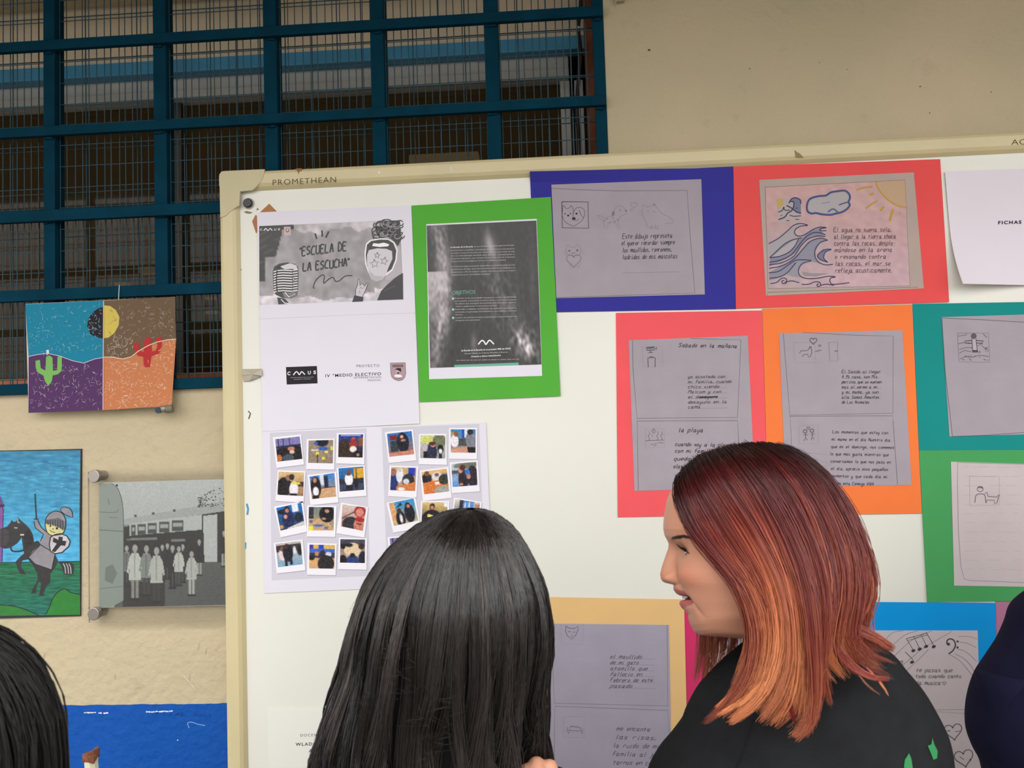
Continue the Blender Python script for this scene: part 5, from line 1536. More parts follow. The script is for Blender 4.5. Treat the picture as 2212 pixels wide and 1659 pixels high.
# knight painting
Yk = -0.003
kn_ = sheet('knight_painting', [(-190, 978), (176, 969.5), (173.5, 1331), (-186, 1342)], Yk, mat('painting_board', (40, 44, 46), rough=.6), n=2, th=.003)
tag(kn_, 'bright painting of a cartoon knight on a rearing black horse', 'painting')
p = Print(Yk, (0, 940, 3.95))
n1 = RNG.normal(0, 1, (70, 90))
for _ in range(3):
    n1 = (n1 + np.roll(n1, 1, 1) + np.roll(n1, -1, 1)) / 3
n1 /= n1.std()
v = np.linspace(0, 1, 70)[:, None] + n1 * 0
sky = np.stack([40 + 34 * v + 9 * n1, 128 + 42 * v + 9 * n1, 168 + 46 * v + 7 * n1], -1)
p.rast([(-735, 150), (688, 126), (682, 1078), (-735, 1094)], np.clip(sky, 0, 255), 1)
gs = np.stack([18 + 22 * v * 0 + 7 * n1, 104 - 4 * v + 12 * n1, 66 + 22 * v + 8 * n1], -1)
p.rast([(-735, 1094), (682, 1078), (684, 1534), (-735, 1556)], np.clip(gs, 0, 255), 2)
p.poly([(386, 1536), (420, 1470), (450, 1390), (500, 1335), (550, 1312), (600, 1340), (684, 1362), (684, 1534)], (34, 122, 42), 3)
p.poly([(-735, 1556), (-735, 1470), (-200, 1440), (0, 1450), (120, 1462), (220, 1490), (330, 1536)], (40, 118, 44), 3)
BKo = (24, 26, 30)
p.line([(390, 1530), (425, 1460), (455, 1385), (505, 1330), (552, 1312), (605, 1342), (684, 1360)], 7, BKo, 4, smooth=True)
p.line([(-300, 1442), (0, 1450), (120, 1460), (220, 1490), (330, 1536)], 7, BKo, 4, smooth=True)
p.line([(-735, 1094), (240, 1084), (682, 1076)], 6, BKo, 4)
# tower
p.poly([(-90, 620), (20, 610), (28, 640), (20, 1080), (-90, 1084)], (122, 74, 146), 4)
p.poly([(-60, 520), (5, 522), (24, 580), (36, 590), (32, 615), (-90, 625), (-90, 590)], (100, 56, 128), 5)
p.line([(20, 610), (28, 640), (18, 1080)], 5, BKo, 6)
p.line([(-80, 606), (36, 600)], 18, (46, 30, 58), 6)
# horse
HB = (44, 42, 44)
p.poly([(0, 800), (60, 780), (92, 742), (100, 722), (114, 742), (138, 735), (152, 704), (180, 730), (215, 760), (255, 800), (280, 850), (290, 910), (330, 905), (345, 930), (390, 960), (470, 1020), (495, 1070), (470, 1130), (430, 1180), (426, 1260), (395, 1290), (370, 1350), (376, 1372), (332, 1370), (342, 1330), (350, 1260), (330, 1250), (310, 1290), (308, 1350), (264, 1352), (280, 1310), (320, 1240), (320, 1180), (300, 1150), (280, 1110), (240, 1060), (190, 1070), (175, 1120), (205, 1160), (222, 1190), (175, 1186), (150, 1140), (132, 1080), (180, 1030), (205, 1010), (190, 920), (185, 870), (150, 920), (90, 960), (40, 970), (0, 950)], HB, 5)
p.poly([(0, 800), (40, 795), (75, 830), (80, 880), (50, 940), (0, 950)], (60, 56, 60), 6)
p.poly([(200, 860), (240, 800), (272, 850), (285, 905), (255, 960), (215, 975)], (26, 26, 28), 6)
for pts in ([(150, 712), (152, 740), (168, 750)], [(172, 850), (205, 850)], [(120, 790), (150, 792)]):
    p.line(pts, 12, (216, 206, 170) if pts[0][0] == 172 else (150, 146, 150), 7)
p.line([(90, 960), (110, 990), (190, 985), (280, 930), (320, 905)], 14, (40, 36, 36), 7, smooth=True)
p.poly([(500, 1078), (560, 1075), (620, 1095), (634, 1130), (625, 1186), (590, 1190), (545, 1188), (530, 1130)], (40, 40, 44), 5)
for x in (555, 580, 602):
    p.line([(x - 15, 1095), (x, 1130), (x + 4, 1182)], 8, (180, 176, 184), 6, smooth=True)
# knight
GK, GD = (138, 134, 142), (84, 82, 90)
p.poly([(330, 905), (385, 870), (370, 840), (310, 800), (290, 750), (296, 720), (320, 725), (345, 780), (390, 820), (440, 850), (480, 900), (470, 990), (420, 985), (380, 960)], GK, 7)
p.poly([(345, 935), (470, 1010), (462, 1060), (440, 1148), (300, 1100), (244, 1040), (280, 990)], GK, 8)
p.line([(345, 935), (470, 1010), (440, 1148), (300, 1100), (244, 1040), (345, 935)], 7, BKo, 9)
p.line([(290, 735), (300, 790), (370, 845), (345, 905)], 7, BKo, 8)
p.line([(320, 725), (350, 785), (395, 825)], 7, BKo, 8)
p.line([(298, 500), (304, 620), (310, 712)], 11, (34, 38, 44), 8)
p.line([(288, 715), (330, 718)], 9, (34, 38, 44), 9)
p.poly([(384, 760), (395, 710), (430, 670), (480, 652), (530, 670), (556, 715), (560, 780), (540, 830), (500, 850), (440, 855), (400, 830), (385, 790)], (206, 198, 138), 9)
p.poly([(384, 755), (395, 705), (430, 665), (480, 648), (530, 668), (556, 715), (558, 770), (548, 815), (540, 780), (500, 790), (440, 760), (395, 745)], GK, 10)
p.poly([(382, 755), (392, 720), (440, 715), (500, 705), (552, 735), (552, 790), (540, 815), (500, 785), (440, 765)], (96, 94, 100), 11)
for k in range(7):
    x = 408 + k * 21
    p.line([(x, 722 + abs(k - 3) * 2), (x + 2, 768 + k * 5)], 5, BKo, 12)
p.line([(384, 760), (395, 705), (430, 665), (480, 648), (530, 668), (558, 720), (556, 790), (535, 838), (500, 850), (440, 855), (400, 825), (384, 760)], 7, BKo, 12, smooth=True)
p.poly([(520, 650), (515, 625), (545, 612), (590, 622), (615, 655), (620, 700), (580, 690), (550, 675)], GK, 10)
p.line([(520, 650), (515, 625), (545, 612), (590, 622), (615, 655), (620, 700), (580, 690), (550, 675), (520, 650)], 7, BKo, 11)
for (x, y, r) in ((430, 775, 8), (485, 795, 10), (452, 800, 5)):
    p.ell(x, y, r, r, BKo, 13)
p.line([(425, 810), (445, 826), (470, 830)], 5, BKo, 13, smooth=True)
shd = [(432, 870), (470, 848), (520, 840), (570, 860), (598, 905), (585, 950), (530, 1000), (470, 1012), (430, 990), (420, 930)]
p.poly(shd, (190, 184, 190), 11)
p.line(shd, 9, BKo, 12, closed=True)
p.poly([(500, 866), (536, 870), (532, 900), (566, 905), (556, 945), (520, 940), (470, 998), (440, 990), (484, 925), (450, 910), (456, 872), (498, 895)], (30, 28, 34), 13)
for k in range(70):
    x, y = random.uniform(5, 670), random.uniform(150, 780)
    p.line([(x, y), (x + random.uniform(8, 40), y + random.uniform(-6, 6))], random.uniform(2, 5), random.choice([(110, 180, 210), (60, 140, 180), (160, 205, 222)]), 4, taper=True)
for k in range(40):
    x, y = random.uniform(5, 670), random.uniform(1110, 1320)
    if not (120 < x < 500 and y < 1300):
        p.line([(x, y), (x + random.uniform(10, 50), y + random.uniform(-6, 6))], random.uniform(2, 5), random.choice([(30, 140, 100), (20, 96, 60)]), 4, taper=True)
p.line([(-735, 148), (688, 124), (682, 700), (686, 1536), (-735, 1558)], 8, BKo, 5)
p.build('knight_print', kn_, PAINTINK)

# photograph behind a clear acrylic plate with standoff screws
XE = BX0 - .002
ac = empty('acrylic_photo_frame', at(335, 1180, -.02))
tag(ac, 'clear acrylic plate holding an old black and white school photo', 'photo frame')
YAc = -.022
a0, a1 = at(190, 1018, YAc), at(190, 1345, YAc)
bb = MB().box((a0[0], YAc, a1[2]), (XE, YAc + .004, a0[2]))
ACRY = glass_mat('clear_acrylic', (.995, .995, .99))
bb.build('acrylic_plate', ACRY, ac)
Yph = YAc + .0052
PB = (0, 940, 3.95)
phq = [(845, 405), (1960, 380), (1960, 1448), (845, 1472)]
zq = [at(x / 3.95, 940 + y / 3.95, Yph) for x, y in phq]
xmax = XE
ph = MB().box((zq[0][0], Yph, zq[2][2] - .001), (xmax, Yph + .0006, zq[0][2])).build('photo_print', mat('photo_paper', (200, 205, 204), rough=.5), ac)
p = Print(Yph, PB)
XB = 1925
ops = [('p', [(.19, .33), (1, .21), (1, .32), (.19, .42)], (140, 146, 144)), ('p', [(.19, .30), (1, .17), (1, .25), (.19, .345)], (176, 182, 180)),
       ('p', [(.19, .36), (1, .25), (1, .68), (.19, .80)], (34, 36, 38)), ('p', [(.19, .72), (1, .64), (1, 1), (.12, 1)], (92, 96, 96)),
       ('p', [(.24, .335), (.81, .275), (.81, .395), (.24, .43)], (196, 202, 200)), ('p', [(.82, .285), (.93, .275), (.93, .655), (.83, .655)], (198, 204, 202)),
       ('p', [(.93, .26), (1, .255), (1, .66), (.93, .66)], (40, 42, 44)), ('r', .19, .8, .52, 1, (44, 46, 48))]
for x0_, x1_ in ((.255, .29), (.305, .37), (.385, .455), (.475, .555), (.575, .665)):
    y_ = .345 - (x0_ - .255) * .09
    ops += [('r', x0_, y_, x1_, y_ + .085, (70, 76, 76)), ('r', x0_ + .008, y_ + .02, x1_ - .008, y_ + .05, (176, 182, 180))]
for x0_, y_ in ((.28, .265), (.42, .25), (.585, .23), (.78, .20)):
    ops.append(('r', x0_, y_, x0_ + .018, y_ + .016, (44, 46, 48)))


def kid(x, y, h, coat, legs, hair=(26, 26, 28), skin=(176, 178, 174)):
    w_ = h * .105
    return [('r', x - w_ * .6, y + h * .6, x - w_ * .1, y + h * .97, legs), ('r', x + w_ * .1, y + h * .6, x + w_ * .6, y + h * .97, legs),
            ('p', [(x - w_ * .55, y + .17 * h), (x + w_ * .55, y + .17 * h), (x + w_ * .85, y + .3 * h), (x + w_ * 1.0, y + .64 * h), (x - w_ * 1.0, y + .64 * h), (x - w_ * .85, y + .3 * h)], coat),
            ('p', [(x - w_ * .6, y + .2 * h), (x - w_ * .95, y + .26 * h), (x - w_ * 1.35, y + .5 * h), (x - w_ * 1.05, y + .52 * h)], coat), ('p', [(x + w_ * .6, y + .2 * h), (x + w_ * .95, y + .26 * h), (x + w_ * 1.35, y + .5 * h), (x + w_ * 1.05, y + .52 * h)], coat),
            ('r', x - w_ * .2, y + .13 * h, x + w_ * .2, y + .19 * h, skin), ('e', x, y + .055 * h, w_ * .62, h * .09, hair), ('e', x, y + .09 * h, w_ * .44, h * .068, skin),
            ('r', x - w_ * .12, y + .2 * h, x + w_ * .02, y + .6 * h, tuple(int(c * .7) for c in coat)), ('r', x - w_ * .8, y + h * .95, x + w_ * .8, y + h * .99, (30, 32, 34))]


for a_ in ((.50, .50, .30, (40, 42, 46), (36, 38, 40)), (.54, .49, .30, (30, 32, 34), (36, 38, 40)), (.66, .50, .32, (30, 32, 36), (40, 42, 44)), (.79, .465, .30, (24, 26, 30), (170, 172, 168)), (.985, .40, .30, (28, 30, 34), (180, 182, 178)),
           (.22, .50, .34, (120, 124, 122), (40, 40, 44)), (.58, .505, .36, (32, 34, 38), (36, 38, 42)), (.285, .49, .46, (206, 210, 206), (150, 152, 148)), (.375, .50, .42, (140, 146, 142), (60, 62, 64)),
           (.455, .515, .46, (196, 200, 196), (58, 60, 62)), (.63, .515, .33, (204, 208, 204), (60, 62, 64)), (.73, .555, .37, (196, 200, 196), (190, 194, 190))):
    ops += kid(*a_)
ops += [('r', .22, .455, .46, .468, (120, 124, 124)), ('r', .57, .465, .68, .485, (130, 134, 140))]
im = paint(190, 190, ((196, 202, 202), (178, 184, 182)), ops, noise=4, soft=1.2, seed=3)
p.rast([(845, 405), (XB, 381), (XB, 1449), (845, 1472)], im, 1)
dome = [(845, 412), (950, 410), (1000, 450), (1035, 540), (1052, 680), (1055, 1000), (1055, 1410), (1000, 1440), (940, 1466), (845, 1470)]
p.poly(dome, (152, 164, 158), 3)
p.line(dome[1:7], 5, (70, 78, 76), 4, smooth=True)
p.line([(845, 808), (1052, 822)], 5, (84, 92, 90), 4)
p.line([(845, 655), (950, 660), (1000, 655), (1010, 630)], 4, (96, 104, 102), 4)
p.line([(920, 540), (935, 595)], 4, (90, 98, 96), 4)
p.line([(930, 700), (1000, 705)], 4, (100, 108, 106), 4)
p.line([(850, 1310), (1050, 1290)], 4, (100, 108, 106), 4)
p.poly([(900, 1130), (960, 1100), (1000, 1180), (960, 1270), (895, 1240)], (122, 134, 128), 4)
p.ell(998, 428, 9, 10, (40, 42, 42), 5)
for k in range(120):
    x, y = 1690 + abs(random.gauss(0, 110)), 0
    x = min(x, XB - 15)
    y = random.uniform(450 + max(0, 1850 - x) * .5, 612)
    p.ell(x, y, random.uniform(3, 8), random.uniform(2, 6), (58, 62, 60), 4, 6)
p.font('MINISTERIO DE EDUCACION PUBLICA', 1116, 892, 1340, 884, 14, (190, 194, 192), 0, 1.1)
p.build('old_photo_image', ph, GLOSSINK)
STEEL = mat('standoff_steel', (165, 158, 152), rough=.3, metal=.9)
for (x, y) in ((205, 1029), (204, 1326.5)):
    c0 = at(x - 3, y, -.031)
    c1 = np.array([c0[0] + .003, -.0005, c0[2]])
    sc = MB().tube([c0, c0 + (c1 - c0) * .35, c0 + (c1 - c0) * .36, c1], [.0125, .0125, .010, .010], 24)
    so = sc.build('standoff_screw', STEEL, ac, bevel=.0012)

# white stick with a broken brown top standing against the blue dado
s0 = at(197, 1640, -.16)
stk = empty('wooden_stick', (s0[0], -.16, 0))
tag(stk, 'white painted wooden stick with a broken brown top, lower left', 'stick')
zt_ = at(197, 1628, -.16)[2]
MB().tube([(s0[0], -.10, 0.0), (s0[0] + .001, -.155, zt_ - .06), (s0[0], -.16, zt_ - .012), (s0[0] - .0005, -.16, zt_)], [.011, .0105, .0112, .0135], 9).build('stick_shaft', mat('stick_paint', (226, 220, 190), rough=.6, mottle=.08, mscale=60), stk)
tb = MB()
n = 9
vs_ = []
for k in range(n):
    a = 2 * math.pi * k / n
    vs_.append((s0[0] - .0005 + .0140 * math.cos(a), -.16 + .0140 * math.sin(a), zt_ - .004 - .005 * (k % 3)))
for k in range(n):
    a = 2 * math.pi * k / n
    vs_.append((s0[0] - .0005 + .0138 * math.cos(a), -.16 + .0138 * math.sin(a), zt_ + .002 + .006 * (math.cos(a) * .8) + .002 * ((k * 7) % 3)))
tb.add(vs_, [(i, (i + 1) % n, n + (i + 1) % n, n + i) for i in range(n)] + [tuple(range(n, 2 * n)), tuple(range(n - 1, -1, -1))])
tb.build('broken_top', mat('bare_brown_wood', (122, 72, 48), rough=.8, mottle=.3, mscale=80), stk)

# ------------------------------------------------------------------ people
def resample(pts, K):
    P = np.array(catmull(pts, 8))
    d = np.r_[0, np.cumsum(np.linalg.norm(np.diff(P, axis=0), axis=1))]
    t = np.linspace(0, d[-1], K)
    return np.stack([np.interp(t, d, P[:, i]) for i in range(3)], -1)


def strand_mesh(name, P, R, C, m, parent):
    """Many hairs: P (S,K,3) points, R (S,K) radii, C (S,K,3) linear colours; three-sided tapering tubes."""
    S, K, _ = P.shape
    T = np.gradient(P, axis=1)
    T /= np.linalg.norm(T, axis=2, keepdims=True) + 1e-12
    ref = np.array([0.31, -0.92, 0.17])
    A = np.cross(T, ref)
    A /= np.linalg.norm(A, axis=2, keepdims=True) + 1e-12
    B = np.cross(T, A)
    V = np.empty((S, K, 3, 3))
    for k in range(3):
        a = 2 * math.pi * k / 3
        V[:, :, k] = P + R[..., None] * (math.cos(a) * A + math.sin(a) * B)
    base = (np.arange(S)[:, None, None] * K + np.arange(K - 1)[None, :, None]) * 3
    k = np.arange(3)[None, None, :]
    k2 = (k + 1) % 3
    F = np.stack([base + k, base + k2, base + 3 + k2, base + 3 + k], -1).reshape(-1, 4)
    cols = np.repeat(C[:, :, None, :], 3, axis=2).reshape(-1, 3)
    return put(name, V.reshape(-1, 3), F, m, parent, True, cols.astype(np.float32))


def loft(rings, n=40, e=2.0, caps=True):
    """Rings (cx, cy, cz, rx, ry[, e]) joined into one skin."""
    vs, fs = [], []
    for r in rings:
        ee = r[5] if len(r) > 5 else e
        for k in range(n):
            a = 2 * math.pi * k / n
            c, s_ = math.cos(a), math.sin(a)
            vs.append((r[0] + r[3] * math.copysign(abs(c) ** (2 / ee), c), r[1] + r[4] * math.copysign(abs(s_) ** (2 / ee), s_), r[2]))
    for i in range(len(rings) - 1):
        for k in range(n):
            fs.append((i * n + k, (i + 1) * n + k, (i + 1) * n + (k + 1) % n, i * n + (k + 1) % n))
    if caps:
        fs.append(tuple(range(n)))
        fs.append(tuple(range(len(rings) * n - 1, (len(rings) - 1) * n - 1, -1)))
    return vs, fs


def smooth_rings(rs, m):
    R_ = np.array([list(r[:5]) for r in rs], float)
    t = np.arange(len(R_))
    P = np.array(catmull([r for r in R_], m))
    return [tuple(p) for p in P]


HAIRM = mat('hair', (0, 0, 0), rough=0.34, spec=0.55, attr=True)
HAIRD = mat('black_hair', (0, 0, 0), rough=0.24, spec=0.9, attr=True)
SKINM = mat('skin', (0, 0, 0), rough=0.48, spec=0.4, attr=True, sss=.25, bump=.06, bscale=500)
SKINP = mat('skin_plain', (190, 138, 112), rough=0.5, spec=0.4, sss=.25)
CLOTHB = mat('black_fleece', (33, 34, 36), rough=0.95, spec=.08, mottle=.12, mscale=60, bump=.3, bscale=500)
CLOTHN = mat('navy_fleece', (20, 20, 44), rough=0.95, spec=.15, mottle=.15, mscale=40, bump=.3, bscale=400)
DENIM = mat('dark_denim', (36, 40, 56), rough=.9, mottle=.1, mscale=80)
SHOE = mat('shoe_black', (30, 30, 32), rough=.5)


def lower_body(root, cx, cy, zhip, hw, yaw=0.0):
    for s_ in (-1, 1):
        x = cx + s_ * hw * .5
        rs = [(x, cy, .07, .055, .06), (x, cy, .30, .058, .065), (x, cy, zhip * .52, .066, .07), (x, cy, zhip * .8, .082, .09), (x * .9 + cx * .1, cy, zhip + .02, .09, .10)]
        v_, f_ = loft(smooth_rings(rs, 4), 20)
        put('trouser_leg', v_, f_, DENIM, root, True)
        sh = [(x, cy + .05, .004, .045, .125), (x, cy + .05, .03, .046, .125), (x, cy + .03, .06, .042, .10), (x, cy, .095, .04, .05)]
        v_, f_ = loft(smooth_rings(sh, 3), 20)
        put('shoe', v_, f_, SHOE, root, True)


def make_hand(root, name, wrist, palm, fingers, thumb, m=SKINP, voxel=.0022):
    """Hand as one skin: wrist and palm centre, finger chains (base, knuckle, tip...) and thumb chain."""
    mb = MB()
    wrist, palm = np.array(wrist), np.array(palm)
    for ch, r in fingers + [thumb]:
        ch = [np.array(c) for c in ch]
        P = np.array(catmull(ch, 4)) if len(ch) > 2 else np.array(ch)
        n = len(P)
        rr = np.linspace(r * 1.12, r * .9, n)
        tip = P[-1] + (P[-1] - P[-2]) / (np.linalg.norm(P[-1] - P[-2]) + 1e-9) * r * .75
        tip0 = P[-1] + (P[-1] - P[-2]) / (np.linalg.norm(P[-1] - P[-2]) + 1e-9) * r * .45
        mb.tube(list(P) + [tip0, tip], list(rr) + [r * .72, r * .25], 12)
        mb.tube([wrist * .35 + palm * .65, ch[0]], [r * 1.5, r * 1.15], 12)
    mb.tube([wrist, wrist * .5 + palm * .5, palm], [.024, .027, .03], 14)
    o = mb.build(name, m, root, smooth=True)
    rm = o.modifiers.new('join', 'REMESH')
    rm.mode = 'VOXEL'
    rm.voxel_size = voxel
    rm.use_smooth_shade = True
    sm = o.modifiers.new('soften', 'SMOOTH')
    sm.iterations = 4
    return o


def simple_hand(root, wrist, d, side):
    wrist = np.array(wrist, float)
    d = np.array(d, float) / np.linalg.norm(d)
    a = np.cross(d, (0, 1, 0))
    a = a / np.linalg.norm(a) * side
    b = np.cross(a, d)
    palm = wrist + d * .07
    fg = []
    for k, (o_, l_) in enumerate(((-.027, .070), (-.009, .078), (.010, .074), (.027, .058))):
        q = palm + a * o_ + d * .02
        fg.append(([q, q + d * l_ * .5 + b * .008, q + d * l_ * .85 + b * .028], .0085))
    q = wrist + d * .03 - a * .028
    make_hand(root, 'hand', wrist, palm, fg, ([q, q + d * .03 - a * .018 + b * .01, q + d * .055 - a * .02 + b * .02], .0095), voxel=.004)


def head_shell(cx_, cy_, cz_, rx, ry, rz):
    return [(cx_, cy_, cz_ + rz * math.cos(a), max(.002, rx * math.sin(a)), max(.002, ry * math.sin(a))) for a in np.linspace(.05, 2.3, 16)]


# ---------------------------------------------------------------- the red haired girl, head in profile
YR = -0.60
PXM = 1661.0 / (YR - CAM[1])          # photo pixels per metre at her depth


def R3(px, py, w_mm):
    return at(px, py, YR - w_mm * .001)


def IT(tab, s):
    t = np.array(tab, float)
    return np.interp(s, t[:, 0], t[:, 1])


prof = [(985, 1640), (988, 1590), (993, 1552), (1000, 1526), (1015, 1493), (1035, 1467), (1062, 1447.5), (1082, 1440), (1109, 1435), (1130, 1432.7), (1143, 1432.7), (1155, 1435.5), (1166, 1441), (1174, 1444.2), (1185, 1443), (1202, 1437), (1225, 1429.5),
        (1240, 1426), (1250, 1427.4), (1256, 1431), (1259.5, 1438), (1261.5, 1448), (1263.5, 1455), (1267, 1454.5), (1274.7, 1455), (1282, 1460.5), (1286.5, 1468), (1289, 1480), (1295, 1480), (1297.5, 1469), (1304, 1467), (1313, 1472), (1321, 1481), (1327, 1487), (1335, 1486.5), (1349, 1490.7), (1364, 1499), (1371, 1509),
        (1374, 1530), (1376, 1560), (1379, 1600), (1384, 1632), (1400, 1652), (1425, 1668), (1445, 1690)]
base = [(1143, 1432.7), (1155, 1439), (1175, 1450), (1200, 1456), (1240, 1462), (1262, 1467), (1290, 1475), (1320, 1484.5), (1335, 1487.5), (1349, 1490.7)]
swt = [(1130, 20), (1150, 13), (1175, 7.5), (1200, 8.5), (1225, 11), (1240, 14), (1254, 15.5), (1262, 14), (1266, 19), (1282, 23), (1300, 21), (1318, 20), (1349, 20)]
wid = [(985, 0), (988, 24), (993, 40), (1000, 50), (1015, 60), (1040, 69), (1080, 74), (1130, 75), (1180, 74), (1220, 72), (1260, 68), (1300, 62), (1340, 54), (1364, 47), (1372, 43), (1379, 41), (1390, 42), (1420, 40), (1445, 36)]
bck = [(985, 1640), (988, 1680), (993, 1708), (1000, 1730), (1015, 1752), (1060, 1790), (1120, 1812), (1180, 1812), (1240, 1797), (1290, 1772), (1340, 1745), (1375, 1735), (1400, 1740), (1425, 1750), (1445, 1752)]
pys = np.unique(np.concatenate([np.linspace(985, 1062, 26), np.linspace(1062, 1140, 24), np.linspace(1140, 1376, 150), np.linspace(1376, 1445, 16)]))
NT = 200
th_ = np.linspace(-math.pi, math.pi, NT, endpoint=False)
th_ = th_ - 0.35 * np.sin(th_)            # more columns towards the front
V, CO = [], []
SKC, LIPC, SCALP = np.array(lin((198, 142, 116))), np.array(lin((172, 98, 92))), np.array(lin((52, 20, 18)))


def gs(a, s):
    return np.exp(-(a / s) ** 2)


for py in pys:
    pf = IT(prof, py)
    fb = IT(base, py) if 1143 <= py <= 1349 else pf
    bk, W, sw = IT(bck, py), IT(wid, py), IT(swt, py)
    ax = (fb + bk) / 2
    A = ax - fb
    B = bk - ax
    e = 2.35
    c, s_ = np.cos(th_), np.sin(th_)
    xx = np.where(c > 0, ax - A * np.abs(c) ** (2 / e), ax + B * np.abs(c) ** (2 / 2.1))
    ww = W * np.sign(s_) * np.abs(s_) ** (2 / e)
    fr = np.clip(c, 0, 1) ** .3
    aw = np.abs(ww)
    xx = xx + (pf - fb) * np.exp(-np.abs(ww / sw) ** 2.6) * (c > 0)
    # sockets, brow ridge, cheeks, corners of the mouth, smile crease, wings of the nose
    xx = xx + 18 * gs(aw - 31, 14) * gs(py - 1190, 18) * fr
    xx = xx + 6 * gs(aw - 14, 7) * gs(py - 1186, 16) * fr
    xx = xx - 5 * gs(aw - 26, 18) * gs(py - 1161, 11) * fr
    xx = xx - 12 * gs(aw - 38, 17) * gs(py - 1246, 24) * fr
    ww = ww + np.sign(ww) * 3.0 * gs(aw - 52, 22) * gs(py - 1250, 34)
    xx = xx + 15 * gs(aw - 25, 8) * gs(py - 1297, 11) * fr
    xx = xx - 5 * gs(aw - 38, 9) * gs(py - 1290, 22) * fr
    cw = IT([(1250, 17), (1275, 25), (1300, 34), (1330, 40)], py)
    xx = xx + 8.5 * gs(aw - cw, 3.0) * gs(py - 1290, 36) * fr
    xx = xx - 11 * gs(aw - 14.0, 4.4) * gs(py - 1249, 10) * fr
    xx = xx + 9 * gs(aw - 20.0, 2.8) * gs(py - 1249, 11) * fr
    xx = xx + 9 * gs(aw - 7, 3.5) * gs(py - 1260.5, 2.6) * fr
    rise = 12 * np.clip(1 - c, 0, 1) * (1 if py > 1330 else 0) * IT([(1330, 0), (1364, 1), (1380, .6), (1420, 0)], py)
    for x, w_, r_, cc in zip(xx, ww, rise, c):
        V.append(R3(x, py - r_, w_))
        lipw = gs(abs(w_), 26) if cc > 0 else 0
        col = SKC.copy()
        if cc > 0:
            col = col * (1 - .10 * gs(py - 1240, 14) * gs(w_, 16) * np.array([0, 1, 1])) * (1 - .16 * gs(py - 1245, 26) * gs(abs(w_) - 42, 18) * np.array([0, 1, 1]))
            up = 1268 + .0 * w_ + .016 * w_ * w_ * .9
            lo = 1317 - .018 * w_ * w_
            if up < py < lo and abs(w_) < 26:
                col = LIPC if not (1288.2 < py < 1296.2 and abs(w_) < 21) else np.array(lin((58, 22, 22)))
        hl = IT([(1040, 1448), (1062, 1455), (1092, 1474), (1145, 1514), (1185, 1556), (1219, 1604), (1261, 1642), (1314, 1664), (1356, 1672), (1375, 1690)], py)
        if py < 1045 or (x > hl and py < 1378):
            col = SCALP
        CO.append(col)
nr = len(pys)
idx = np.arange(nr * NT).reshape(nr, NT)
F = np.stack([idx[:-1], idx[1:], np.roll(idx[1:], -1, 1), np.roll(idx[:-1], -1, 1)], -1).reshape(-1, 4)
gx = R3(1740, 1500, 0)
girl = empty('person', (gx[0], YR, 0))
tag(girl, 'girl with red and copper hair in black sweatshirt, face turned left', 'person')
head = put('body', V, F, SKINM, girl, True, np.array(CO, np.float32))
bvh = BVHTree.FromPolygons([Vector(v_) for v_ in V], [tuple(int(i) for i in f_) for f_ in F])


def hit(px, py, tree, off=0.0):
    d = at(px, py, 0) - CAM
    d = d / np.linalg.norm(d)
    loc, nor, i_, di = tree.ray_cast(Vector(CAM), Vector(d))
    if loc is None:
        return None
    if nor.dot(Vector(d)) > 0:
        nor = -nor
    return np.array(loc + nor * off)


# eyes with lids and lashes
def sphere(c, r, n=28, m=20, f=None):
    vs, fs = [], []
    for i in range(m + 1):
        for j in range(n):
            a, b = math.pi * i / m, 2 * math.pi * j / n
            d = np.array([-math.cos(a), -math.sin(a) * math.cos(b), math.sin(a) * math.sin(b)])   # pole looks forward (-X)
            vs.append(c + r * d)
    for i in range(m):
        for j in range(n):
            fs.append((i * n + j, (i + 1) * n + j, (i + 1) * n + (j + 1) % n, i * n + (j + 1) % n))
    return vs, fs


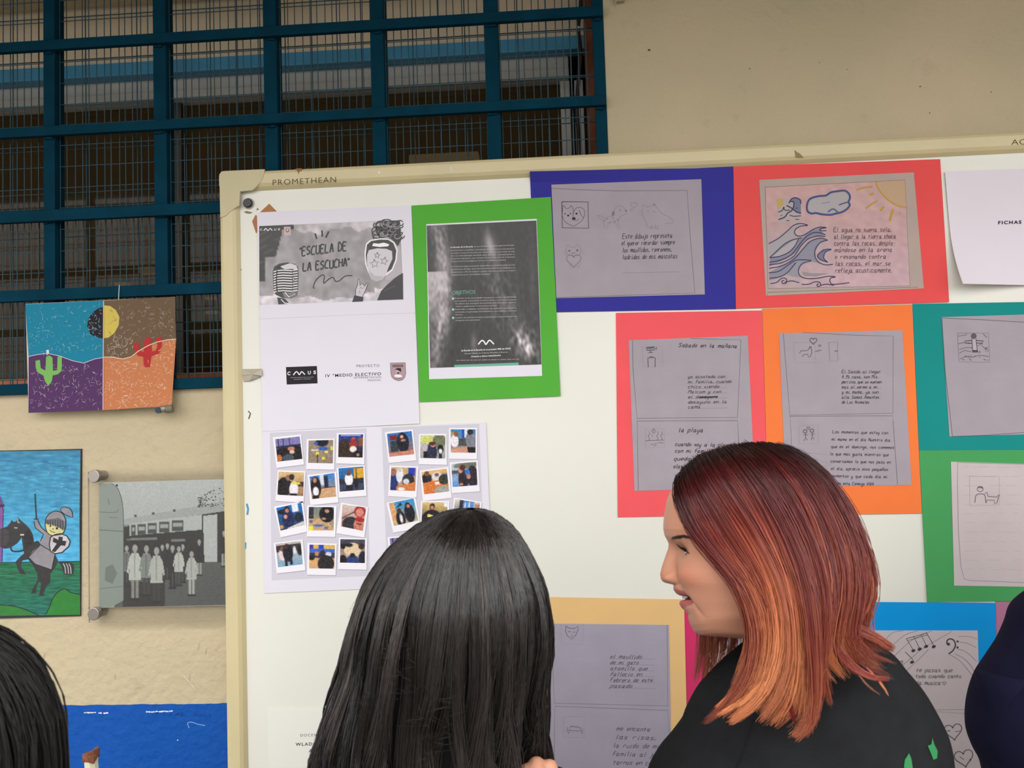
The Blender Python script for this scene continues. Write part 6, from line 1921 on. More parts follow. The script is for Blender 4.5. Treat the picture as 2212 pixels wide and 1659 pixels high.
for sd in (1, -1):
    ec = R3(1502, 1193.5, 31 * sd)
    vs_, fs_ = sphere(ec, .0118)
    cols = []
    for v_ in vs_:
        a = math.acos(max(-1, min(1, np.dot((v_ - ec) / .0118, np.array([-.78, -.48, -.40]) / 1.0))))
        cols.append(lin((18, 12, 12)) if a < .22 else lin((60, 36, 26)) if a < .52 else lin((214, 200, 194)))
    put('eyeball', vs_, fs_, mat('eye', (0, 0, 0), rough=.12, attr=True), girl, True, np.array(cols, np.float32))
    for up in (1, -1):
        vs_, fs_ = [], []
        n1, n2 = 14, 22
        lo_, hi_ = ((.40, 1.45) if up > 0 else (-1.45, -.40))
        for i in range(n1 + 1):
            el = lo_ + (hi_ - lo_) * i / n1
            for j in range(n2 + 1):
                az = -1.45 + 2.9 * j / n2
                open_ = (1 - (az / 1.45) ** 2)
                e2 = (el * (open_ if i == 0 else 1)) if up > 0 else el
                if up > 0 and i == 0:
                    e2 = -.10 + .48 * open_
                if up < 0 and i == n1:
                    e2 = -.14 - .24 * open_
                d = np.array([-math.cos(e2) * math.cos(az), -math.cos(e2) * math.sin(az), math.sin(e2)])
                vs_.append(ec + .0129 * d)
        for i in range(n1):
            for j in range(n2):
                k = i * (n2 + 1) + j
                fs_.append((k, k + 1, k + n2 + 2, k + n2 + 1))
        put('eyelid', vs_, fs_, mat('eyelid_skin', (176, 124, 104), rough=.5), girl, True)
    mb = MB()
    for j in range(26):
        az = -1.25 + 2.5 * j / 25
        open_ = (1 - (az / 1.45) ** 2)
        e2 = -.10 + .48 * open_
        d = np.array([-math.cos(e2) * math.cos(az), -math.cos(e2) * math.sin(az), math.sin(e2)])
        q = ec + .0129 * d
        ln = .0075 + .002 * abs(math.sin(j * 2.1))
        mb.tube([q, q + d * ln * .55 + np.array([0, 0, -.0012]), q + d * ln + np.array([0, 0, .0012])], [.0006, .0005, .0001], 5, False)
    mb.tube([ec + .0130 * np.array([-math.cos(-.10 + .48 * (1 - (az / 1.45) ** 2)) * math.cos(az), -math.cos(-.10 + .48 * (1 - (az / 1.45) ** 2)) * math.sin(az), math.sin(-.10 + .48 * (1 - (az / 1.45) ** 2))]) for az in np.linspace(-1.35, 1.35, 20)], .0010, 6, False)
    mb.build('eyelashes', mat('lash_black', (24, 18, 18), rough=.5), girl)
# eyebrows
P_, r_ = [], []
for k in range(240):
    t = random.random()
    px = 1449 + 62 * t
    py = 1164 - 5.5 * math.sin(math.pi * min(1, t * 1.1)) + 9 * max(0, t - .55) + random.gauss(0, 1.9 * (1 - .5 * t))
    a, b = hit(px, py, bvh, .0003), hit(px + 6, py - 2.2 + 3.5 * t, bvh, .0009)
    if a is None or b is None:
        continue
    P_.append([a, (a + b) / 2 + np.array([-.0002, -.0004, 0]), b])
if P_:
    P_ = np.array(P_)
    strand_mesh('eyebrow', P_, np.tile([.00024, .00022, .00008], (len(P_), 1)), np.tile(np.array(lin((66, 46, 38))), (len(P_), 3, 1)), HAIRM, girl)
# far brow, just showing past the forehead
mb = MB()
for k in range(60):
    t = random.random()
    q = R3(1438 + 7 * t + 3, 1150 + 20 * t, -16 - 18 * (1 - t) + random.gauss(0, 1))
    mb.tube([q, q + np.array([-.0022, .003, .0012])], [.0003, .0001], 4, False)
mb.build('eyebrow', mat('lash_black', (24, 18, 18)), girl)
# teeth
vs_, fs_ = [], []
n = 30
for i in range(n + 1):
    w_ = -19 + 38 * i / n
    x = 1473.5 + .030 * w_ * w_
    gap = .7 if (i % 4 == 0) else 0
    for (dx, py) in ((1.0 + gap, 1284), (gap, 1288), (.6 + gap, 1293.2 - .006 * w_ * w_), (4, 1293.2 - .006 * w_ * w_)):
        vs_.append(R3(x + dx, py, w_))
for i in range(n):
    for j in range(3):
        a = i * 4 + j
        fs_.append((a, a + 1, a + 5, a + 4))
put('teeth', vs_, fs_, mat('tooth', (222, 212, 204), rough=.25), girl, True)

# hair in guides from the parting down, (px, py, mm towards the camera)
GN = [
    [(1462, 1035, 8), (1456, 1062, 24), (1468, 1105, 48), (1498, 1160, 64), (1543, 1208, 76), (1588, 1254, 83), (1612, 1310, 85), (1622, 1370, 83), (1612, 1440, 81), (1575, 1505, 78), (1526, 1546, 74)],
    [(1478, 1008, 5), (1490, 1050, 32), (1520, 1110, 58), (1558, 1172, 74), (1602, 1228, 86), (1634, 1284, 91), (1650, 1342, 93), (1650, 1402, 91), (1628, 1467, 89), (1585, 1522, 86), (1532, 1556, 82)],
    [(1508, 985, 4), (1530, 1030, 36), (1568, 1090, 64), (1608, 1152, 80), (1647, 1216, 92), (1674, 1282, 97), (1686, 1350, 99), (1682, 1420, 98), (1656, 1490, 96), (1610, 1536, 94), (1556, 1566, 90)],
    [(1545, 970, 3), (1572, 1010, 32), (1615, 1070, 62), (1655, 1140, 82), (1692, 1215, 95), (1714, 1290, 101), (1724, 1360, 103), (1729, 1430, 103), (1722, 1500, 102), (1700, 1553, 100), (1668, 1580, 98)],
    [(1580, 962, 3), (1618, 998, 30), (1665, 1060, 60), (1705, 1135, 82), (1736, 1215, 94), (1753, 1300, 101), (1757, 1380, 103), (1760, 1460, 103), (1758, 1530, 103), (1746, 1578, 102), (1706, 1592, 100)],
    [(1615, 958, 2), (1665, 990, 26), (1715, 1050, 54), (1755, 1130, 76), (1781, 1210, 88), (1793, 1280, 93), (1786, 1340, 95), (1772, 1390, 95), (1776, 1436, 93), (1802, 1470, 92), (1838, 1486, 90)],
    [(1650, 957, 0), (1705, 985, 22), (1760, 1045, 46), (1802, 1125, 64), (1827, 1200, 74), (1833, 1270, 78), (1822, 1330, 80), (1815, 1386, 82), (1840, 1436, 84), (1882, 1466, 84), (1922, 1480, 82)],
    [(1680, 961, -4), (1735, 988, 14), (1790, 1048, 30), (1830, 1120, 42), (1857, 1190, 48), (1868, 1260, 52), (1858, 1318, 54), (1842, 1352, 56), (1862, 1384, 58), (1895, 1400, 58), (1930, 1410, 56)],
    [(1702, 966, -10), (1757, 995, 0), (1808, 1055, 8), (1846, 1125, 12), (1869, 1195, 12), (1881, 1260, 12), (1878, 1306, 12), (1864, 1345, 14), (1852, 1376, 16), (1858, 1398, 16), (1872, 1408, 16)],
]
GF = [
    [(1462, 1035, 4), (1455, 1066, -22), (1472, 1140, -52), (1498, 1240, -66), (1514, 1330, -72), (1514, 1400, -72), (1508, 1450, -72), (1500, 1490, -70)],
    [(1500, 985, 2), (1530, 1060, -48), (1556, 1180, -76), (1572, 1300, -84), (1570, 1400, -86), (1552, 1460, -86), (1526, 1506, -84)],
    [(1580, 961, 2), (1650, 1040, -52), (1680, 1180, -88), (1684, 1300, -94), (1676, 1400, -94), (1655, 1500, -92)],
    [(1650, 957, 0), (1740, 1015, -36), (1800, 1140, -62), (1818, 1260, -66), (1812, 1360, -66), (1800, 1430, -64)],
    [(1702, 964, -10), (1790, 1030, -14), (1852, 1140, -16), (1878, 1250, -14), (1866, 1340, -10), (1862, 1400, -6)],
]
def clear(q):
    px, py, w_ = q
    if py < 986 or py > 1380:
        return q
    bk_, W_ = IT(bck, py), IT(wid, py)
    fb_ = IT(base, py) if 1143 <= py <= 1349 else IT(prof, py)
    ax_ = (fb_ + bk_) / 2
    r_ = abs(px - ax_) / ((ax_ - fb_) if px < ax_ else (bk_ - ax_))
    if r_ >= 1:
        return q
    need = W_ * (1 - r_ ** 2.35) ** (1 / 2.35) + (9 if py > 1060 else 7)
    return (px, py, max(w_, need)) if w_ >= 0 else (px, py, min(w_, -need))


GN = [[clear(q) for q in g_] for g_ in GN]
GF = [[clear(q) for q in g_] for g_ in GF]
KS = 15
gN = np.array([resample([R3(*q) for q in g_], KS) for g_ in GN])
gF = np.array([resample([R3(*q) for q in g_], KS) for g_ in GF])


def lerp_guides(G, g):
    i = np.clip(np.floor(g).astype(int), 0, len(G) - 2)
    f_ = (g - i)[:, None, None]
    return G[i] * (1 - f_) + G[i + 1] * f_


tt = np.linspace(0, 1, KS)
headc = R3(1640, 1160, 0)


def red_hair(G, S, depth, seed, clumps, far=False):
    rg = np.random.default_rng(seed)
    n = len(G)
    g = rg.uniform(0, n - 1, S)
    cg = np.sort(rg.uniform(0, n - 1, clumps))
    near = cg[np.argmin(np.abs(g[:, None] - cg[None]), axis=1)]
    P0, Pc = lerp_guides(G, g), lerp_guides(G, near)
    ck = np.argmin(np.abs(g[:, None] - cg[None]), axis=1)
    pull = np.clip((tt - .12) * 1.5, 0, .9)
    P = P0 * (1 - pull[None, :, None]) + Pc * pull[None, :, None]
    # depth below the outer layer, and per-lock offsets that separate the locks
    inn = (rg.uniform(0, 1, S) ** 1.5) * depth
    dirn = P - headc
    dirn[..., 2] *= .35
    dirn /= np.linalg.norm(dirn, axis=2, keepdims=True) + 1e-9
    lockoff = rg.normal(0, .0045, clumps)[ck]
    P = P + dirn * (-inn[:, None] + lockoff[:, None] * np.clip(tt * 1.5, 0, 1)[None])[..., None]
    ph = rg.uniform(0, 6.28, (clumps, 3))[ck]
    amp = rg.uniform(.001, .0065, clumps)[ck]
    for a in range(3):
        P[..., a] += amp[:, None] * np.clip(tt * 1.2 - .15, 0, 1)[None] * np.sin(ph[:, a, None] + tt[None] * rg.uniform(4, 7))
    spread = .0012 + .0042 * np.abs(np.sin(tt * math.pi)) * .55
    P += rg.normal(0, 1, (S, 1, 3)) * spread[None, :, None]
    P += rg.normal(0, .00035, P.shape)
    # length varies
    cut = rg.uniform(.88, 1.0, clumps)[ck] * rg.uniform(.93, 1.0, S)
    tq = tt[None] * cut[:, None]
    i = np.clip((tq * (KS - 1)).astype(int), 0, KS - 2)
    f_ = (tq * (KS - 1) - i)[..., None]
    ar = np.arange(S)[:, None]
    P = P[ar, i] * (1 - f_) + P[ar, i + 1] * f_
    # dye: dark roots, wine red lengths, copper ends; some locks lighter than others
    stops = np.array([0, .10, .22, .36, .55, .78, 1.0])
    dark = np.array([lin(c) for c in ((24, 13, 12), (36, 13, 13), (66, 18, 21), (92, 25, 28), (104, 32, 33), (126, 50, 42), (154, 76, 54))])
    lite = np.array([lin(c) for c in ((28, 15, 13), (48, 16, 15), (92, 26, 26), (158, 62, 46), (202, 112, 74), (220, 140, 92), (214, 130, 84))])
    mix_c = np.clip(rg.beta(.8, 1.0, clumps), 0, 1)[ck]
    back = np.clip((g - (n - 4.2)) / 2.2, 0, 1) if not far else np.ones(S) * .8
    mixv = np.clip(mix_c + rg.normal(0, .14, S), 0, 1) * (1 - .72 * back)
    tc = tq
    cd_ = np.stack([np.interp(tc, stops, dark[:, a]) for a in range(3)], -1)
    cl_ = np.stack([np.interp(tc, stops, lite[:, a]) for a in range(3)], -1)
    C = cd_ * (1 - mixv[:, None, None]) + cl_ * mixv[:, None, None]
    C = C * rg.uniform(.82, 1.15, (S, 1, 1))
    R = np.interp(tt, [0, .1, .8, 1], [.00034, .00038, .00034, .00008])[None] * rg.uniform(.8, 1.25, (S, 1))
    return P, R, C


A1 = red_hair(gN, 7600, .010, 11, 62)
A2 = red_hair(gF, 1500, .012, 12, 30, True)


def locks(defs, KL, seed):
    """Single locks: (points, half width mm at root / middle / tip, hairs, root colour, tip colour)."""
    rg = np.random.default_rng(seed)
    Ps, Rs, Cs = [], [], []
    for pts, wds, n, c0, c1 in defs:
        G = resample([q for q in pts], KL)
        u_ = np.linspace(0, 1, KL)
        wd = np.interp(u_, [0, .5, 1], wds) * .001
        T = np.gradient(G, axis=0)
        T /= np.linalg.norm(T, axis=1, keepdims=True)
        A = np.cross(T, np.array([0, 1.0, 0]))
        A /= np.linalg.norm(A, axis=1, keepdims=True) + 1e-9
        B = np.cross(T, A)
        a, r = rg.uniform(0, 6.28, n), np.sqrt(rg.uniform(0, 1, n))
        P = G[None] + wd[None, :, None] * (r * np.cos(a))[:, None, None] * A[None] + .22 * wd[None, :, None] * (r * np.sin(a))[:, None, None] * B[None]
        P = P + rg.normal(0, .00022, P.shape)
        L_ = rg.uniform(.9, 1, n)
        q = L_[:, None] * u_[None] * (KL - 1)
        i = np.clip(q.astype(int), 0, KL - 2)
        f_ = (q - i)[..., None]
        ar = np.arange(n)[:, None]
        P = P[ar, i] * (1 - f_) + P[ar, i + 1] * f_
        c = np.array(lin(c0))[None] * (1 - u_[:, None]) + np.array(lin(c1))[None] * u_[:, None]
        Ps.append(P)
        Cs.append(np.tile(c, (n, 1, 1)) * rg.uniform(.7, 1.3, (n, 1, 1)))
        Rs.append(np.interp(u_, [0, .1, .8, 1], [.0002, .00036, .00032, .00008])[None] * rg.uniform(.8, 1.2, (n, 1)))
    return np.concatenate(Ps), np.concatenate(Rs), np.concatenate(Cs)


COP, COP2, WINE, MAR = (206, 120, 76), (222, 142, 92), (110, 30, 32), (64, 18, 22)
rl = lambda w_, *q: [R3(x, y, w_ + dw) for x, y, dw in q]
A3 = locks([
    (rl(98, (1612, 1090, -26), (1660, 1170, -10), (1694, 1260, 2), (1702, 1340, 5), (1690, 1410, 5), (1650, 1475, 3), (1590, 1530, 0)), (1, 4.5, 2), 90, (130, 44, 38), COP2),
    (rl(100, (1668, 1100, -28), (1712, 1190, -10), (1740, 1280, 2), (1752, 1340, 4), (1750, 1420, 5), (1758, 1500, 5), (1752, 1555, 5), (1712, 1592, 3)), (1, 4, 2.5), 90, (120, 40, 36), COP),
    (rl(86, (1560, 1215, -6), (1602, 1275, 0), (1628, 1340, 3), (1632, 1410, 3), (1600, 1480, 2), (1545, 1530, 0)), (1, 3.5, 2), 80, (150, 58, 44), COP),
    (rl(92, (1600, 1180, -10), (1648, 1260, 2), (1668, 1340, 5), (1664, 1420, 5), (1622, 1500, 3), (1545, 1548, 0)), (1, 4, 2), 90, (140, 54, 42), COP2),
    (rl(104, (1690, 1220, -6), (1712, 1300, 0), (1716, 1380, 0), (1700, 1450, 0), (1706, 1520, 0), (1720, 1570, 0)), (1, 4, 2), 70, MAR, WINE),
    (rl(102, (1640, 1230, -8), (1676, 1310, 0), (1690, 1390, 0), (1670, 1450, 0)), (1, 3.5, 1.5), 60, MAR, WINE),
    (rl(84, (1790, 1320, -4), (1800, 1380, 4), (1832, 1432, 6), (1880, 1462, 6), (1924, 1466, 4)), (2, 5, 2), 110, (96, 28, 30), (150, 62, 48)),
    (rl(60, (1828, 1310, 0), (1848, 1352, 4), (1888, 1376, 6), (1934, 1404, 4)), (2, 6, 4), 120, (110, 34, 32), (150, 74, 50)),
    (rl(40, (1850, 1150, 0), (1876, 1220, 0), (1884, 1280, 2), (1870, 1325, 2), (1846, 1352, 2)), (1, 2, .8), 24, (96, 28, 30), (186, 104, 66)),
    (rl(40, (1856, 1180, 0), (1874, 1250, 0), (1884, 1320, 0), (1892, 1390, 0)), (.5, 1, .6), 8, (96, 34, 32), (190, 110, 70)),
    (rl(80, (1870, 1440, 4), (1896, 1468, 8), (1912, 1490, 8), (1920, 1504, 8)), (.6, 1.2, .6), 16, (150, 62, 44), (206, 126, 84)),
    (rl(84, (1840, 1440, 4), (1872, 1478, 8), (1902, 1502, 8)), (.5, .8, .4), 8, (110, 52, 40), (150, 92, 64)),
], KS, 77)
# short flyaway hairs over the crown and forehead
rg = np.random.default_rng(5)
S = 210
g = rg.uniform(0, 8, S)
Pf = lerp_guides(gN, g)
k0 = rg.integers(0, 5, S)
fl_ = np.zeros((S, KS, 3))
for i in range(S):
    s0_ = Pf[i, k0[i]]
    d = (s0_ - headc) / np.linalg.norm(s0_ - headc)
    tdir = Pf[i, k0[i] + 2] - s0_
    tdir /= np.linalg.norm(tdir)
    L_ = rg.uniform(.012, .035)
    side = rg.normal(0, .5, 3)
    u_ = np.linspace(0, 1, KS)[:, None]
    fl_[i] = s0_ + L_ * (tdir * u_ * .8 + d * (u_ - .75 * u_ * u_) * rg.uniform(.3, .9) + side * u_ * u_ * .5 + np.cross(d, tdir) * np.sin(u_ * rg.uniform(3, 9)) * .12)
Cf = np.tile(np.array(lin((46, 20, 18))), (S, KS, 1))
Rf = np.tile(np.interp(np.linspace(0, 1, KS), [0, 1], [.00014, .00006]), (S, 1))
strand_mesh('hair', np.concatenate([A1[0], A2[0], A3[0], fl_]), np.concatenate([A1[1], A2[1], A3[1], Rf]), np.concatenate([A1[2], A2[2], A3[2], Cf]), HAIRM, girl)
# opaque under-layer of the hair
vs_, fs_, cs_ = [], [], []
ku = 9
for G, inn in ((gN, .0095), (gF, .009)):
    b0 = len(vs_)
    Gd = lerp_guides(G, np.linspace(0, len(G) - 1, 40))
    for i in range(40):
        for k in range(ku):
            q = Gd[i, k]
            d = q - headc
            d[2] *= .35
            d /= np.linalg.norm(d)
            vs_.append(q - d * inn)
            cs_.append(lin((58, 18, 18)))
    for i in range(39):
        for k in range(ku - 1):
            a = b0 + i * ku + k
            fs_.append((a, a + 1, a + ku + 1, a + ku))
put('under_hair', vs_, fs_, HAIRM, girl, True, np.array(cs_, np.float32))

# sweatshirt
YT = -0.575
tor = [(1348, 1712, 1828, .040), (1366, 1684, 1850, .052), (1396, 1640, 1892, .066), (1415, 1612, 1930, .075), (1447, 1572, 1957, .085), (1481, 1536, 1986, .093), (1511, 1512, 2006, .10), (1554, 1490, 2028, .106), (1584, 1477, 2041, .109), (1618, 1450, 2051, .112), (1655, 1424, 2058, .115), (1720, 1396, 2074, .118), (1850, 1386, 2084, .122), (2100, 1420, 2050, .122), (2330, 1440, 2030, .118), (2480, 1446, 2024, .116)]
rings = []
for (py, l, r, dp) in tor:
    a, b = at(l, py, YT), at(r, py, YT)
    rings.append(((a[0] + b[0]) / 2, YT + .015, (a[2] + b[2]) / 2, (b[0] - a[0]) / 2, dp))
vs_, fs_ = loft(smooth_rings(rings, 6), 96, 2.25)
vv = np.array(vs_)
# soft folds
fold = .0022 * np.sin(vv[:, 0] * 55 + vv[:, 2] * 34 + 2 * np.sin(vv[:, 2] * 21)) + .0016 * np.sin(vv[:, 0] * 22 - vv[:, 2] * 60)
vv[:, 1] += fold * np.clip((1.40 - vv[:, 2]) * 8, 0, 1)
put('sweatshirt', vv, fs_, CLOTHB, girl, True)
tb_ = BVHTree.FromPolygons([Vector(v_) for v_ in vv], fs_)
v_, f_ = loft([(rings[0][0], YT + .012, rings[0][2] - .012, rings[0][3] * 1.06, .044), (rings[0][0], YT + .012, rings[0][2] + .004, rings[0][3] * 1.03, .042), (rings[0][0], YT + .012, rings[0][2] + .010, rings[0][3] * .95, .037), (rings[0][0], YT + .012, rings[0][2] - .01, rings[0][3] * .9, .034)], 48, 2, False)
put('collar', v_, f_, CLOTHB, girl, True)
sp = [hit(x, y, tb_, .0006) for x, y in ((1630, 1556), (1622, 1580), (1613, 1605), (1603, 1630), (1593, 1659), (1585, 1690))]
sp = [q for q in sp if q is not None]
if len(sp) > 2:
    MB().tube(catmull(sp, 4), .0009, 6).build('seam', CLOTHB, girl, smooth=True)
GRNM = mat('green_print', (26, 116, 62), rough=.7)
for poly_ in ([(1953, 1641), (1962, 1627), (1967, 1640), (1971, 1668), (1958, 1690), (1951, 1655)], [(2002, 1611), (2010, 1608), (2012, 1594), (2016, 1608), (2023, 1622), (2022, 1638), (2014, 1641), (2008, 1625)]):
    q = [hit(x, y, tb_, .0012) for x, y in poly_]
    if all(a is not None for a in q):
        put('printed_motif', q, [tuple(range(len(q)))], GRNM, girl)
hipz = rings[-1][2]
lower_body(girl, rings[-1][0], YT + .015, hipz, .17)
for s_ in (-1, 1):
    sx = rings[12][0] + s_ * (rings[12][3] - .055)
    sz = rings[10][2] - .07
    sl = [(sx, YT + .02, sz - .01), (sx + s_ * .012, YT + .03, sz - .16), (sx + s_ * .004, YT + .06, sz - .30), (sx - s_ * .01, YT + .13, sz - .48)]
    MB().tube(catmull(sl, 5), list(np.linspace(.05, .036, 16)), 18).build('sleeve', CLOTHB, girl, smooth=True)
    simple_hand(girl, sl[-1], (0, .35, -1), s_)

# ---------------------------------------------------------------- the black haired girl, seen from behind
YK = -0.65
Lb = [(1099, 1018), (1103, 968), (1111, 943), (1132, 901), (1155, 869), (1181, 841), (1220, 811), (1254, 789), (1289, 775), (1359, 756), (1429, 743), (1499, 722), (1568, 702), (1638, 689), (1720, 680), (1850, 700), (1950, 730)]
Rb = [(1099, 1018), (1103, 1052), (1111, 1074), (1132, 1103), (1155, 1122), (1181, 1138), (1220, 1157), (1254, 1172), (1289, 1181), (1359, 1186), (1429, 1183), (1499, 1172), (1568, 1167), (1638, 1164), (1720, 1164), (1850, 1150), (1950, 1120)]
Db = [(1099, .004), (1103, .026), (1111, .042), (1132, .063), (1155, .076), (1181, .086), (1220, .096), (1254, .103), (1289, .107), (1359, .108), (1429, .104), (1499, .098), (1568, .095), (1638, .094), (1720, .098), (1850, .105), (1950, .105)]


def shell(phi, py, k=1.0):
    """Outer hair surface: azimuth phi (90 degrees = towards the camera), photo row py."""
    L_, R_, D_ = IT(Lb, py), IT(Rb, py), IT(Db, py)
    cx_, hw = (L_ + R_) / 2, (R_ - L_) / 2
    X = cx_ + hw * k * np.cos(phi)
    Yd = YK - D_ * k * np.sin(phi)
    d = _rt[None] * ((X - CX) / FPX)[:, None] - _up[None] * ((py - CY) / FPX)[:, None] + _fw[None]
    p0 = CAM + d * ((YK - CAM[1]) / d[:, 1])[:, None]
    p0[:, 1] = Yd
    return p0


def black_hair(S, seed, clumps, KB=19):
    rg = np.random.default_rng(seed)
    ph0 = rg.uniform(0, 2 * math.pi, S)
    cph = rg.uniform(0, 2 * math.pi, clumps)
    dd = np.abs(np.angle(np.exp(1j * (ph0[:, None] - cph[None]))))
    ck = np.argmin(dd, axis=1)
    dphi = np.angle(np.exp(1j * (cph[ck] - ph0)))
    y0 = 1100 + 150 * rg.uniform(0, 1, S) ** 1.6
    y1 = rg.uniform(1690, 1930, clumps)[ck] + rg.normal(0, 18, S)
    k0 = 1.0 - .10 * rg.uniform(0, 1, S) ** 2
    lock = rg.normal(0, .034, clumps)[ck]
    w1, w2 = rg.uniform(0, 6.28, clumps)[ck], rg.uniform(0, 6.28, clumps)[ck]
    f1 = rg.uniform(5.5, 8.5, clumps)[ck]
    am = rg.uniform(.4, 1.5, clumps)[ck]
    P = np.empty((S, KB, 3))
    j1 = rg.normal(0, .012, S)
    fr = rg.normal(0, 1, S)
    for i, t in enumerate(np.linspace(0, 1, KB)):
        py = y0 + (y1 - y0) * t ** 1.05
        low = np.clip((py - 1300) / 360, 0, 1)
        pull = np.clip((py - 1180) / 420, 0, .75)
        ph = ph0 + dphi * pull + j1 * (1 + 2 * t)
        ph = ph + am * (.075 * low * np.sin(w1 + f1 * t) + .13 * low ** 2 * np.sin(w2 + .9 * f1 * t))
        ph = ph - .10 * low ** 1.5 * np.sin(ph)          # ends sweep a little to the left
        kk = k0 + lock * np.clip((py - 1150) / 300, 0, 1) + am * .085 * low * np.sin(w2 + f1 * 1.5 * t) + .004 * fr * low
        P[:, i] = shell(ph, py, kk)
    P += rg.normal(0, .00028, P.shape)
    tone = np.clip(rg.normal(1, .5, clumps)[ck] * rg.uniform(.6, 1.4, S), .15, 2.6)
    C = np.tile(np.array(lin((31, 27, 26))), (S, KB, 1)) * tone[:, None, None]
    tK = np.linspace(0, 1, KB)
    C = C * (1 + .5 * np.clip(tK - .5, 0, 1))[None, :, None] * np.array([1.0, .97, .93])
    R = np.interp(tK, [0, .1, .85, 1], [.00030, .00036, .00034, .00008])[None] * rg.uniform(.75, 1.25, (S, 1))
    return P, R, C


bc = at(950, 1500, YK)
girl2 = empty('person', (bc[0], YK, 0))
tag(girl2, 'girl with long straight black hair seen from behind, at centre', 'person')
P1, R1, C1 = black_hair(10500, 21, 105)
# flyaways
rg = np.random.default_rng(31)
S = 140
ph = rg.uniform(0, math.pi * 2, S)
pyf = rg.uniform(1100, 1600, S)
sgn = np.where(np.cos(ph) > 0, 1, -1)
Pf = np.empty((S, 19, 3))
ln = rg.uniform(40, 190, S)
for i, t in enumerate(np.linspace(0, 1, 19)):
    Pf[:, i] = shell(ph + .15 * t * rg.uniform(-1, 1), pyf + ln * t, 1.0 + (.01 + .055 * np.sin(t * math.pi * .8)) * np.abs(np.sin(pyf * 7.7)))
Rf = np.tile(np.interp(np.linspace(0, 1, 19), [0, 1], [.00014, .00006]), (S, 1))
Cf = np.tile(np.array(lin((40, 32, 28))), (S, 19, 1))
bl = lambda d, *q: [at(x, y, YK - d - dw) for x, y, dw in q]
BR, BD = (30, 26, 24), (22, 19, 18)
B3 = locks([
    (bl(.040, (748, 1440, -.012), (730, 1510, .002), (708, 1562, .004), (706, 1610, .002), (722, 1650, 0), (700, 1700, 0)), (1.5, 4, 1), 60, BD, BD),
    (bl(.020, (722, 1520, -.012), (702, 1570, 0), (690, 1610, 0), (696, 1645, 0), (682, 1690, 0)), (1, 3, 1), 40, BD, BD),
    (bl(.010, (715, 1540, -.012), (688, 1590, 0), (676, 1622, 0), (682, 1660, 0)), (.5, 1.2, .5), 12, BD, BD),
], 19, 78)
strand_mesh('hair', np.concatenate([P1, B3[0], Pf]), np.concatenate([R1, B3[1], Rf]), np.concatenate([C1, B3[2], Cf]), HAIRD, girl2)
# opaque under-layer
vs_, fs_ = [], []
rowsy = list(np.linspace(1109, 1180, 10)) + list(np.linspace(1200, 1750, 20))
for py in rowsy:
    vs_ += list(shell(np.linspace(0, 2 * math.pi, 48, endpoint=False), np.full(48, float(py)), .86))
for i in range(len(rowsy) - 1):
    for k in range(48):
        fs_.append((i * 48 + k, i * 48 + (k + 1) % 48, (i + 1) * 48 + (k + 1) % 48, (i + 1) * 48 + k))
fs_.append(tuple(range(48)))
put('under_hair', vs_, fs_, mat('hair_shade', (16, 14, 14), rough=.8, spec=.1, attr=True), girl2, True, np.tile(np.array(lin((20, 18, 18)), np.float32), (len(vs_), 1)))
# head, neck and clothes
hc = at(972, 1350, YK)
rs = head_shell(hc[0], YK + .015, hc[2], .070, .088, .108)
rs = rs + [(hc[0], YK + .01, hc[2] - .115, .052, .055), (hc[0], YK + .01, hc[2] - .17, .052, .055), (hc[0], YK + .01, hc[2] - .21, .06, .06)]
v_, f_ = loft(rs, 36)
put('body', v_, f_, SKINP, girl2, True)
tor = [(1610, 60, .05), (1650, 105, .062), (1690, 190, .075), (1725, 300, .088), (1770, 365, .098), (1850, 400, .11), (2000, 400, .118), (2250, 350, .118), (2500, 335, .116)]
rings = []
for (py, hw, dp) in tor:
    a = at(960, py, YK)
    rings.append((a[0], YK + .02, a[2], hw / 1954.0, dp))
v_, f_ = loft(smooth_rings(rings, 5), 64, 2.2)
put('sweatshirt', v_, f_, CLOTHB, girl2, True)
lower_body(girl2, rings[-1][0], YK + .02, rings[-1][2], .17)
# her right hand raised beside the hair, knuckles showing
YH = -0.675
hw_ = lambda x, y, d=0.0: at(x, y, YH - d)
make_hand(girl2, 'hand', hw_(1168, 1860, -.01), hw_(1162, 1770, 0),
          [([hw_(1150, 1706, .0), hw_(1156, 1668, .006), hw_(1159, 1651, .012), hw_(1163, 1672, .024)], .0086),
           ([hw_(1132, 1712, .0), hw_(1134, 1682, .008), hw_(1138, 1668, .016), hw_(1144, 1692, .028)], .0088),
           ([hw_(1116, 1722, .0), hw_(1116, 1696, .008), hw_(1120, 1684, .016), hw_(1127, 1706, .028)], .0084),
           ([hw_(1102, 1738, .0), hw_(1102, 1714, .008), hw_(1106, 1704, .014), hw_(1112, 1722, .024)], .0074)],
          ([hw_(1178, 1800, .01), hw_(1190, 1740, .018), hw_(1190, 1690, .016), hw_(1187, 1656, .010)], .0100))
wr = hw_(1168, 1855, -.01)
el = np.array([wr[0] + .06, wr[1] + .02, wr[2] - .22])
shd_ = np.array([rings[4][0] + rings[4][3] - .03, YK + .02, rings[4][2] - .02])
MB().tube(catmull([shd_, shd_ * .4 + el * .6 + np.array([.03, 0, .02]), el, el * .5 + wr * .5, wr], 5), list(np.linspace(.05, .033, 21)), 18).build('sleeve', CLOTHB, girl2, smooth=True)
sl = [(rings[4][0] - rings[4][3] + .03, YK + .02, rings[4][2] - .02), (rings[5][0] - rings[5][3], YK + .03, rings[4][2] - .2), (rings[5][0] - rings[5][3], YK + .08, rings[4][2] - .42)]
MB().tube(catmull(sl, 6), list(np.linspace(.05, .034, 13)), 18).build('sleeve', CLOTHB, girl2, smooth=True)
simple_hand(girl2, sl[-1], (0, .3, -1), -1)


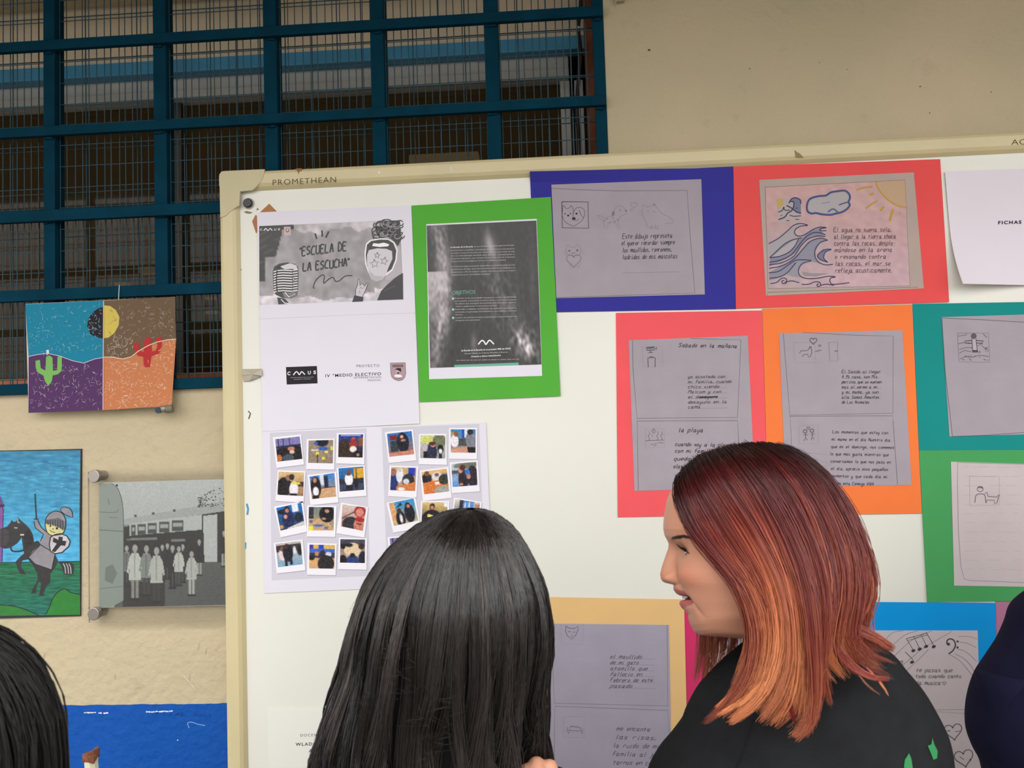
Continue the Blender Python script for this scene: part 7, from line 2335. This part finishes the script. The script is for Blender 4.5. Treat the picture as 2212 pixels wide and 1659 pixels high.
# ---------------------------------------------------------------- two more people at the edges of the view
def round_hair(root, c, rx, ry, rz, S, length, col, seed, jitter=.0, hm=HAIRD, KB=14):
    rg = np.random.default_rng(seed)
    ph0 = rg.uniform(0, 2 * math.pi, S)
    cl_ = rg.uniform(0, 2 * math.pi, 60)
    ck = np.argmin(np.abs(np.angle(np.exp(1j * (ph0[:, None] - cl_[None])))), axis=1)
    dphi = np.angle(np.exp(1j * (cl_[ck] - ph0)))
    a0 = .05 + .9 * rg.uniform(0, 1, S) ** 1.4
    L_ = length * rg.uniform(.85, 1.05, S)
    k0 = 1 - .1 * rg.uniform(0, 1, S) ** 2 + rg.normal(0, .015, 60)[ck]
    wv = rg.uniform(0, 6.28, 60)[ck]
    P = np.empty((S, KB, 3))
    for i, t in enumerate(np.linspace(0, 1, KB)):
        arc = a0 + (math.pi / 2 - a0 + .2) * np.minimum(1, t / .5)
        drop = np.maximum(0, t - .5) / .5 * L_
        r_ = np.sin(np.minimum(arc, math.pi / 2))
        ph = ph0 + dphi * .6 * t + .05 * t * np.sin(wv + 5 * t)
        kk = k0 + .03 * t * np.sin(wv + 7 * t)
        P[:, i, 0] = c[0] + rx * r_ * kk * np.cos(ph)
        P[:, i, 1] = c[1] + ry * r_ * kk * np.sin(ph)
        P[:, i, 2] = c[2] + rz * np.cos(np.minimum(arc, math.pi / 2 + .2)) * kk - drop
    P += rg.normal(0, .0003, P.shape)
    tone = np.clip(rg.normal(1, .3, 60)[ck] * rg.uniform(.7, 1.3, S), .3, 2.2)
    C = np.tile(np.array(lin(col)), (S, KB, 1)) * tone[:, None, None]
    R = np.interp(np.linspace(0, 1, KB), [0, .1, .85, 1], [.0004, .0005, .0005, .0001])[None] * rg.uniform(.75, 1.25, (S, 1))
    strand_mesh('hair', P, R, C, hm, root)
    v_, f_ = loft(head_shell(c[0], c[1], c[2], rx * .9, ry * .9, rz * .9) + [(c[0], c[1], c[2] - rz * .6 - length * .6, rx * .85, ry * .85)], 36)
    put('under_hair', v_, f_, hm, root, True, np.tile(np.array(lin((18, 16, 16)), np.float32), (len(v_), 1)))


HAIRS = mat('soft_dark_hair', (0, 0, 0), rough=0.5, spec=0.35, attr=True)


def person(label, c, Y, jacket, hairc, hair_len, nh, seed, hr=(.088, .10, .115), shoulder=.20, neck_drop=.24):
    root = empty('person', (c[0], Y, 0))
    tag(root, label, 'person')
    rs = head_shell(c[0], Y + .012, c[2], hr[0] * .84, hr[1] * .84, hr[2] * .9)
    rs = rs + [(c[0], Y + .012, c[2] - .115, .05, .054), (c[0], Y + .01, c[2] - .18, .052, .055), (c[0], Y + .01, c[2] - .24, .07, .06)]
    v_, f_ = loft(rs, 36)
    put('body', v_, f_, SKINP, root, True)
    round_hair(root, (c[0], Y, c[2]), hr[0], hr[1], hr[2], nh, hair_len, hairc, seed, hm=HAIRS)
    return root


lc = at(-222, 1655, -.95)
p3 = person('dark haired person at the lower left corner, mostly outside the picture', lc, -.95, CLOTHB, (22, 19, 18), .20, 3000, 41, hr=(.1055, .11, .108))
tr_ = [(lc[0], -.94, lc[2] - .20, .06, .055), (lc[0], -.94, lc[2] - .235, .12, .08), (lc[0], -.94, lc[2] - .28, .19, .10), (lc[0], -.94, lc[2] - .36, .215, .115), (lc[0], -.94, lc[2] - .55, .21, .12), (lc[0], -.94, lc[2] - .70, .18, .115)]
v_, f_ = loft(smooth_rings(tr_, 5), 48, 2.2)
put('sweatshirt', v_, f_, CLOTHB, p3, True)
lower_body(p3, lc[0], -.94, lc[2] - .66, .17)
for s_ in (-1, 1):
    sl = [(lc[0] + s_ * .19, -.94, lc[2] - .30), (lc[0] + s_ * .225, -.93, lc[2] - .48), (lc[0] + s_ * .22, -.88, lc[2] - .68)]
    MB().tube(catmull(sl, 6), list(np.linspace(.05, .034, 13)), 18).build('sleeve', CLOTHB, p3, smooth=True)
    simple_hand(p3, sl[-1], (0, .3, -1), s_)

YN = -0.36
nc = at(2388, 1120, YN)
p4 = person('person in a navy jacket at the lower right edge of the picture', nc, YN, CLOTHN, (30, 26, 26), .06, 1500, 43, hr=(.090, .10, .115))
PN = 1661.0 / (YN - CAM[1])
tor = [(1270, 2262, .05), (1300, 2222, .065), (1325, 2203, .075), (1360, 2196, .085), (1400, 2180, .092), (1440, 2155, .098), (1480, 2130, .104), (1520, 2117, .108), (1560, 2111, .11), (1600, 2113, .112), (1640, 2128, .114), (1680, 2148, .115), (1760, 2160, .115), (2000, 2165, .115), (2150, 2165, .115)]
rings = []
for (py, l, dp) in tor:
    a, b = at(l, py, YN), at(2375, py, YN)
    rings.append((b[0], YN + .01, a[2], b[0] - a[0], dp))
v_, f_ = loft(smooth_rings(rings, 5), 64, 2.2)
put('jacket', v_, f_, CLOTHN, p4, True)
v_, f_ = loft([(nc[0], YN + .02, rings[0][2] - .05, .085, .07), (nc[0], YN + .01, rings[0][2] - .01, .088, .075), (nc[0], YN, rings[0][2] + .025, .075, .066), (nc[0], YN, rings[0][2] + .02, .06, .055), (nc[0], YN, rings[0][2] - .03, .058, .052)], 40)
put('hood', v_, f_, CLOTHN, p4, True)
lower_body(p4, rings[-1][0], YN + .01, rings[-1][2] + .03, .15)
for s_ in (-1, 1):
    sx = rings[8][0] + s_ * (rings[8][3] - .05)
    sl = [(sx, YN, rings[5][2] - .01), (sx, YN - .01, rings[8][2] - .05), (sx - s_ * .02, YN + .02, rings[8][2] - .20), (sx - s_ * .04, YN + .06, rings[8][2] - .36)]
    MB().tube(catmull(sl, 5), list(np.linspace(.045, .036, 16)), 18).build('sleeve', CLOTHN, p4, smooth=True)
    simple_hand(p4, sl[-1], (0, .3, -1), s_)
